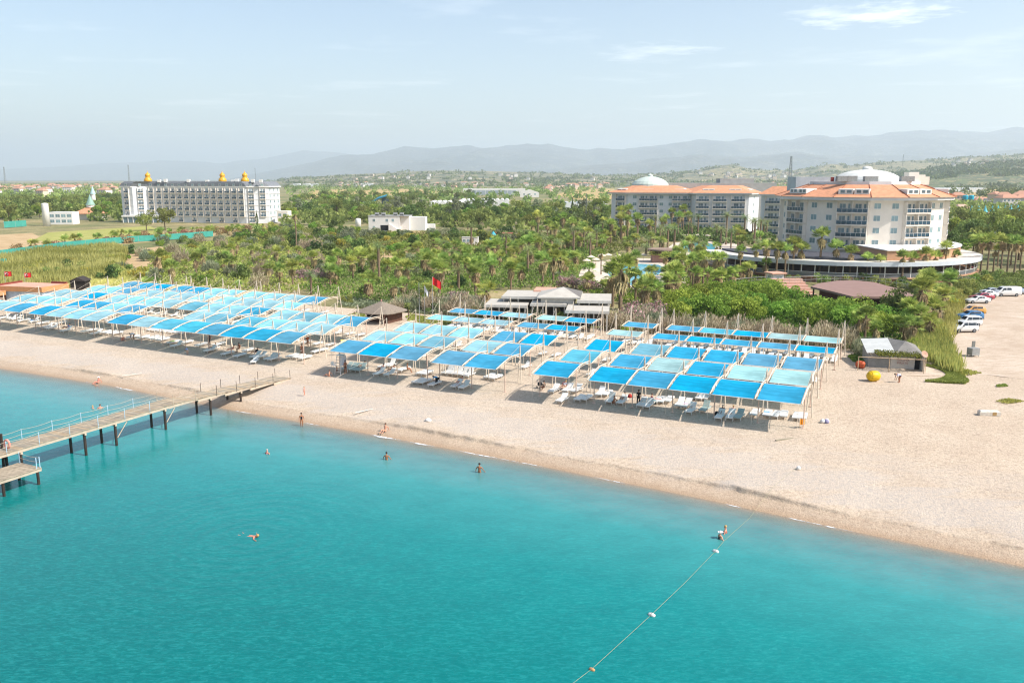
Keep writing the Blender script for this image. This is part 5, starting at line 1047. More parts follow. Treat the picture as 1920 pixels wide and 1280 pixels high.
MB().box(-3.2, 3.2, 0, 5, 0, 2.5).build('wall', mat('pinkish_brown_wall', '9c7768', .9, .15, 1), r); MB().prism(circ(0, 2.5, 4.2, 24), 3.5, 3.85).build('roof', mat('brown_flat_roof', '8d7868', .9, .1, 1), r); MB().prism(circ(0, 2.5, 3.6, 24), 2.5, 3.49).build('drum', M_wood, r); MB().box(1.0, 2.8, -.06, -.01, .3, 2.2).build('opening', M_blk, r)
iv = rng.uniform(-1, 1, (700, 3)) * np.array([3.9, .5, .5]) + np.array([0, -.6, 2.8]); IVY = (r, iv)
# ------------------------------------------------------------------ cars (nose towards -x)
M_tyre = mat('black_tyre', '18181a', .9); M_rim = mat('alloy_rim', '8d9094', .35, .1, 5, metal=.6); M_lampw = mat('head_lamp_glass', 'd5dade', .1, spec=.8); M_lampr = mat('tail_lamp', '8e1a18', .25, spec=.6); M_bump = mat('dark_bumper', '2b2d30', .7); M_win = mat('car_window_glass', '1e2830', .06, .2, .5, spec=.9)
def paint(name, h):
    m = mat(name, h, .28, .03, 1, spec=.6); m.node_tree.nodes['Principled BSDF'].inputs['Coat Weight'].default_value = .6; return m
# station: x, bottom, belt, top, half width at belt, half width at top
CARS = {
 'mpv': [(-1.95, .35, .62, .64, .68, .60), (-1.85, .22, .78, .82, .80, .74), (-1.2, .2, .92, .97, .83, .78), (-.95, .2, .97, 1.05, .84, .76), (-.35, .2, 1.0, 1.66, .84, .66), (.2, .2, 1.0, 1.74, .84, .67), (1.5, .2, 1.02, 1.72, .84, .67), (1.88, .24, 1.02, 1.55, .82, .66), (1.97, .34, .95, 1.0, .78, .70)],
 'sedan': [(-2.2, .35, .55, .58, .66, .58), (-2.05, .2, .70, .74, .82, .74), (-1.2, .18, .86, .9, .87, .8), (-.85, .18, .9, .97, .88, .78), (-.1, .18, .92, 1.38, .88, .62), (.5, .18, .94, 1.44, .88, .62), (1.1, .18, .96, 1.36, .88, .62), (1.7, .2, .98, 1.06, .86, .72), (2.15, .25, .96, 1.0, .8, .7), (2.22, .4, .8, .84, .74, .66)],
 'suv': [(-2.1, .4, .75, .78, .72, .64), (-2.0, .25, .92, .96, .86, .78), (-1.2, .24, 1.05, 1.09, .9, .84), (-.9, .24, 1.08, 1.15, .9, .8), (-.2, .24, 1.1, 1.6, .9, .68), (.4, .24, 1.12, 1.66, .9, .69), (1.5, .24, 1.14, 1.6, .9, .69), (1.98, .28, 1.14, 1.3, .87, .7), (2.1, .42, 1.0, 1.04, .8, .74)],
 'van': [(-2.5, .4, .8, .84, .78, .7), (-2.4, .25, 1.0, 1.05, .92, .86), (-1.9, .24, 1.12, 1.2, .95, .86), (-1.15, .24, 1.2, 1.9, .96, .8), (-.6, .24, 1.2, 1.98, .96, .82), (2.3, .24, 1.2, 1.98, .96, .82), (2.5, .3, 1.2, 1.9, .94, .8), (2.55, .4, 1.1, 1.2, .9, .8)]}
WB = {'mpv': (-1.22, 1.27, .31), 'sedan': (-1.35, 1.32, .33), 'suv': (-1.3, 1.3, .36), 'van': (-1.6, 1.5, .34)}
_cm = {}
def car_meshes(kind):
    if kind in _cm: return _cm[kind]
    S = CARS[kind]; rows = []
    for x, zb, zm, zt, wm_, wt_ in S: rows.append([(x, -wm_ * .86, zb), (x, -wm_ * .98, zb + .14), (x, -wm_, (zb + zm) / 2), (x, -wm_ * .97, zm), (x, -wt_, zt - .03), (x, -wt_ * .86, zt), (x, wt_ * .86, zt), (x, wt_, zt - .03), (x, wm_ * .97, zm), (x, wm_, (zb + zm) / 2), (x, wm_ * .98, zb + .14), (x, wm_ * .86, zb)])
    n = 12; b = MB(); b.add([p for r in rows for p in r], [(i * n + j, (i + 1) * n + j, (i + 1) * n + (j + 1) % n, i * n + (j + 1) % n) for i in range(len(S) - 1) for j in range(n)] + [tuple(range(n)), tuple((len(S) - 1) * n + j for j in range(n - 1, -1, -1))])
    g = [i for i, s in enumerate(S) if s[3] - s[2] > .25]; a, z = g[0], g[-1]; w = MB()
    def lerp(p, q, f): return tuple(p[k] + (q[k] - p[k]) * f for k in range(3))
    wins = []
    for side, (lo, hi) in ((-1, (3, 4)), (1, (8, 7))):
        for i in range(a, z):
            if kind == 'van' and i >= z - 1: continue
            m = MB(); p = [lerp(rows[i][lo], rows[i][hi], .14), lerp(rows[i + 1][lo], rows[i + 1][hi], .14), lerp(rows[i + 1][lo], rows[i + 1][hi], .86), lerp(rows[i][lo], rows[i][hi], .86)]
            c = [sum(q[k] for q in p) / 4 for k in range(3)]; p = [lerp(q, c, .06) for q in p]; p = [(q[0], q[1] + side * .012, q[2] + .004) for q in p]
            if kind == 'van' and S[i + 1][0] > 1: p[1] = lerp(p[0], p[1], .34); p[2] = lerp(p[3], p[2], .34)
            wins.append(m.add(p, [(0, 1, 2, 3) if side < 0 else (3, 2, 1, 0)]).mesh('window', M_win))
        if S[a][0] - S[a - 1][0] > .3:
            m = MB(); p = [lerp(rows[a - 1][lo], rows[a][lo], .45), rows[a][lo], rows[a][hi]]; c = [sum(q[k] for q in p) / 3 for k in range(3)]; p = [lerp(q, c, .16) for q in p]; wins.append(m.add([(q[0], q[1] + side * .012, q[2] + .004) for q in p], [(0, 1, 2) if side < 0 else (2, 1, 0)]).mesh('window', M_win))
    def screen(i, j):
        A, B = (rows[i], rows[j]); p = [lerp(A[5], B[5], .12), lerp(A[6], B[6], .12), lerp(A[6], B[6], .9), lerp(A[5], B[5], .9)]; c = [sum(q[k] for q in p) / 4 for k in range(3)]; p = [lerp(q, c, .05) for q in p]
        d = -1 if j == a else 1; return MB().add([(q[0] + d * .012, q[1], q[2] + .014) for q in p], [(0, 1, 2, 3), (3, 2, 1, 0)]).mesh('windscreen', M_win)
    scr = [screen(a - 1, a), screen(z + 1, z)]
    x0, x1, R = WB[kind]
    ty = MB().lathe([(R * .62, -.1), (R * .96, -.1), (R, -.06), (R, .06), (R * .96, .1), (R * .62, .1)], n=18).mesh('wheel', M_tyre); ri = MB().lathe([(R * .63, -.102), (R * .55, -.085), (R * .15, -.11), (R * .15, .11), (R * .55, .085), (R * .63, .102)], n=14).mesh('rim', M_rim)
    hl = MB().bbox(-.04, .10, -.2, .2, -.09, .09, .03).mesh('headlight', M_lampw); tl = MB().bbox(-.06, .04, -.1, .1, -.14, .14, .02).mesh('tail_light', M_lampr)
    bp = MB().bbox(S[0][0] - .02, S[0][0] + .12, -S[0][4], S[0][4], .28, .46, .03).mesh('bumper', M_bump); bp2 = MB().bbox(S[-1][0] - .12, S[-1][0] + .02, -S[-1][4], S[-1][4], .3, .48, .03).mesh('bumper', M_bump); mi = MB().bbox(-.08, .08, -.1, .1, -.07, .07, .03).mesh('mirror', M_bump)
    hd = MB().box(-.08, .08, -.012, .012, -.015, .015).mesh('door_handle', M_bump)
    _cm[kind] = (b, wins, scr, ty, ri, hl, tl, (bp, bp2), mi, hd, (x0, x1, R), S, a); return _cm[kind]
_pb = {}
def car(u, v, kind, p, label, rz=0., z=2.53):
    b, wins, scr, ty, ri, hl, tl, bps, mi, hd, (x0, x1, R), S, a = car_meshes(kind); x, y = at(u, v, z); r = thing('parked_car' if kind != 'van' else 'parked_van', label, 'car' if kind != 'van' else 'van', (x, y, z), rz, 'vehicles parked along the greenery')
    if (kind, p.name) not in _pb: _pb[(kind, p.name)] = b.mesh('body', p, True)
    ob('body', _pb[(kind, p.name)], r)
    for w in wins: ob('window', w, r)
    for s in scr: ob('windscreen', s, r)
    for wx in (x0, x1):
        for sy in (-1, 1): w = ob('wheel', ty, r, (wx, sy * (S[3][4] - .07), R)); w.rotation_euler = (PI / 2, 0, 0); ob('rim', ri, w)
    for sy in (-1, 1):
        ob('headlight', hl, r, (S[1][0] - .04, sy * .52, S[1][2] - .1)); ob('tail_light', tl, r, (S[-1][0] - .02, sy * .64, S[-1][2] - .12)); ob('mirror', mi, r, (S[a][0] - .25, sy * (S[a][4] + .1), S[a][2] + .06)); ob('door_handle', hd, r, (.35, sy * (S[4][4] + .005), S[4][2] - .1)); 
    for q in bps: ob('bumper', q, r)
PWh = paint('white_car_paint', 'd9d9d6'); PBl = paint('blue_car_paint', '1a5f8f'); POr = paint('orange_car_paint', 'bd8a38'); PRd = paint('red_car_paint', '9c2136'); PSi = paint('silver_car_paint', 'a9b2b8')
car(1806, 622, 'mpv', PWh, 'white compact people carrier, nearest of the cars by the reeds', .08); car(1814, 611, 'mpv', PWh, 'white people carrier half hidden behind the nearest white one', .06)
car(1817, 600, 'suv', PBl, 'bright blue sports utility car parked beside an orange one', .05); car(1822, 590, 'suv', POr, 'orange yellow car with dark windows behind the blue car', .03)
car(1832, 568, 'sedan', PWh, 'white saloon car in front of a red car by the shrubs', .02); car(1840, 562, 'sedan', PRd, 'dark red saloon car between two white ones', .0); car(1848, 557, 'sedan', PWh, 'white saloon car just behind the red car', .0); car(1856, 552, 'sedan', PSi, 'silver saloon car next to the white van', 0)
car(1887, 555, 'van', PWh, 'long white panel van at the back of the car park', .0); car(1926, 550, 'sedan', PSi, 'silver car cut by the picture edge beside the white van', .3)
x, y = at(1787, 628, 2.53); r = thing('motor_scooter', 'small dark scooter in front of the nearest white car', 'scooter', (x, y, 2.53), .3)
MB().bbox(-.5, .5, -.13, .13, .35, .55, .06).bbox(-.1, .6, -.14, .14, .55, .75, .06).build('body', M_bump, r); MB().tube([(-.6, 0, .3), (-.45, 0, 1.0)], .04, 6).tube([(-.45, -.3, 1.0), (-.45, .3, 1.0)], .025, 5).build('handlebar', M_bump, r)
for a in (-.62, .55): w = MB().lathe([(.12, -.05), (.25, -.05), (.25, .05), (.12, .05)], n=14).build('wheel', M_tyre, r, (a, 0, .25)); w.rotation_euler = (PI / 2, 0, 0)
# ------------------------------------------------------------------ plants
LF = dict(fan=leafmat('fan_palm_green', (.13, .22, .035), (.50, .57, .15), .42), skirt=leafmat('dead_palm_frond', (.25, .18, .085), (.52, .41, .22), .3, .2, .015), date=leafmat('date_palm_grey_green', (.14, .20, .075), (.42, .48, .21), .38),
 green=leafmat('bright_leaf', (.085, .165, .016), (.34, .46, .075), .4), mid=leafmat('olive_leaf', (.105, .15, .032), (.36, .42, .12), .38), dark=leafmat('dark_leaf', (.05, .085, .022), (.18, .24, .065), .32), light=leafmat('yellow_green_leaf', (.19, .22, .035), (.50, .52, .14), .4),
 dry=leafmat('dry_twig_foliage', (.24, .185, .115), (.58, .49, .33), .25, .15, .012), pink=leafmat('oleander_flower', (.40, .20, .22), (.70, .45, .45), .3, .1, .01), reed=leafmat('reed_blade', (.32, .31, .07), (.66, .61, .22), .4), grey=leafmat('grey_green_leaf', (.14, .16, .085), (.36, .39, .24), .3), yel=leafmat('yellow_flower', (.35, .26, .03), (.6, .48, .06), .3, .1, .01), brown=leafmat('russet_foliage', (.17, .085, .04), (.38, .23, .13), .25))
M_bark = mat('palm_bark', '7d6a55', .95, .3, 6, bump=.6, bscale=14); M_bark2 = mat('tree_bark', '5d4d3e', .95, .3, 4)
def fanpalm(n, H_, skn, skl, seed, crown=1.35):
    g = np.random.default_rng(seed); Q = []; T = []
    for k in range(n):
        az = g.uniform(0, 2 * PI); el = math.radians(g.triangular(-15, 45, 90)); L = crown * g.uniform(.5, .85); R = g.uniform(.62, .9) * crown * .72
        d = np.array([math.cos(az) * math.cos(el), math.sin(az) * math.cos(el), math.sin(el)]); c = np.array([0, 0, H_]) + d * L
        up = np.array([-math.cos(az) * math.sin(el), -math.sin(az) * math.sin(el), math.cos(el)]); sd = np.cross(d, up); tn = g.uniform(.15, 1)
        for a in np.linspace(-2.0, 2.0, 12):
            f = d * math.cos(a) + sd * math.sin(a); droop = -up * abs(math.sin(a)) * .2; tip = c + f * R * g.uniform(.8, 1.15) + droop * R - np.array([0, 0, .06 * R]); w = np.cross(f, up) * R * .075
            mdl = c + f * R * .55 + droop * R * .3; Q.append([c, mdl - w, tip, mdl + w]); T.append(np.clip(tn + g.uniform(-.3, .3), 0, 1))
        Q.append([np.array([0, 0, H_ - .05]) + sd * .03, c + sd * .03, c - sd * .03, np.array([0, 0, H_ - .05]) - sd * .03]); T.append(.6)
    cr = quads('crown', np.array(Q), T, LF['fan'])
    Q = []; T = []
    for k in range(skn):
        az = g.uniform(0, 2 * PI); h = g.uniform(0, 1); z0 = H_ - .1 - h * skl * .55; o = np.array([math.cos(az), math.sin(az), 0]); out = g.uniform(.35, .85) * (1 - .3 * h); s_ = np.array([-o[1], o[0], 0])
        m = o * out + np.array([0, 0, z0 - .15 - g.uniform(0, .3)]); e = o * out * g.uniform(.9, 1.25) + np.array([0, 0, z0 - g.uniform(.7, 1.2)]); b = o * .12 + np.array([0, 0, z0])
        for a in (-.3, 0, .3): Q.append([b, m + s_ * (a - .12) * .9, e + s_ * a * 1.5, m + s_ * (a + .12) * .9]); T.append(g.uniform(0, 1) ** .8)
    sk = quads('dead_fronds', np.array(Q), T, LF['skirt']) if skn else None
    tr = MB().tube([(0, 0, -.3), (.05 * H_ * .3, 0, H_ * .5), (0, 0, H_)], .24, 8, r1=.17).mesh('trunk', M_bark)
    return [('trunk', tr), ('crown', cr)] + ([('dead_fronds', sk)] if sk else [])
def datepalm(H_, seed, n=42, L=2.7):
    g = np.random.default_rng(seed); Q = []; T = []
    for k in range(n):
        az = g.uniform(0, 2 * PI); el = math.radians(g.triangular(-25, 40, 88)); o = np.array([math.cos(az), math.sin(az), 0]); s_ = np.array([-o[1], o[0], 0]); l = L * g.uniform(.8, 1.1); P = [np.array([0, 0, H_])]; e = el; tn = g.uniform(0, 1)
        for q in range(7): P.append(P[-1] + (o * math.cos(e) + np.array([0, 0, math.sin(e)])) * l / 7); e -= .22
        for q in range(1, 7):
            w = .42 * (1 - (q / 7.5) ** 2); d = (P[q + 1 if q < 7 else q] - P[q - 1]) * .5
            for sg in (-1, 1):
                for h in (0, .5): b = P[q - 1] + (P[q] - P[q - 1]) * h; t_ = b + s_ * sg * w + d * .9 - np.array([0, 0, .12]); Q.append([b, b + d * .22, t_, b + d * .05]); T.append(np.clip(tn + g.uniform(-.2, .2), 0, 1))
        Q.append([P[0], P[3] + s_ * .03, P[6], P[3] - s_ * .03]); T.append(.7)
    tr = MB().tube([(0, 0, -.3), (0, 0, H_ * .9), (0, 0, H_ + .1)], .27, 9, r1=.25).mesh('trunk', M_bark); return [('trunk', tr), ('crown', quads('crown', np.array(Q), T, LF['date']))]
def blob(g, K, rx, rz, z0, n, size, fillp=.7, mats=('mid',), frac=None, up=.25, asp=.6):
    cs = np.stack([g.normal(0, .45, K) * rx, g.normal(0, .45, K) * rx, z0 + rz * g.uniform(.15, 1.0, K)], 1); rr = g.uniform(.28, .5, K) * rx; ct = g.uniform(0, .7, K); i = g.integers(0, K, n)
    v = unit(n); rad = rr[i] * (fillp + (1 - fillp) * g.random(n)) ; P = cs[i] + v * rad[:, None] * np.array([1, 1, .8]); P[:, 2] = np.maximum(P[:, 2], .1)
    V = leaves(P, size, up, asp, v); T = np.clip(ct[i] + g.uniform(0, .35, n), 0, 1); mi = None
    if len(mats) > 1: mi = (g.random(n) < frac).astype(int)
    return V, T, [LF[m] for m in mats], mi
def tree(seed, H_, rx, kind, n=1100, size=.34, K=14, trunk=.3, z0=None):
    g = np.random.default_rng(seed); z0 = H_ * .35 if z0 is None else z0; V, T, M, mi = blob(g, K, rx, H_ - z0 - rx * .25, z0, n, size, .72, (kind,)); cr = quads('crown', V, T, M)
    t = MB().tube([(0, 0, -.3), (.1, .05, H_ * .3), (0, 0, H_ * .62)], .028 * H_, 7, r1=.012 * H_)
    for a in range(5): c_ = g.uniform(0, 2 * PI); t.tube([(0, 0, H_ * .25 + .06 * a * H_), (math.cos(c_) * rx * .35, math.sin(c_) * rx * .35, H_ * .45 + .06 * a * H_), (math.cos(c_) * rx * .6, math.sin(c_) * rx * .6, H_ * .6 + .05 * a * H_)], .012 * H_, 5, r1=.004 * H_)
    return [('trunk', t.mesh('trunk', M_bark2)), ('crown', cr)]
def cypress(seed, H_=9):
    g = np.random.default_rng(seed); n = 700; z = g.uniform(.03, 1, n); a = g.uniform(0, 2 * PI, n); r = .95 * np.sin(np.clip(z * 1.15, 0, 1) * PI * .9 + .25) * g.uniform(.6, 1, n); P = np.stack([r * np.cos(a), r * np.sin(a), z * H_], 1)
    return [('trunk', MB().tube([(0, 0, -.2), (0, 0, H_ * .8)], .12, 6, r1=.03).mesh('trunk', M_bark2)), ('crown', quads('crown', leaves(P, .3, 1.5, .4), g.uniform(0, .8, n), LF['dark']))]
def bush(seed, H_, rx, mats, n=520, size=.2, frac=None, K=9, up=.25, asp=.55, name='bush'):
    g = np.random.default_rng(seed); V, T, M, mi = blob(g, K, rx, H_ * .75, .1, n, size, .5, mats, frac, up, asp); return [(None, quads(name, V, T, M, mi))]
def drybush(seed, H_, rx, n=900, kind='dry'):          # upright twiggy hedge plant
    g = np.random.default_rng(seed); a = g.uniform(0, 2 * PI, n); r = rx * np.sqrt(g.random(n)); h = H_ * g.uniform(.45, 1.0, n) * (1 - .35 * (r / rx) ** 2); z = h * g.random(n) ** .6
    P = np.stack([r * np.cos(a), r * np.sin(a), z], 1); d = np.stack([np.cos(a) * .3, np.sin(a) * .3, np.ones(n)], 1) + g.normal(0, .28, (n, 3)); d /= np.linalg.norm(d, axis=1, keepdims=True); w = np.cross(d, unit(n)); w /= np.linalg.norm(w, axis=1, keepdims=True)
    L = g.uniform(.22, .5, n)[:, None]; W_ = g.uniform(.035, .075, n)[:, None]
    return [(None, quads('twiggy_shrub', np.stack([P - d * L, P - w * W_, P + d * L, P + w * W_], 1), g.uniform(0, 1, n), LF[kind]))]
KIND = dict(
 fan=[fanpalm(32, 4.0, 40, 2.2, 1, 1.65), fanpalm(28, 3.2, 34, 1.8, 2, 1.6), fanpalm(34, 4.7, 48, 2.8, 3, 1.7), fanpalm(26, 2.3, 22, 1.2, 4, 1.6), fanpalm(30, 3.7, 56, 3.0, 5, 1.65)], tall=[fanpalm(28, 8.0, 44, 2.4, 6, 1.8), fanpalm(26, 7.2, 34, 2.0, 7, 1.75), fanpalm(28, 6.2, 30, 1.8, 8, 1.8)],
 thin=[fanpalm(22, 11., 20, 1.5, 9, 1.1)], dwarf=[fanpalm(20, .9, 12, .8, 15, 1.1), fanpalm(24, 1.4, 18, 1.1, 16, 1.15)], date=[datepalm(4.2, 10), datepalm(6.5, 11), datepalm(1.6, 12, 36, 2.4)],
 round=[tree(21, 7.5, 3.4, 'mid'), tree(22, 8.5, 3.6, 'mid'), tree(23, 6.2, 3.2, 'green', 1200, .3)], dark=[tree(24, 8, 3.6, 'dark'), tree(25, 6.5, 3.4, 'dark')], high=[tree(26, 12.5, 3.8, 'mid', 1300, .36, 18), tree(27, 10.5, 3.2, 'grey', 1100, .34)], cypress=[cypress(28)],
 bright=[tree(31, 4.4, 3.3, 'green', 2100, .2, 16, z0=1.0), tree(32, 4.9, 3.6, 'green', 2300, .21, 18, z0=1.1), tree(33, 3.6, 2.9, 'green', 1800, .2, 14, z0=.8)],
 gbush=[bush(41, 2.4, 1.9, ('mid',), 800, .17), bush(42, 1.9, 1.7, ('green',), 700, .17), bush(43, 2.2, 2.0, ('grey',), 750, .17), bush(44, 2.9, 2.3, ('dark',), 900, .19)], ybush=[bush(45, 1.7, 1.6, ('light',), 650, .17), bush(46, 2.1, 1.7, ('light', 'yel'), 700, .16, .3)], rust=[bush(47, 1.5, 1.6, ('brown',), 600, .17), bush(53, 1.3, 1.5, ('skirt', 'brown'), 600, .18, .4)],
 olean=[bush(48, 2.8, 2.1, ('grey', 'pink'), 1100, .15, .55), bush(49, 2.2, 1.9, ('grey', 'pink'), 900, .15, .5)], dry=[drybush(50, 3.4, 1.9), drybush(51, 3.9, 2.0), drybush(52, 2.9, 1.7, 800, 'grey')])
PLN = {'fan': ('fan_palm', 'palm'), 'tall': ('fan_palm', 'palm'), 'thin': ('fan_palm', 'palm'), 'dwarf': ('dwarf_palm', 'palm'), 'date': ('date_palm', 'palm'), 'round': ('broadleaf_tree', 'tree'), 'dark': ('carob_tree', 'tree'), 'high': ('tall_tree', 'tree'), 'cypress': ('cypress_tree', 'tree'), 'bright': ('spreading_tree', 'tree'), 'gbush': ('bush', 'bush'), 'ybush': ('bush', 'bush'), 'rust': ('bush', 'bush'), 'olean': ('oleander_bush', 'bush'), 'dry': ('twiggy_shrub', 'shrub')}
PLACED = []; CNT = {}
def plant(kind, x, y, label, group, sc=1., z=None, i=None):
    V = KIND[kind]; p = V[random.randrange(len(V)) if i is None else i]; nm, cat = PLN[kind]; z = max(gxy(x, y), 2.4) if z is None else z; s = sc * random.uniform(.85, 1.18); CNT[kind] = CNT.get(kind, 0) + 1
    rz = random.uniform(0, 2 * PI)
    if p[0][0] is None: r = tag(ob(nm, p[0][1], None, (x, y, z - .05), rz, (s, s, s * random.uniform(.9, 1.15))), label, cat, group)
    else:
        r = thing(nm, label, cat, (x, y, z), rz, group, (s, s, s * random.uniform(.92, 1.1)))
        for n_, me in p: ob(n_, me, r)
    PLACED.append((x, y)); return r
def inpoly(u, v, P):
    c = False; n = len(P)
    for i in range(n):
        (x1, y1), (x2, y2) = P[i], P[i - 1]
        if (y1 > v) != (y2 > v) and u < (x2 - x1) * (v - y1) / (y2 - y1) + x1: c = not c
    return c
AVOID = []                                         # circles (x, y, r) kept clear
def clear(u, v, r, z=2.5): AVOID.append((*at(u, v, z), r))
AVOID += [(TX - 9.5, TY - 7.5, 35.5), (at(1025, 575)[0], at(1025, 575)[1], 14), (*at(1000, 585), 9), (*at(1110, 580), 9), (*at(1640, 545), 13), (*at(1580, 545), 9), (*at(1500, 545), 8), (*at(1190, 508), 11), (*at(1165, 510), 8), (*at(1310, 466), 9), (*at(716, 600), 5.5), (*at(60, 555), 9), (*at(1238, 488), 8), (*at(880, 458), 5), (*at(1680, 695), 7), (*at(740, 430), 14), (*at(672, 425), 4), (*at(147, 545), 3), (*at(1458, 540), 2.5)]
AVOID += [(W2(u, 395)[0], W2(u, 395)[1] + 8, 12) for u in range(1150, 1470, 40)] + [(-205 + k * 9, 486 - k * 1.7, 15) for k in range(10)]
def scatter(poly, n, mind, kinds, label, group, sc=1., tries=60, maxv=None):
    W_ = [at(u, v) for u, v in poly]; xs = [p[0] for p in W_]; ys = [p[1] for p in W_]; got = []; k = 0
    while len(got) < n and k < n * tries:
        k += 1; x = random.uniform(min(xs), max(xs)); y = random.uniform(min(ys), max(ys)); u, v = pj(x, y, 2.5)
        if not inpoly(u, v, poly) or any((x - a) ** 2 + (y - b) ** 2 < r * r for a, b, r in AVOID) or any((x - a) ** 2 + (y - b) ** 2 < mind * mind for a, b in got): continue
        if st(x, y)[1] < 124 and x < 46: continue
        got.append((x, y)); kd = random.choices([q[0] for q in kinds], [q[1] for q in kinds])[0]; lb = label[kd] if isinstance(label, dict) else label; gp = group[kd] if isinstance(group, dict) else group; plant(kd, x, y, lb, gp, sc)
    return got
# ------------------------------------------------------------------ planting
def lab(where_):
    return dict(fan=f'brown-skirted fan palm {where_}', tall=f'tall fan palm on a bare trunk {where_}', thin=f'very thin high palm {where_}', dwarf=f'low dwarf fan palm {where_}', date=f'grey-green feather-leaved date palm {where_}', round=f'round olive-green leafy tree {where_}', dark=f'dark dense carob-like tree {where_}', high=f'high airy tree {where_}', cypress=f'slim dark cypress {where_}', bright=f'bright green spreading tree {where_}', gbush=f'rounded green bush {where_}', ybush=f'yellow-green bush {where_}', rust=f'russet brown bush {where_}', olean=f'pink-flowering oleander {where_}', dry=f'grey-brown dry twiggy bush {where_}')
def grp(where_): return {k: PLN[k][0].replace('_', ' ') + 's ' + where_ + ' ' + k for k in PLN}
def sca(poly, n, mind, kinds, where_, sc=1.): return scatter(poly, n, mind, kinds, lab(where_), grp(where_), sc)
def one(kind, u, v, label, sc=1., i=None): x, y = at(u, v); return plant(kind, x, y, label, None, sc, i=i)
# singles that can be told apart
for u, v, s, i in ((1434, 527, 1, 0), (1486, 524, .95, 1), (1500, 524, .9, 2), (1536, 524, 1.0, 1), (1565, 525, .92, 2), (1592, 527, .78, 2), (1624, 528, .72, 2), (1705, 531, .72, 2), (1732, 528, .95, 2), (1786, 520, .9, 2), (1455, 530, .9, 1), (1470, 527, .8, 2), (1750, 527, .75, 2), (1770, 524, .8, 1), (1690, 532, .7, 2), (1648, 530, .65, 2)):
    x, y = at(u, v); plant('tall', x, y, 'tall fan palm in the row in front of the curved restaurant podium', 'palms along the podium', s * 1.15, i=i)
one('thin', 556, 475, 'solitary very thin high palm rising left of centre above the bushes', 1.0); one('fan', 1045, 603, 'small green fan palm growing in front of the beach restaurant', .6, 0); one('fan', 1052, 610, 'low fan palm at the foot of another before the beach restaurant', .6, 3)
one('fan', 1163, 590, 'big fan palm with heavy brown skirt at the right end of the beach restaurant', 1.5, 2); one('fan', 1148, 575, 'fan palm leaning over the restaurant roof corner', 1.3, 2); one('fan', 912, 588, 'fan palm with golden skirt left of the beach restaurant', 1.25, 4)
one('tall', 1127, 515, 'single trunk palm standing at the left edge of the round pool', .75, 1); one('tall', 1190, 545, 'single trunk palm standing in front of the round pool', .85, 0)
one('fan', 297, 520, 'golden skirted fan palm alone on the sandy patch left of the green fence', 1.35, 4); one('fan', 380, 508, 'brown skirted fan palm beside the thin grass slope', 1.25, 4)
one('dwarf', 275, 545, 'bright green dwarf palm in front of the left shelters', 1.3); one('dwarf', 290, 540, 'bright green dwarf palm next to a golden skirted one', 1.2); one('dwarf', 222, 520, 'small dwarf palm at the edge of the reeds', 1.1)
one('dark', 1130, 440, 'large black-green tree in front of the farthest left hotel wing', 1.25); one('dark', 1143, 446, 'dark tree touching the farthest left hotel wing', 1.1); one('round', 275, 433, 'broad olive tree in front of the palace hotel', 1.0, 1); one('round', 310, 432, 'broad round tree right of another before the palace hotel', 1.15, 1); one('cypress', 482, 424, 'small conifer at the right foot of the palace hotel', .8)
for u, v, s in ((1290, 447, .9), (1308, 446, 1.0), (1395, 450, 1.1), (1410, 452, 1.1), (1425, 455, 1.0), (1240, 442, .8), (1180, 440, .9), (1370, 470, .95), (1350, 476, .9)): x, y = at(u, v); plant('date', x, y, 'feather-leaved date palm beside the farther pool and hotel wings', 'date palms by the wings', s * 1.15, i=1)
for u, v, s in ((1298, 548, 1), (1318, 552, 1.05), (1325, 546, .9), (1352, 540, .95), (1386, 528, .9), (1415, 520, .85), (1275, 535, .9), (1300, 520, .8), (1246, 530, .8), (1262, 520, .85)): x, y = at(u, v); plant('tall', x, y, 'tall fan palm in the cluster right of the round pool', 'tall palms right of the pool', s * .9)
for u, v, s in ((1722, 618, 1.15), (1748, 615, 1.2), (1735, 600, 1.1), (1762, 596, 1.0), (1758, 572, 1.1), (1735, 580, 1.1), (1775, 566, 1.0), (1728, 566, 1.0), (1750, 556, 1.0), (1705, 652, 1.0), (1695, 640, .9), (1620, 647, .9), (1608, 640, .8), (1640, 652, .8), (1700, 622, 1.0), (1715, 640, 1.0), (1740, 640, 1.0), (1770, 580, .9)): x, y = at(u, v); plant('fan', x, y, 'big fan palm in the thick clump beside the car park', 'palms beside the car park', s, z=2.5)
for u, v, s in ((1838, 510, 1), (1850, 520, 1.1), (1862, 512, 1), (1875, 518, 1.1), (1888, 514, 1), (1900, 520, 1.1), (1912, 512, 1), (1930, 518, 1.1), (1870, 500, 1), (1895, 498, 1)): x, y = at(u, v); plant('tall', x, y, 'tall fan palm in the row at the far end of the car park', 'palms at the far end of the car park', s)
# hedge of dry twiggy bushes behind the shelters, oleanders, ground-cover beds
s = -86.
while s < -8.5:
    for t in (126.6, 129.2, 131.6):
        if t > 130 and random.random() < .3: continue
        if -84 < s < -72 and t < 128: continue
        if -69 < s < -47 and t > 124: continue
        x, y = xy(s + random.uniform(-.4, .4), t + random.uniform(-.5, .5)); plant('dry', x, y, 'grey-brown dry twiggy bush in the hedge behind the ' + ('left' if s < -70 else 'right-hand') + ' shelters', 'dry bushes of the hedge', .95, i=(2 if random.random() < .2 else random.randrange(2)))
    s += 2.6
for u, v in ((832, 580), (845, 578), (858, 582), (868, 572), (880, 590), (850, 568)): x, y = at(u, v); plant('olean', x, y, 'pink-flowering oleander beside the red flag pole', 'oleanders by the flagpoles', 1.1)
for u, v in ((560, 523), (575, 522), (588, 524), (600, 525), (612, 527)): x, y = at(u, v); plant('olean', x, y, 'pink-flowering oleander in the strip behind the left shelters', 'oleander strip', .9)
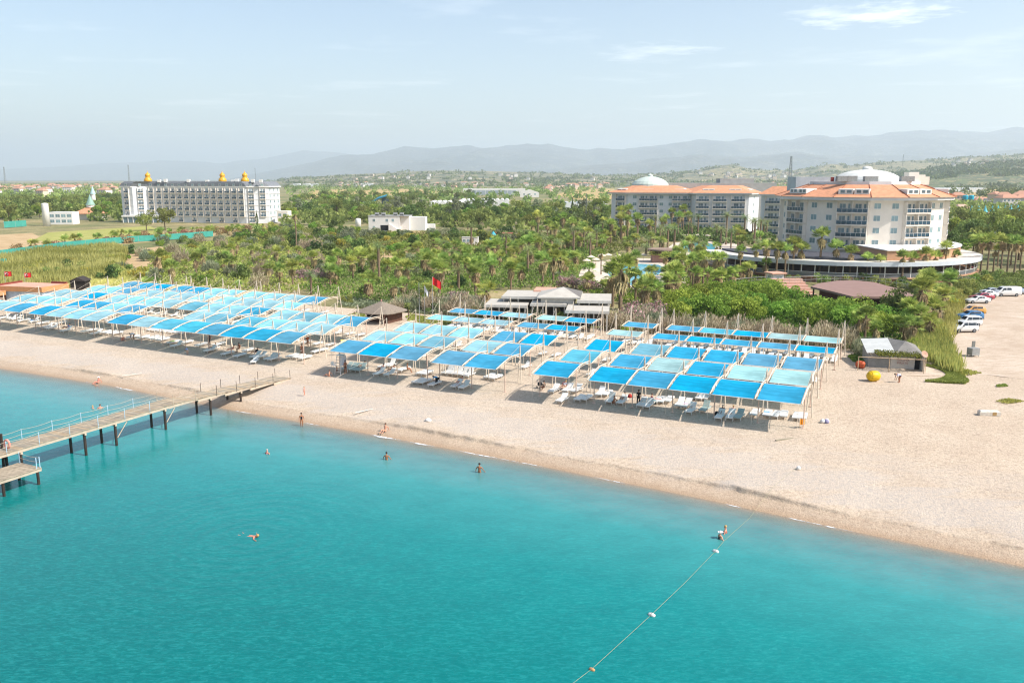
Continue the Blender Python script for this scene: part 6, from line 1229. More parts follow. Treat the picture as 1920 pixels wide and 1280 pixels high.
for u, v in ((1175, 612), (1190, 615), (1205, 608), (1222, 605), (1185, 600), (1228, 598)): x, y = at(u, v); plant('olean', x, y, 'pale pink oleander between the restaurant and bright green trees', 'oleanders right of the restaurant', 1.2)
for u, v in ((1062, 540), (1080, 540), (1098, 542), (1112, 545)): x, y = at(u, v); plant('olean', x, y, 'pink oleander behind the restaurant roof', 'oleanders behind the restaurant', 1)
for u, v, k in ((955, 603, 0), (985, 604, 2), (1002, 606, 2), (890, 600, 0), (1155, 615, 1), (1175, 625, 1)): x, y = at(u, v); plant('gbush', x, y, 'rounded olive bush at the front of the beach restaurant', 'bushes before the restaurant', .95, i=k)
sca([(1245, 612), (1285, 575), (1350, 558), (1440, 562), (1500, 575), (1540, 590), (1590, 600), (1650, 610), (1690, 625), (1660, 640), (1560, 620), (1420, 606), (1330, 603)], 38, 3.7, [('bright', 1)], 'above the dry hedge on the right', .84)
sca([(1640, 590), (1680, 590), (1700, 605), (1690, 630), (1640, 610)], 6, 3.2, [('bright', .7), ('dark', .3)], 'beside the brown stage roof', .7)
sca([(1770, 535), (1830, 522), (1870, 530), (1850, 545), (1800, 560), (1775, 600)], 14, 3.0, [('gbush', .4), ('ybush', .6)], 'by the parked cars', 1.2)
sca([(1480, 528), (1660, 532), (1680, 526), (1480, 520)], 16, 3.0, [('gbush', 1)], 'at the foot of the podium', .9)
sca([(1590, 650), (1700, 660), (1700, 680), (1620, 672)], 12, 2.4, [('gbush', .5), ('dry', .3), ('ybush', .2)], 'behind the grey shed', .8)
# the palm grove
G1 = [(560, 548), (640, 500), (760, 487), (860, 468), (1000, 466), (1090, 458), (1140, 470), (1110, 490), (1085, 515), (1085, 540), (930, 545), (880, 565), (840, 575), (720, 570), (620, 560)]
sca(G1, 112, 4.3, [('fan', .86), ('date', .14)], 'in the dense grove behind the restaurant', 1.05)
sca([(1090, 545), (1130, 540), (1250, 545), (1270, 560), (1240, 590), (1190, 590), (1130, 560)], 20, 3.4, [('fan', 1)], 'between the round pool and the restaurant', 1.0)
sca([(980, 462), (1060, 430), (1150, 430), (1230, 455), (1215, 478), (1100, 478)], 44, 4.8, [('fan', .55), ('tall', .3), ('date', .15)], 'between the pools and the hotel wings', 1.1)
sca([(1250, 560), (1275, 500), (1340, 490), (1430, 500), (1440, 540), (1360, 555)], 22, 4.2, [('fan', .8), ('date', .2)], 'left of the round hotel tower', 1.0)
sca([(1200, 470), (1240, 458), (1250, 470), (1290, 480), (1440, 480), (1430, 500), (1290, 500)], 22, 4, [('fan', .5), ('date', .5)], 'near the farther pool', 1.0)
sca([(300, 545), (330, 500), (430, 480), (560, 475), (640, 485), (640, 505), (560, 545)], 40, 4.4, [('fan', .6), ('dwarf', .4)], 'on the scrub slope behind the left shelters', .95)
sca([(-40, 474), (0, 470), (200, 449), (400, 434), (520, 428), (525, 438), (400, 446), (200, 459), (0, 480)], 60, 4.2, [('dwarf', .45), ('rust', .55)], 'along the green netting fence', 1.5)
sca([(290, 438), (420, 428), (530, 424), (535, 432), (420, 438)], 24, 4, [('dwarf', .7), ('ybush', .3)], 'in the bed before the palace hotel', .9)
# bushes of the scrub
sca([(200, 530), (235, 470), (300, 458), (420, 447), (560, 440), (640, 447), (640, 490), (560, 545), (300, 550)], 85, 4.2, [('gbush', .6), ('ybush', .2), ('dry', .2)], 'on the scrub slope left of the grove', 1.15)
sca([(430, 447), (560, 428), (690, 437), (900, 440), (1000, 445), (980, 462), (860, 466), (760, 478), (640, 490), (560, 470)], 85, 5.4, [('gbush', .72), ('ybush', .28)], 'in the middle scrub before the white house', 1.5)
sca(G1, 60, 4.6, [('gbush', .8), ('ybush', .2)], 'under the palms of the grove', .95)
sca([(0, 530), (60, 492), (200, 470), (225, 505), (150, 532)], 26, 3.4, [('ybush', .8), ('gbush', .2)], 'in the yellow reed field', 1.1)
sca([(640, 548), (880, 560), (900, 600), (640, 570)], 12, 3, [('gbush', 1)], 'behind the dry hedge', .8)
# middle distance trees
sca([(530, 425), (540, 395), (640, 385), (760, 392), (900, 396), (1000, 398), (1140, 400), (1140, 435), (1000, 440), (900, 432), (800, 424), (690, 420), (560, 428)], 105, 8, [('round', .6), ('dark', .2), ('high', .2)], 'in the middle-distance wood between the hotels', 1.05)
sca([(960, 415), (1140, 408), (1140, 425), (980, 432)], 14, 8, [('high', .8), ('cypress', .2)], 'left of the hotel wings', 1.0)
for u in (1073, 1082, 1094, 1104, 1113): one('cypress', u, 408, f'slim dark cypress before the white greenhouse, {ORD[(1073, 1082, 1094, 1104, 1113).index(u)]} from the left of five', 1.2)
sca([(-60, 425), (-60, 388), (60, 380), (240, 376), (240, 418), (200, 424), (100, 415), (40, 418)], 70, 9, [('round', .7), ('dark', .3)], 'in the wood left of the palace hotel', 1.2)
sca([(530, 395), (560, 372), (700, 372), (860, 368), (900, 372), (860, 388), (760, 390), (640, 384)], 60, 13, [('round', .6), ('dark', .4)], 'near the water slides', 1.2)
sca([(1775, 500), (1780, 440), (1850, 430), (1960, 420), (1960, 505), (1830, 500)], 40, 6, [('fan', .3), ('round', .5), ('dark', .2)], 'behind the right end of the round tower', 1.4)
sca([(1120, 446), (1160, 436), (1290, 436), (1300, 450), (1235, 455), (1150, 464)], 34, 4.2, [('tall', .6), ('fan', .25), ('date', .15)], 'at the foot of the hotel wings', 1.15)
sca([(1330, 452), (1440, 446), (1450, 470), (1400, 470)], 14, 4.5, [('date', .6), ('fan', .4)], 'right of the farther pool', 1.2)
# plant stuff nobody could count
def stuff(name, V, T, m): o = ob(name, quads(name, V, T, m)); tag(o, kind='stuff')
def pts_in(poly, n):
    W_ = [at(u, v) for u, v in poly]; xs = [p[0] for p in W_]; ys = [p[1] for p in W_]; out = []
    while len(out) < n:
        x = random.uniform(min(xs), max(xs)); y = random.uniform(min(ys), max(ys)); u, v = pj(x, y, 2.5)
        if inpoly(u, v, poly) and not any((x - a) ** 2 + (y - b) ** 2 < (r * .8) ** 2 for a, b, r in AVOID): out.append((x, y))
    return np.array(out)
def blades(poly, n, h, w, bunch=5):
    B = pts_in(poly, n // bunch); P = np.repeat(B, bunch, 0) + rng.normal(0, .35, (len(B) * bunch, 2)); k = len(P); hm_ = np.repeat(fbm(B[:, 0] * .12, B[:, 1] * .12, 3, 4) * .9 + .55, bunch) * h; hh = hm_ * rng.uniform(.6, 1.1, k)
    d = rng.normal(0, .16, (k, 2)); b = np.concatenate([P, np.full((k, 1), 2.45)], 1); t = b + np.stack([d[:, 0] * hh, d[:, 1] * hh, hh], 1); a = rng.uniform(0, PI, k); s_ = np.stack([np.cos(a), np.sin(a), a * 0], 1) * w * rng.uniform(.6, 1.4, (k, 1)); m = b + (t - b) * .55
    return np.stack([b, m - s_, t, m + s_], 1), np.clip(np.repeat(rng.uniform(-.1, .3, len(B)) + (fbm(B[:, 0] * .11, B[:, 1] * .11, 4, 14) - .42) * 2.2, bunch) + rng.uniform(0, .5, k), 0, 1)
V, T = blades([(-60, 548), (-60, 490), (0, 486), (100, 471), (215, 463), (240, 475), (225, 512), (165, 538), (110, 545), (60, 540)], 26000, 2.6, .09); stuff('reeds', V, T, LF['reed'])
V, T = blades([(165, 545), (170, 520), (230, 505), (255, 520), (235, 548)], 5000, 1.7, .08); stuff('reeds', V, T, LF['reed'])
RP_ = [(1705, 690), (1712, 640), (1745, 612), (1772, 625), (1778, 655), (1800, 690), (1790, 702), (1740, 676)]; V, T = blades(RP_, 3500, 1.8, .07); stuff('reeds', V, T, LF['light']); V, T = blades(RP_, 7500, 1.7, .07); stuff('reeds', V, T, LF['mid'])
V, T = blades([(1775, 620), (1780, 570), (1800, 548), (1806, 560), (1792, 600), (1783, 640)], 3500, 1.9, .07); stuff('reeds', V, T, LF['reed'])
def cover(poly, n, h, size, m):
    B = pts_in(poly, n); hh = fbm(B[:, 0] * .25, B[:, 1] * .25, 4, 8) * h; P = np.concatenate([B, (2.45 + hh * rng.random(len(B)) ** .5)[:, None]], 1); T = np.clip(fbm(B[:, 0] * .4, B[:, 1] * .4, 3, 2) + rng.uniform(-.25, .25, n), 0, 1); stuff('undergrowth', leaves(P, size, .4), T, LF[m])
cover(G1, 26000, 3.0, .27, 'mid'); cover(G1, 14000, 2.6, .25, 'green'); cover([(1085, 545), (1085, 520), (1140, 540), (1250, 545), (1290, 500), (1440, 500), (1480, 545), (1480, 560), (1250, 600), (1150, 565)], 14000, 1.7, .24, 'green')
cover([(240, 545), (300, 470), (430, 447), (640, 445), (640, 505), (560, 548)], 22000, 1.5, .3, 'light'); cover([(430, 447), (560, 430), (690, 437), (900, 438), (1120, 440), (1230, 458), (1090, 490), (980, 466), (860, 466), (760, 478), (640, 490), (560, 470)], 24000, 2.2, .42, 'mid')
cover([(640, 560), (720, 567), (870, 570), (900, 600), (870, 596), (640, 574)], 4000, 1.5, .25, 'grey'); cover([(1240, 620), (1290, 575), (1440, 562), (1540, 590), (1690, 625), (1700, 672), (1600, 660), (1420, 622)], 12000, 1.6, .24, 'green')
cover([(1590, 668), (1610, 662), (1660, 672), (1690, 680), (1640, 685), (1600, 678)], 3000, .35, .14, 'green'); cover([(1735, 716), (1736, 684), (1774, 692), (1803, 705), (1817, 715), (1808, 720)], 15000, .4, .13, 'light'); cover([(1735, 690), (1780, 668), (1800, 690), (1840, 700), (1810, 706)], 1500, .4, .15, 'light')
cover([(632, 597), (680, 582), (690, 600), (640, 604)], 1500, .35, .14, 'light'); cover([(752, 600), (770, 588), (850, 603), (840, 612)], 2500, .4, .14, 'light'); cover([(1775, 530), (1870, 515), (1960, 512), (1960, 540), (1870, 543), (1800, 556)], 6000, 1.8, .3, 'mid')
for P_ in ([(1865, 752), (1890, 746), (1925, 752), (1890, 756)], [(1868, 722), (1885, 720), (1890, 724), (1870, 725)]): cover(P_, 500, .2, .1, 'light')
# woods farther off: one mass of crowns each
def wood(poly, n, size, m, h=6, per=26):
    B = pts_in(poly, n); k = len(B); c = np.concatenate([B, rng.uniform(3.5, 2.5 + h, (k, 1))], 1); P = np.repeat(c, per, 0) + unit(k * per) * np.array([size * 1.5, size * 1.5, size * 1.2]) * rng.uniform(.5, 1.1, (k * per, 1)); P[:, 2] = np.maximum(P[:, 2], 2.6)
    T = np.clip(np.repeat(rng.uniform(0, .75, k), per) + rng.uniform(0, .3, k * per), 0, 1); stuff('woodland', leaves(P, size * .42, .3, .8), T, LF[m])
wood([(-80, 385), (-80, 362), (240, 358), (240, 378)], 260, 3.2, 'mid'); ob('ivy', quads('ivy', leaves(IVY[1], .2, .3), rng.uniform(0, 1, 700), LF['light']), IVY[0])
wood([(-60, 420), (-60, 384), (60, 378), (240, 376), (240, 419), (195, 420), (130, 402), (70, 402), (60, 420)], 230, 2.8, 'mid', 3.5)
wood([(530, 432), (540, 395), (640, 388), (900, 396), (1140, 402), (1150, 432), (1000, 442), (900, 434), (800, 426), (690, 422)], 420, 2.6, 'mid', 3)
wood([(1100, 446), (1160, 436), (1300, 434), (1440, 444), (1450, 462), (1380, 458), (1240, 452)], 130, 1.7, 'dark', 1.5)
wood([(530, 388), (540, 350), (640, 352), (760, 350), (900, 356), (1140, 352), (1140, 400), (900, 395), (700, 380)], 420, 3.4, 'mid', 5)
wood([(530, 356), (540, 348), (900, 347), (1150, 345), (1500, 346), (1500, 352), (1150, 354), (900, 353)], 420, 5., 'dark', 7, 20); wood([(-80, 362), (-80, 349), (240, 347), (240, 360)], 320, 4.5, 'mid', 5, 20)
wood([(1300, 352), (1310, 345), (1500, 344), (1500, 356)], 120, 5, 'mid', 5); wood([(1770, 440), (1780, 385), (1960, 375), (1960, 430)], 170, 2.6, 'mid', 5); wood([(1760, 380), (1770, 352), (1990, 350), (1990, 372)], 160, 4, 'dark', 6)
for u, v, k in ((1545, 534, 0), (1565, 532, 2), (1590, 531, 0), (1612, 532, 3), (1635, 533, 0), (1655, 534, 2), (1675, 538, 0), (1690, 540, 3), (1700, 546, 0), (1712, 548, 2), (1660, 538, 0), (1725, 545, 2), (1720, 556, 0)):
    x, y = at(u, v); plant('gbush', x, y, 'rounded green bush between the brown stage roof and the podium', 'bushes behind the stage roof', .85, i=k)
for nm, Y, P in RANGES:                                    # tree clumps on the low hills
    if nm != 'hills': continue
    Q = P[:, 3:30].reshape(-1, 3); uu = 960 + F_PX * Q[:, 0] / Q[:, 1]; Q = Q[(uu > 480) & (uu < 2050) & (Q[:, 2] > 6)]; n = 2600 if Y < 4000 else 2600; B = Q[rng.integers(0, len(Q), n)] + rng.normal(0, 1, (n, 3)) * np.array([22, 14, 0]); keep = fbm(B[:, 0] * .006, B[:, 1] * .006, 4, 77) > .46; B = B[keep]; per = 9; k = len(B) * per; sz = 7.5 if Y < 4000 else 10.
    PP = np.repeat(B, per, 0) + rng.normal(0, 1, (k, 3)) * np.array([sz * .8, sz * .8, sz * .3]) + np.array([0, 0, sz * .3]); stuff('woodland', leaves(PP, sz * .55, .3, .8), np.clip(np.repeat(rng.uniform(0, .6, len(B)), per) + rng.uniform(0, .3, k), 0, 1), LF['dark'])
# ------------------------------------------------------------------ far buildings
M_hw = [mat('town_wall_white', 'd3cdc4', .9, .06, .1), mat('town_wall_cream', 'cdb9a5', .9, .06, .1), mat('town_wall_pink', 'c9a693', .9, .06, .1)]; M_hr = [mat('town_roof_terracotta', 'b3866f', .9, .1, .1), mat('town_roof_pale', 'b99a86', .9, .1, .1), M_greyroof]
_hm = []
for k in range(9):
    g = random.Random(k); w, d, h = g.uniform(9, 16), g.uniform(8, 12), g.choice([4, 6.5, 6.5, 9.5])
    wl = MB().box(-w / 2, w / 2, -d / 2, d / 2, -1, h); wn_ = wl
    for fl in range(int(h // 3)):
        for q in range(int(w // 3)): x = -w / 2 + 1 + q * 3; wn_.box(x, x + 1.4, -d / 2 - .05, -d / 2 + .02, fl * 3 + 1, fl * 3 + 2.4, 1)
    if k % 4 == 3: rf = MB().bbox(-w / 2 - .3, w / 2 + .3, -d / 2 - .3, d / 2 + .3, h + .01, h + .6).box(-1.5, 1.5, -1.5, 1.5, h + .61, h + 2.5)
    else: rf = MB().add([(-w / 2 - .6, -d / 2 - .6, h + .02), (w / 2 + .6, -d / 2 - .6, h + .02), (w / 2 + .6, d / 2 + .6, h + .02), (-w / 2 - .6, d / 2 + .6, h + .02), (-w / 4, 0, h + 2.6), (w / 4, 0, h + 2.6)], [(0, 1, 5, 4), (1, 2, 5), (2, 3, 4, 5), (3, 0, 4), (3, 2, 1, 0)])
    _hm.append((wl.mesh('wall', [M_hw[k % 3], M_glass]), None, rf.mesh('roof', M_hr[2] if k % 4 == 3 else M_hr[k % 2])))
def house(x, y, z, lab_, gp, i=None, sc=1., rz=None):
    k = random.randrange(9) if i is None else i; r = thing('town_house', lab_, 'house', (x, y, z), random.uniform(-.5, .5) if rz is None else rz, gp, sc); a, b_, c_ = _hm[k]; ob('wall', a, r); ob('roof', c_, r)
def town(poly, n, mind, where_, sc=1.):
    W_ = [at(u, v) for u, v in poly]; xs = [p[0] for p in W_]; ys = [p[1] for p in W_]; got = []; k = 0
    while len(got) < n and k < n * 80:
        k += 1; x = random.uniform(min(xs), max(xs)); y = random.uniform(min(ys), max(ys)); u, v = pj(x, y, 2.5)
        if not inpoly(u, v, poly) or any((x - a) ** 2 + (y - b) ** 2 < mind * mind for a, b in got): continue
        got.append((x, y)); house(x, y, 2.5, 'small pale house ' + where_, 'houses ' + where_, sc=sc)
town([(-60, 376), (-60, 352), (240, 350), (240, 372)], 85, 17, 'in the town behind the wood, far left'); town([(1010, 366), (1030, 348), (1140, 347), (1145, 358)], 34, 20, 'in the village behind the white greenhouses'); town([(1310, 350), (1320, 343), (1480, 342), (1480, 348)], 24, 34, 'in the village beyond the hotel wings')
town([(1790, 402), (1790, 384), (1960, 378), (1960, 398)], 20, 14, 'in the pink-roofed district right of the tower'); town([(560, 350), (700, 345), (1000, 346), (1000, 352), (700, 352)], 60, 30, 'scattered on the plain below the low hills')
def hillhouse(u, v, Y, sc):
    x, z = ptY(u, v, Y); house(x, Y, z, 'tiny white house on the hazy hillside', 'houses on the hillsides', i=random.choice((3, 7)), sc=sc)
for k in range(60): u = random.choice([random.uniform(640, 1120), random.uniform(1310, 1500), random.uniform(1310, 1480)]); hillhouse(u, random.uniform(329, 338) if u < 1200 else random.uniform(324, 337), random.uniform(3300, 4000), 1.3)
for k in range(14): hillhouse(random.uniform(1780, 1920), random.uniform(300, 312), 3200, 1.0)
# pink-roofed houses with turquoise cone turrets
M_turq = mat('turquoise_cone_roof', '58aeb8', .6, .1, .5)
for k, (u, v) in enumerate(((1832, 402), (1858, 403), (1882, 402), (1906, 401))):
    x, y = at(u, v + 18); r = thing('turreted_house', f'pink house with turquoise cone turrets, {ORD[k]} from the left right of the tower', 'house', (x, y, 2.5), .1); MB().bbox(-5.2, 5.2, 0, 9, 0, 6).build('wall', M_pinkr, r)
    for a in (-2, 2): MB().lathe([(1.4, 6), (1.3, 6.4), (.6, 8), (.06, 9.8)], n=10).build('turret', M_turq, r, (a, 3, 0))
    for a in (-3, 0, 3): window(r, a, 0, 3.4, 0, 1.1, 1.3)
x, y = at(1905, 447); r = thing('pink_roof_house', 'house with a broad pink roof behind the palms, far right', 'house', (x, y, 2.5), 0); MB().box(-8, 10, 0, 8, 0, 4).build('wall', M_hw[0], r); MB().loft([(-9, -1), (11, -1), (11, 9), (-9, 9)], 4.01, [(-4, 4), (6, 4), (6, 4.5), (-4, 4.5)], 6.2).build('roof', M_pinkr, r); window(r, -2, 0, 1.2, 0, 1.5, 1.5)
for u in (1808, 1819): x, y = at(u, 392); r = thing('blue_tank', f'bright turquoise round roof tank {"left" if u < 1812 else "right"} of a pair beyond the tower', 'tank', (x, y, 2.5)); MB().lathe([(1.5, 7.2), (2.0, 7.4), (2.0, 10.2), (1.4, 10.8)], n=14).build('tank_body', mat('turquoise_tank', '1f9db5', .5), r); MB().tube([(0, 0, 0), (0, 0, 7.3)], .5, 6).build('stand', M_greyroof, r)
# white house, tank, container, playground, slides, greenhouses and so on
x, y = at(742, 433); r = thing('white_house', 'cubic white flat-roofed house with outside stair in the middle scrub', 'house', (x, y, 2.5), -.06)
MB().box(-12.5, 2, 0, 9, 0, 6.6).build('wall', M_white, r); MB().box(2.01, 6, 1.5, 9, 0, 6.6).build('side_wall', M_white, r); MB().box(6.01, 13, 4, 10, 0, 6.2).build('annex_wall', M_white, r); MB().box(-12.7, 6.2, -.2, 9.2, 6.61, 6.9).build('parapet', M_greyroof, r)
m = MB()
for k in range(8): m.box(-3 + k * .6, -2.4 + k * .6, -1.4, -.01, 0, 3.4 - k * .42)
m.build('stair', M_white, r)
for a, b_ in ((-10, 1), (-10, 4.2), (-4, 4.2), (-1.2, 4.2)): window(r, a, 0, b_, 0, 1.1, 1.2)
MB().box(-7, -2.9, -.04, .01, .2, 2.6).build('shaded_opening', M_blk, r)
for a in (-9, -6, -.5, 2.5): q = MB().box(a - .9, a + .9, 2, 3, 7.3, 8.2).build('solar_heater', M_greyroof, r); MB().box(a - .8, a + .8, 2.2, 2.8, 6.91, 7.29).build('heater_stand', M_blk, q)
x, y = at(795, 431); tag(MB().bbox(-3, 5, 0, 4, 0, 2.6).build('white_outbuilding', M_white, None, (x, y, 2.5)), 'low white outbuilding right of the cubic house', 'outbuilding')
x, y = at(672, 427); r = thing('water_tank', 'white cylindrical water tank left of the cubic house', 'tank', (x, y, 2.5)); MB().lathe([(1.35, 0), (1.35, 4), (1.1, 4.35), (.2, 4.6)], n=18).build('tank_body', M_white, r, smooth=True)
x, y = at(881, 460); r = thing('site_cabin', 'white cabin container on the tan slope above the grove', 'cabin', (x, y, 2.5), -.08); MB().bbox(-2.9, 2.9, 0, 2.4, .15, 2.8, .05).build('wall', M_white, r); MB().box(-3, 3, -.1, 2.5, 2.81, 2.95).build('roof', M_boards, r)
for a in (-2, -.6): window(r, a, 0, 1.2, 0, .9, 1.0)
x, y = at(925, 458); r = thing('play_slide', 'playground tower with blue panels and yellow slide beside the cabin', 'playground', (x, y, 2.5), .2); MB().box(-1.2, 1.2, -1.2, 1.2, 1.4, 2.4).build('platform', mat('blue_panel', '3f9fb0', .6), r); MB().lathe([(1.3, 3.2), (.05, 4.8)], n=6).build('roof', mat('blue_panel', '3f9fb0', .6), r)
for a in (-1.1, 1.1):
    for b_ in (-1.1, 1.1): MB().tube([(a, b_, 0), (a, b_, 3.3)], .08, 6).build('post', M_greyroof, r)
MB().tube([(-1.2, 0, 1.5), (-3, 0, .7), (-4.2, 0, .3)], .4, 8).build('slide', mat('yellow_slide', 'd8b23a', .5), r); MB().tube([(1.2, .4, 1.5), (3.2, 1, .3)], .35, 8).build('slide', mat('red_slide', 'b5483c', .5), r)
x, y = at(945, 450); r = thing('red_roof_shed', 'small shed with a red roof behind the playground', 'shed', (x, y, 2.5)); MB().box(-3.5, 3, 0, 4, 0, 2.4).build('wall', M_hw[0], r); MB().box(-3.9, 3.4, -.5, 4.4, 2.41, 2.7).build('roof', mat('red_roof', '9c5648', .8), r)
x, y = at(88, 424); r = thing('white_tower', 'plain white round tower left of the palace hotel', 'tower', (x, y, 2.5)); MB().lathe([(1.75, 0), (1.6, 11), (1.55, 11.3), (.3, 11.5)], n=20).build('shaft', M_white, r, smooth=True)
x, y = at(113, 421); r = thing('white_office', 'low white building with dark window bands beside the white tower', 'building', (x, y, 2.5), .05); MB().box(-5.5, 6.5, 0, 8, 0, 6.4).build('wall', M_white, r)
for a in (-3.9, -.9, 2.0, 4.9):
    for b_ in (1.0, 3.8): window(r, a, 0, b_, 0, 2.2, 1.5)
x, y = at(165, 412); r = thing('spired_pavilion', 'pavilion with orange tiled roof and green pointed spire', 'pavilion', (x, y, 2.5)); MB().box(-6, 6, 0, 9, 0, 3.5).build('wall', M_hw[0], r); MB().loft([(-8, -2), (8, -2), (8, 11), (-8, 11)], 3.51, [(-2, 3), (2, 3), (2, 6), (-2, 6)], 7).build('roof', M_terra, r)
MB().lathe([(2.2, 7.0), (2.2, 8.4)], n=12).build('drum', M_white, r, (0, 4.5, 0)); MB().lathe([(2.7, 8.41), (2.3, 9), (1.2, 11.5), (.05, 14.5)], n=12).build('spire', mat('green_copper_spire', '86a596', .6, .1, 1), r, (0, 4.5, 0))
x, y = at(176, 385); r = thing('spired_turret', 'pale turquoise spired turret behind the green spire', 'turret', (x, y, 2.5)); MB().lathe([(1.9, 0), (1.9, 10)], n=12).build('shaft', M_white, r); MB().lathe([(2.5, 10.01), (1.2, 13.5), (.05, 17.5)], n=12).build('spire', mat('pale_turquoise_spire', 'a3c0be', .6), r)
M_net = mat('green_netting', '3f9183', .8, .15, .6)
def netfence(px, h, lab_):
    pts = [at(u, v) for u, v in px]; r = thing('netting_fence', lab_, 'fence', (*pts[0], 2.5)); Q_ = [(a - pts[0][0], b_ - pts[0][1]) for a, b_ in pts]
    for a, b_ in zip(Q_[:-1], Q_[1:]):
        L_ = math.dist(a, b_); n = max(1, round(L_ / 8))
        for k in range(n):
            p = (a[0] + (b_[0] - a[0]) * k / n, a[1] + (b_[1] - a[1]) * k / n); q = (a[0] + (b_[0] - a[0]) * (k + 1) / n, a[1] + (b_[1] - a[1]) * (k + 1) / n); ob('netting', MB().add([(*p, .2), (*q, .2), (*q, h), (*p, h)], [(0, 1, 2, 3)]).mesh('netting', M_net), r); MB().tube([(*p, 0), (*p, h + .15)], .06, 5).build('post', M_greyroof, r)
netfence([(-60, 491), (0, 484), (60, 476), (120, 467), (200, 459), (260, 454), (310, 451), (400, 444)], 2.4, 'long green netting fence crossing the scrub on the left'); netfence([(8, 428), (50, 425)], 3.2, 'short piece of green netting fence near the white tower'); netfence([(-40, 503), (14, 500)], 2.2, 'low piece of dark green netting fence at the left edge')
M_gh = mat('white_greenhouse_film', 'd2d3cf', .5, .06, .2)
def greenhouse(u0, u1, v, h, lab_, n=4, d=30):
    a = at(u0, v); b_ = at(u1, v); L_ = math.dist(a, b_); r = thing('greenhouse', lab_, 'greenhouse', (*a, 2.5), math.atan2(b_[1] - a[1], b_[0] - a[0])); w = L_ / n
    m = MB()
    for k in range(n):
        arc = [(k * w + w / 2 - w / 2 * math.cos(t_), h * (.55 + .45 * math.sin(t_))) for t_ in np.linspace(0, PI, 7)]; v_ = [(x_, yy, z_) for yy in (0, d) for x_, z_ in arc]; m.add(v_, [(i, i + 1, 8 + i, 7 + i) for i in range(6)] + [tuple(range(6, -1, -1))])
        m.box(k * w, k * w + .3, 0, d, 0, h * .55)
    m.box(0, L_, -.1, .1, 0, h * .56); m.build('film_roof', M_gh, r)
for a in ((805, 865, 388, 5, 'white arched greenhouse left of the long one in the wood', 6), (862, 955, 386, 6, 'long white arched greenhouse in the middle distance', 10), (1060, 1140, 394, 6, 'white greenhouse behind the five cypresses', 7), (545, 600, 350, 9, 'white warehouse-like greenhouse at the foot of the left low hills', 3), (645, 700, 349, 8, 'white greenhouse strip beyond the straw field', 3), (1745, 1850, 361, 8, 'pale greenhouse row behind the tower, nearer one', 9), (1740, 1835, 352, 10, 'pale greenhouse row behind the tower, farther one', 7), (1830, 1960, 380, 5, 'pale greenhouse on the right behind round dark tree', 9), (1830, 1880, 347, 10, 'white greenhouse below the wooded hill', 4)): greenhouse(*a[:5], n=a[5])
x, y = at(935, 366); r = thing('white_depot', 'long white depot hall with grey panels in the far plain', 'building', (x, y, 2.5), -.03); MB().bbox(-40, 38, 0, 26, 0, 9).build('wall', M_white, r); MB().bbox(-52, -40.1, 4, 20, 0, 9.5).build('side_hall', M_white, r)
for k in range(10): MB().box(-38 + k * 6.4, -32.3 + k * 6.4, -.15, -.02, .5, 6.8).build('panel', mat('grey_panel', '9aa5ab', .6), r)
x, y = at(993, 370); r = thing('white_villa', 'white gabled villa right of the long depot hall', 'villa', (x, y, 2.5)); MB().add([(-12, 0, 0), (12, 0, 0), (12, 9, 0), (-12, 9, 0), (-12, 0, 6), (12, 0, 6), (12, 9, 6), (-12, 9, 6), (0, 0, 10), (0, 9, 10)], [(0, 1, 5, 8, 4), (1, 2, 6, 5), (2, 3, 7, 9, 6), (3, 0, 4, 7), (4, 8, 9, 7), (8, 5, 6, 9)]).build('wall', M_white, r)
for a in (-7, 0, 7): window(r, a, 0, 3, 0, 2.2, 1.8)
x, y = at(738, 388); r = thing('water_slides', 'water slide tower with dark frame and blue chutes', 'water slide', (x, y, 2.5)); M_sl = mat('blue_chute', '3f8fae', .4)
MB().box(-10, -2, 0, 6, 0, 9).build('screen', mat('dark_screen', '4a5a5e', .8), r)
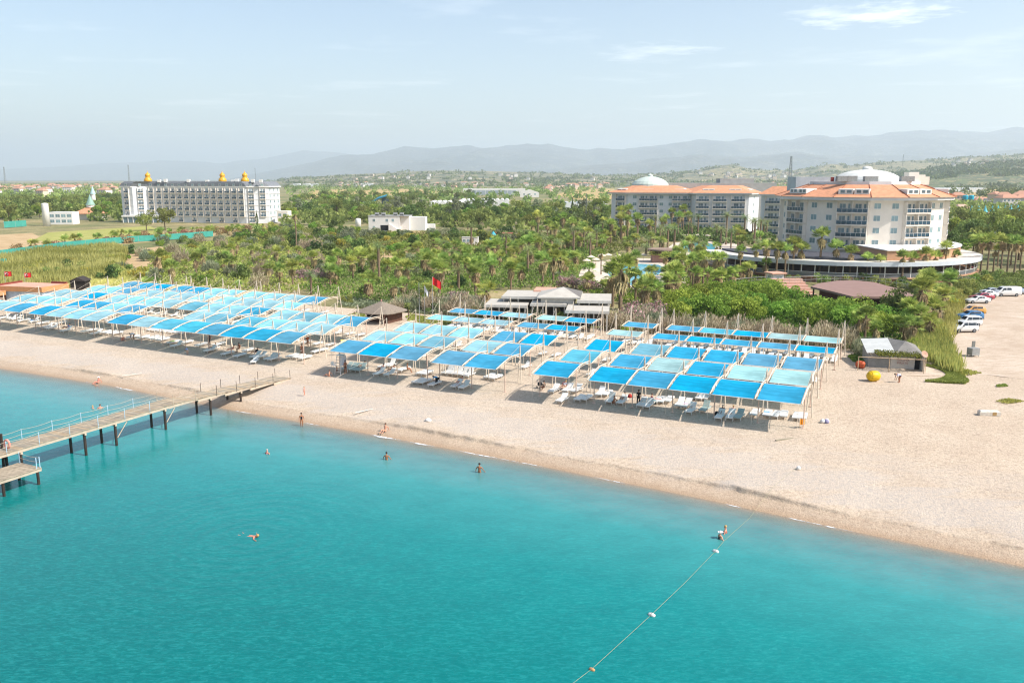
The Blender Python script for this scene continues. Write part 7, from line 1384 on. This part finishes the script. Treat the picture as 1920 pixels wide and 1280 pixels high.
for k in range(6): MB().box(-1.9 + k * 2.4, -1.6 + k * 2.4, 0, .3, 0, 8).box(-1.9 + k * 2.4, -1.6 + k * 2.4, 5.7, 6, 0, 8).build('frame_post', M_boards, r)
MB().box(-2, 10.6, 0, 6, 7.9, 8.2).build('deck', M_boards, r)
for k in range(3): MB().tube([(-5, -.8 - k * 1.6, 9.5), (-12, -1 - k * 1.6, 7.5), (-18, -1 - k * 1.6, 4), (-26, -1 - k * 1.6, 3.4), (-32, -1.2 - k * 1.6, 3)], .8, 8).build('chute', M_sl, r)
def mast(u, v0, v1, Y, w, lab_):
    x, z1 = ptY(u, v1, Y); z0 = max(2.5, ptY(u, v0, Y)[1]); h = z1 - z0; r = thing('radio_mast', lab_, 'mast', (x, Y, z0)); m = MB(); n = 8
    for a, b_ in ((-1, -1), (1, -1), (1, 1), (-1, 1)): m.tube([(a * w, b_ * w, 0), (a * w * .35, b_ * w * .35, h)], w * .14, 4)
    for k in range(n):
        q = w * (1 - .65 * k / n); q2 = w * (1 - .65 * (k + 1) / n); z = h * k / n; z2 = h * (k + 1) / n
        m.tube([(-q, -q, z), (q2, -q2, z2)], w * .07, 3).tube([(q, -q, z), (-q2, -q2, z2)], w * .07, 3).tube([(q, -q, z), (q2, q2, z2)], w * .07, 3).tube([(-q, -q, z), (-q2, q2, z2)], w * .07, 3)
    m.build('lattice', mat('grey_steel_lattice', '7d8385', .6), r)
mast(1484, 345, 293, 900, 1.6, 'tall grey lattice radio mast behind the hotel roofs'); mast(240, 345, 309, 900, .7, 'thin radio mast behind the left end of the palace hotel'); mast(7, 345, 313, 900, .8, 'thin radio mast above the town at the far left edge'); mast(1100, 400, 362, 420, .25, 'pale pole before the white greenhouses'); mast(1694, 312, 290, 2400, 1.0, 'thin mast on the wooded hill behind the white dome'); mast(478, 345, 315, 520, .2, 'thin antenna pole above the right end of the palace hotel')
bpy.context.view_layer.update()
print('PLANTS', CNT, 'LOUNGERS', NL, 'OBJS', len(bpy.data.objects))
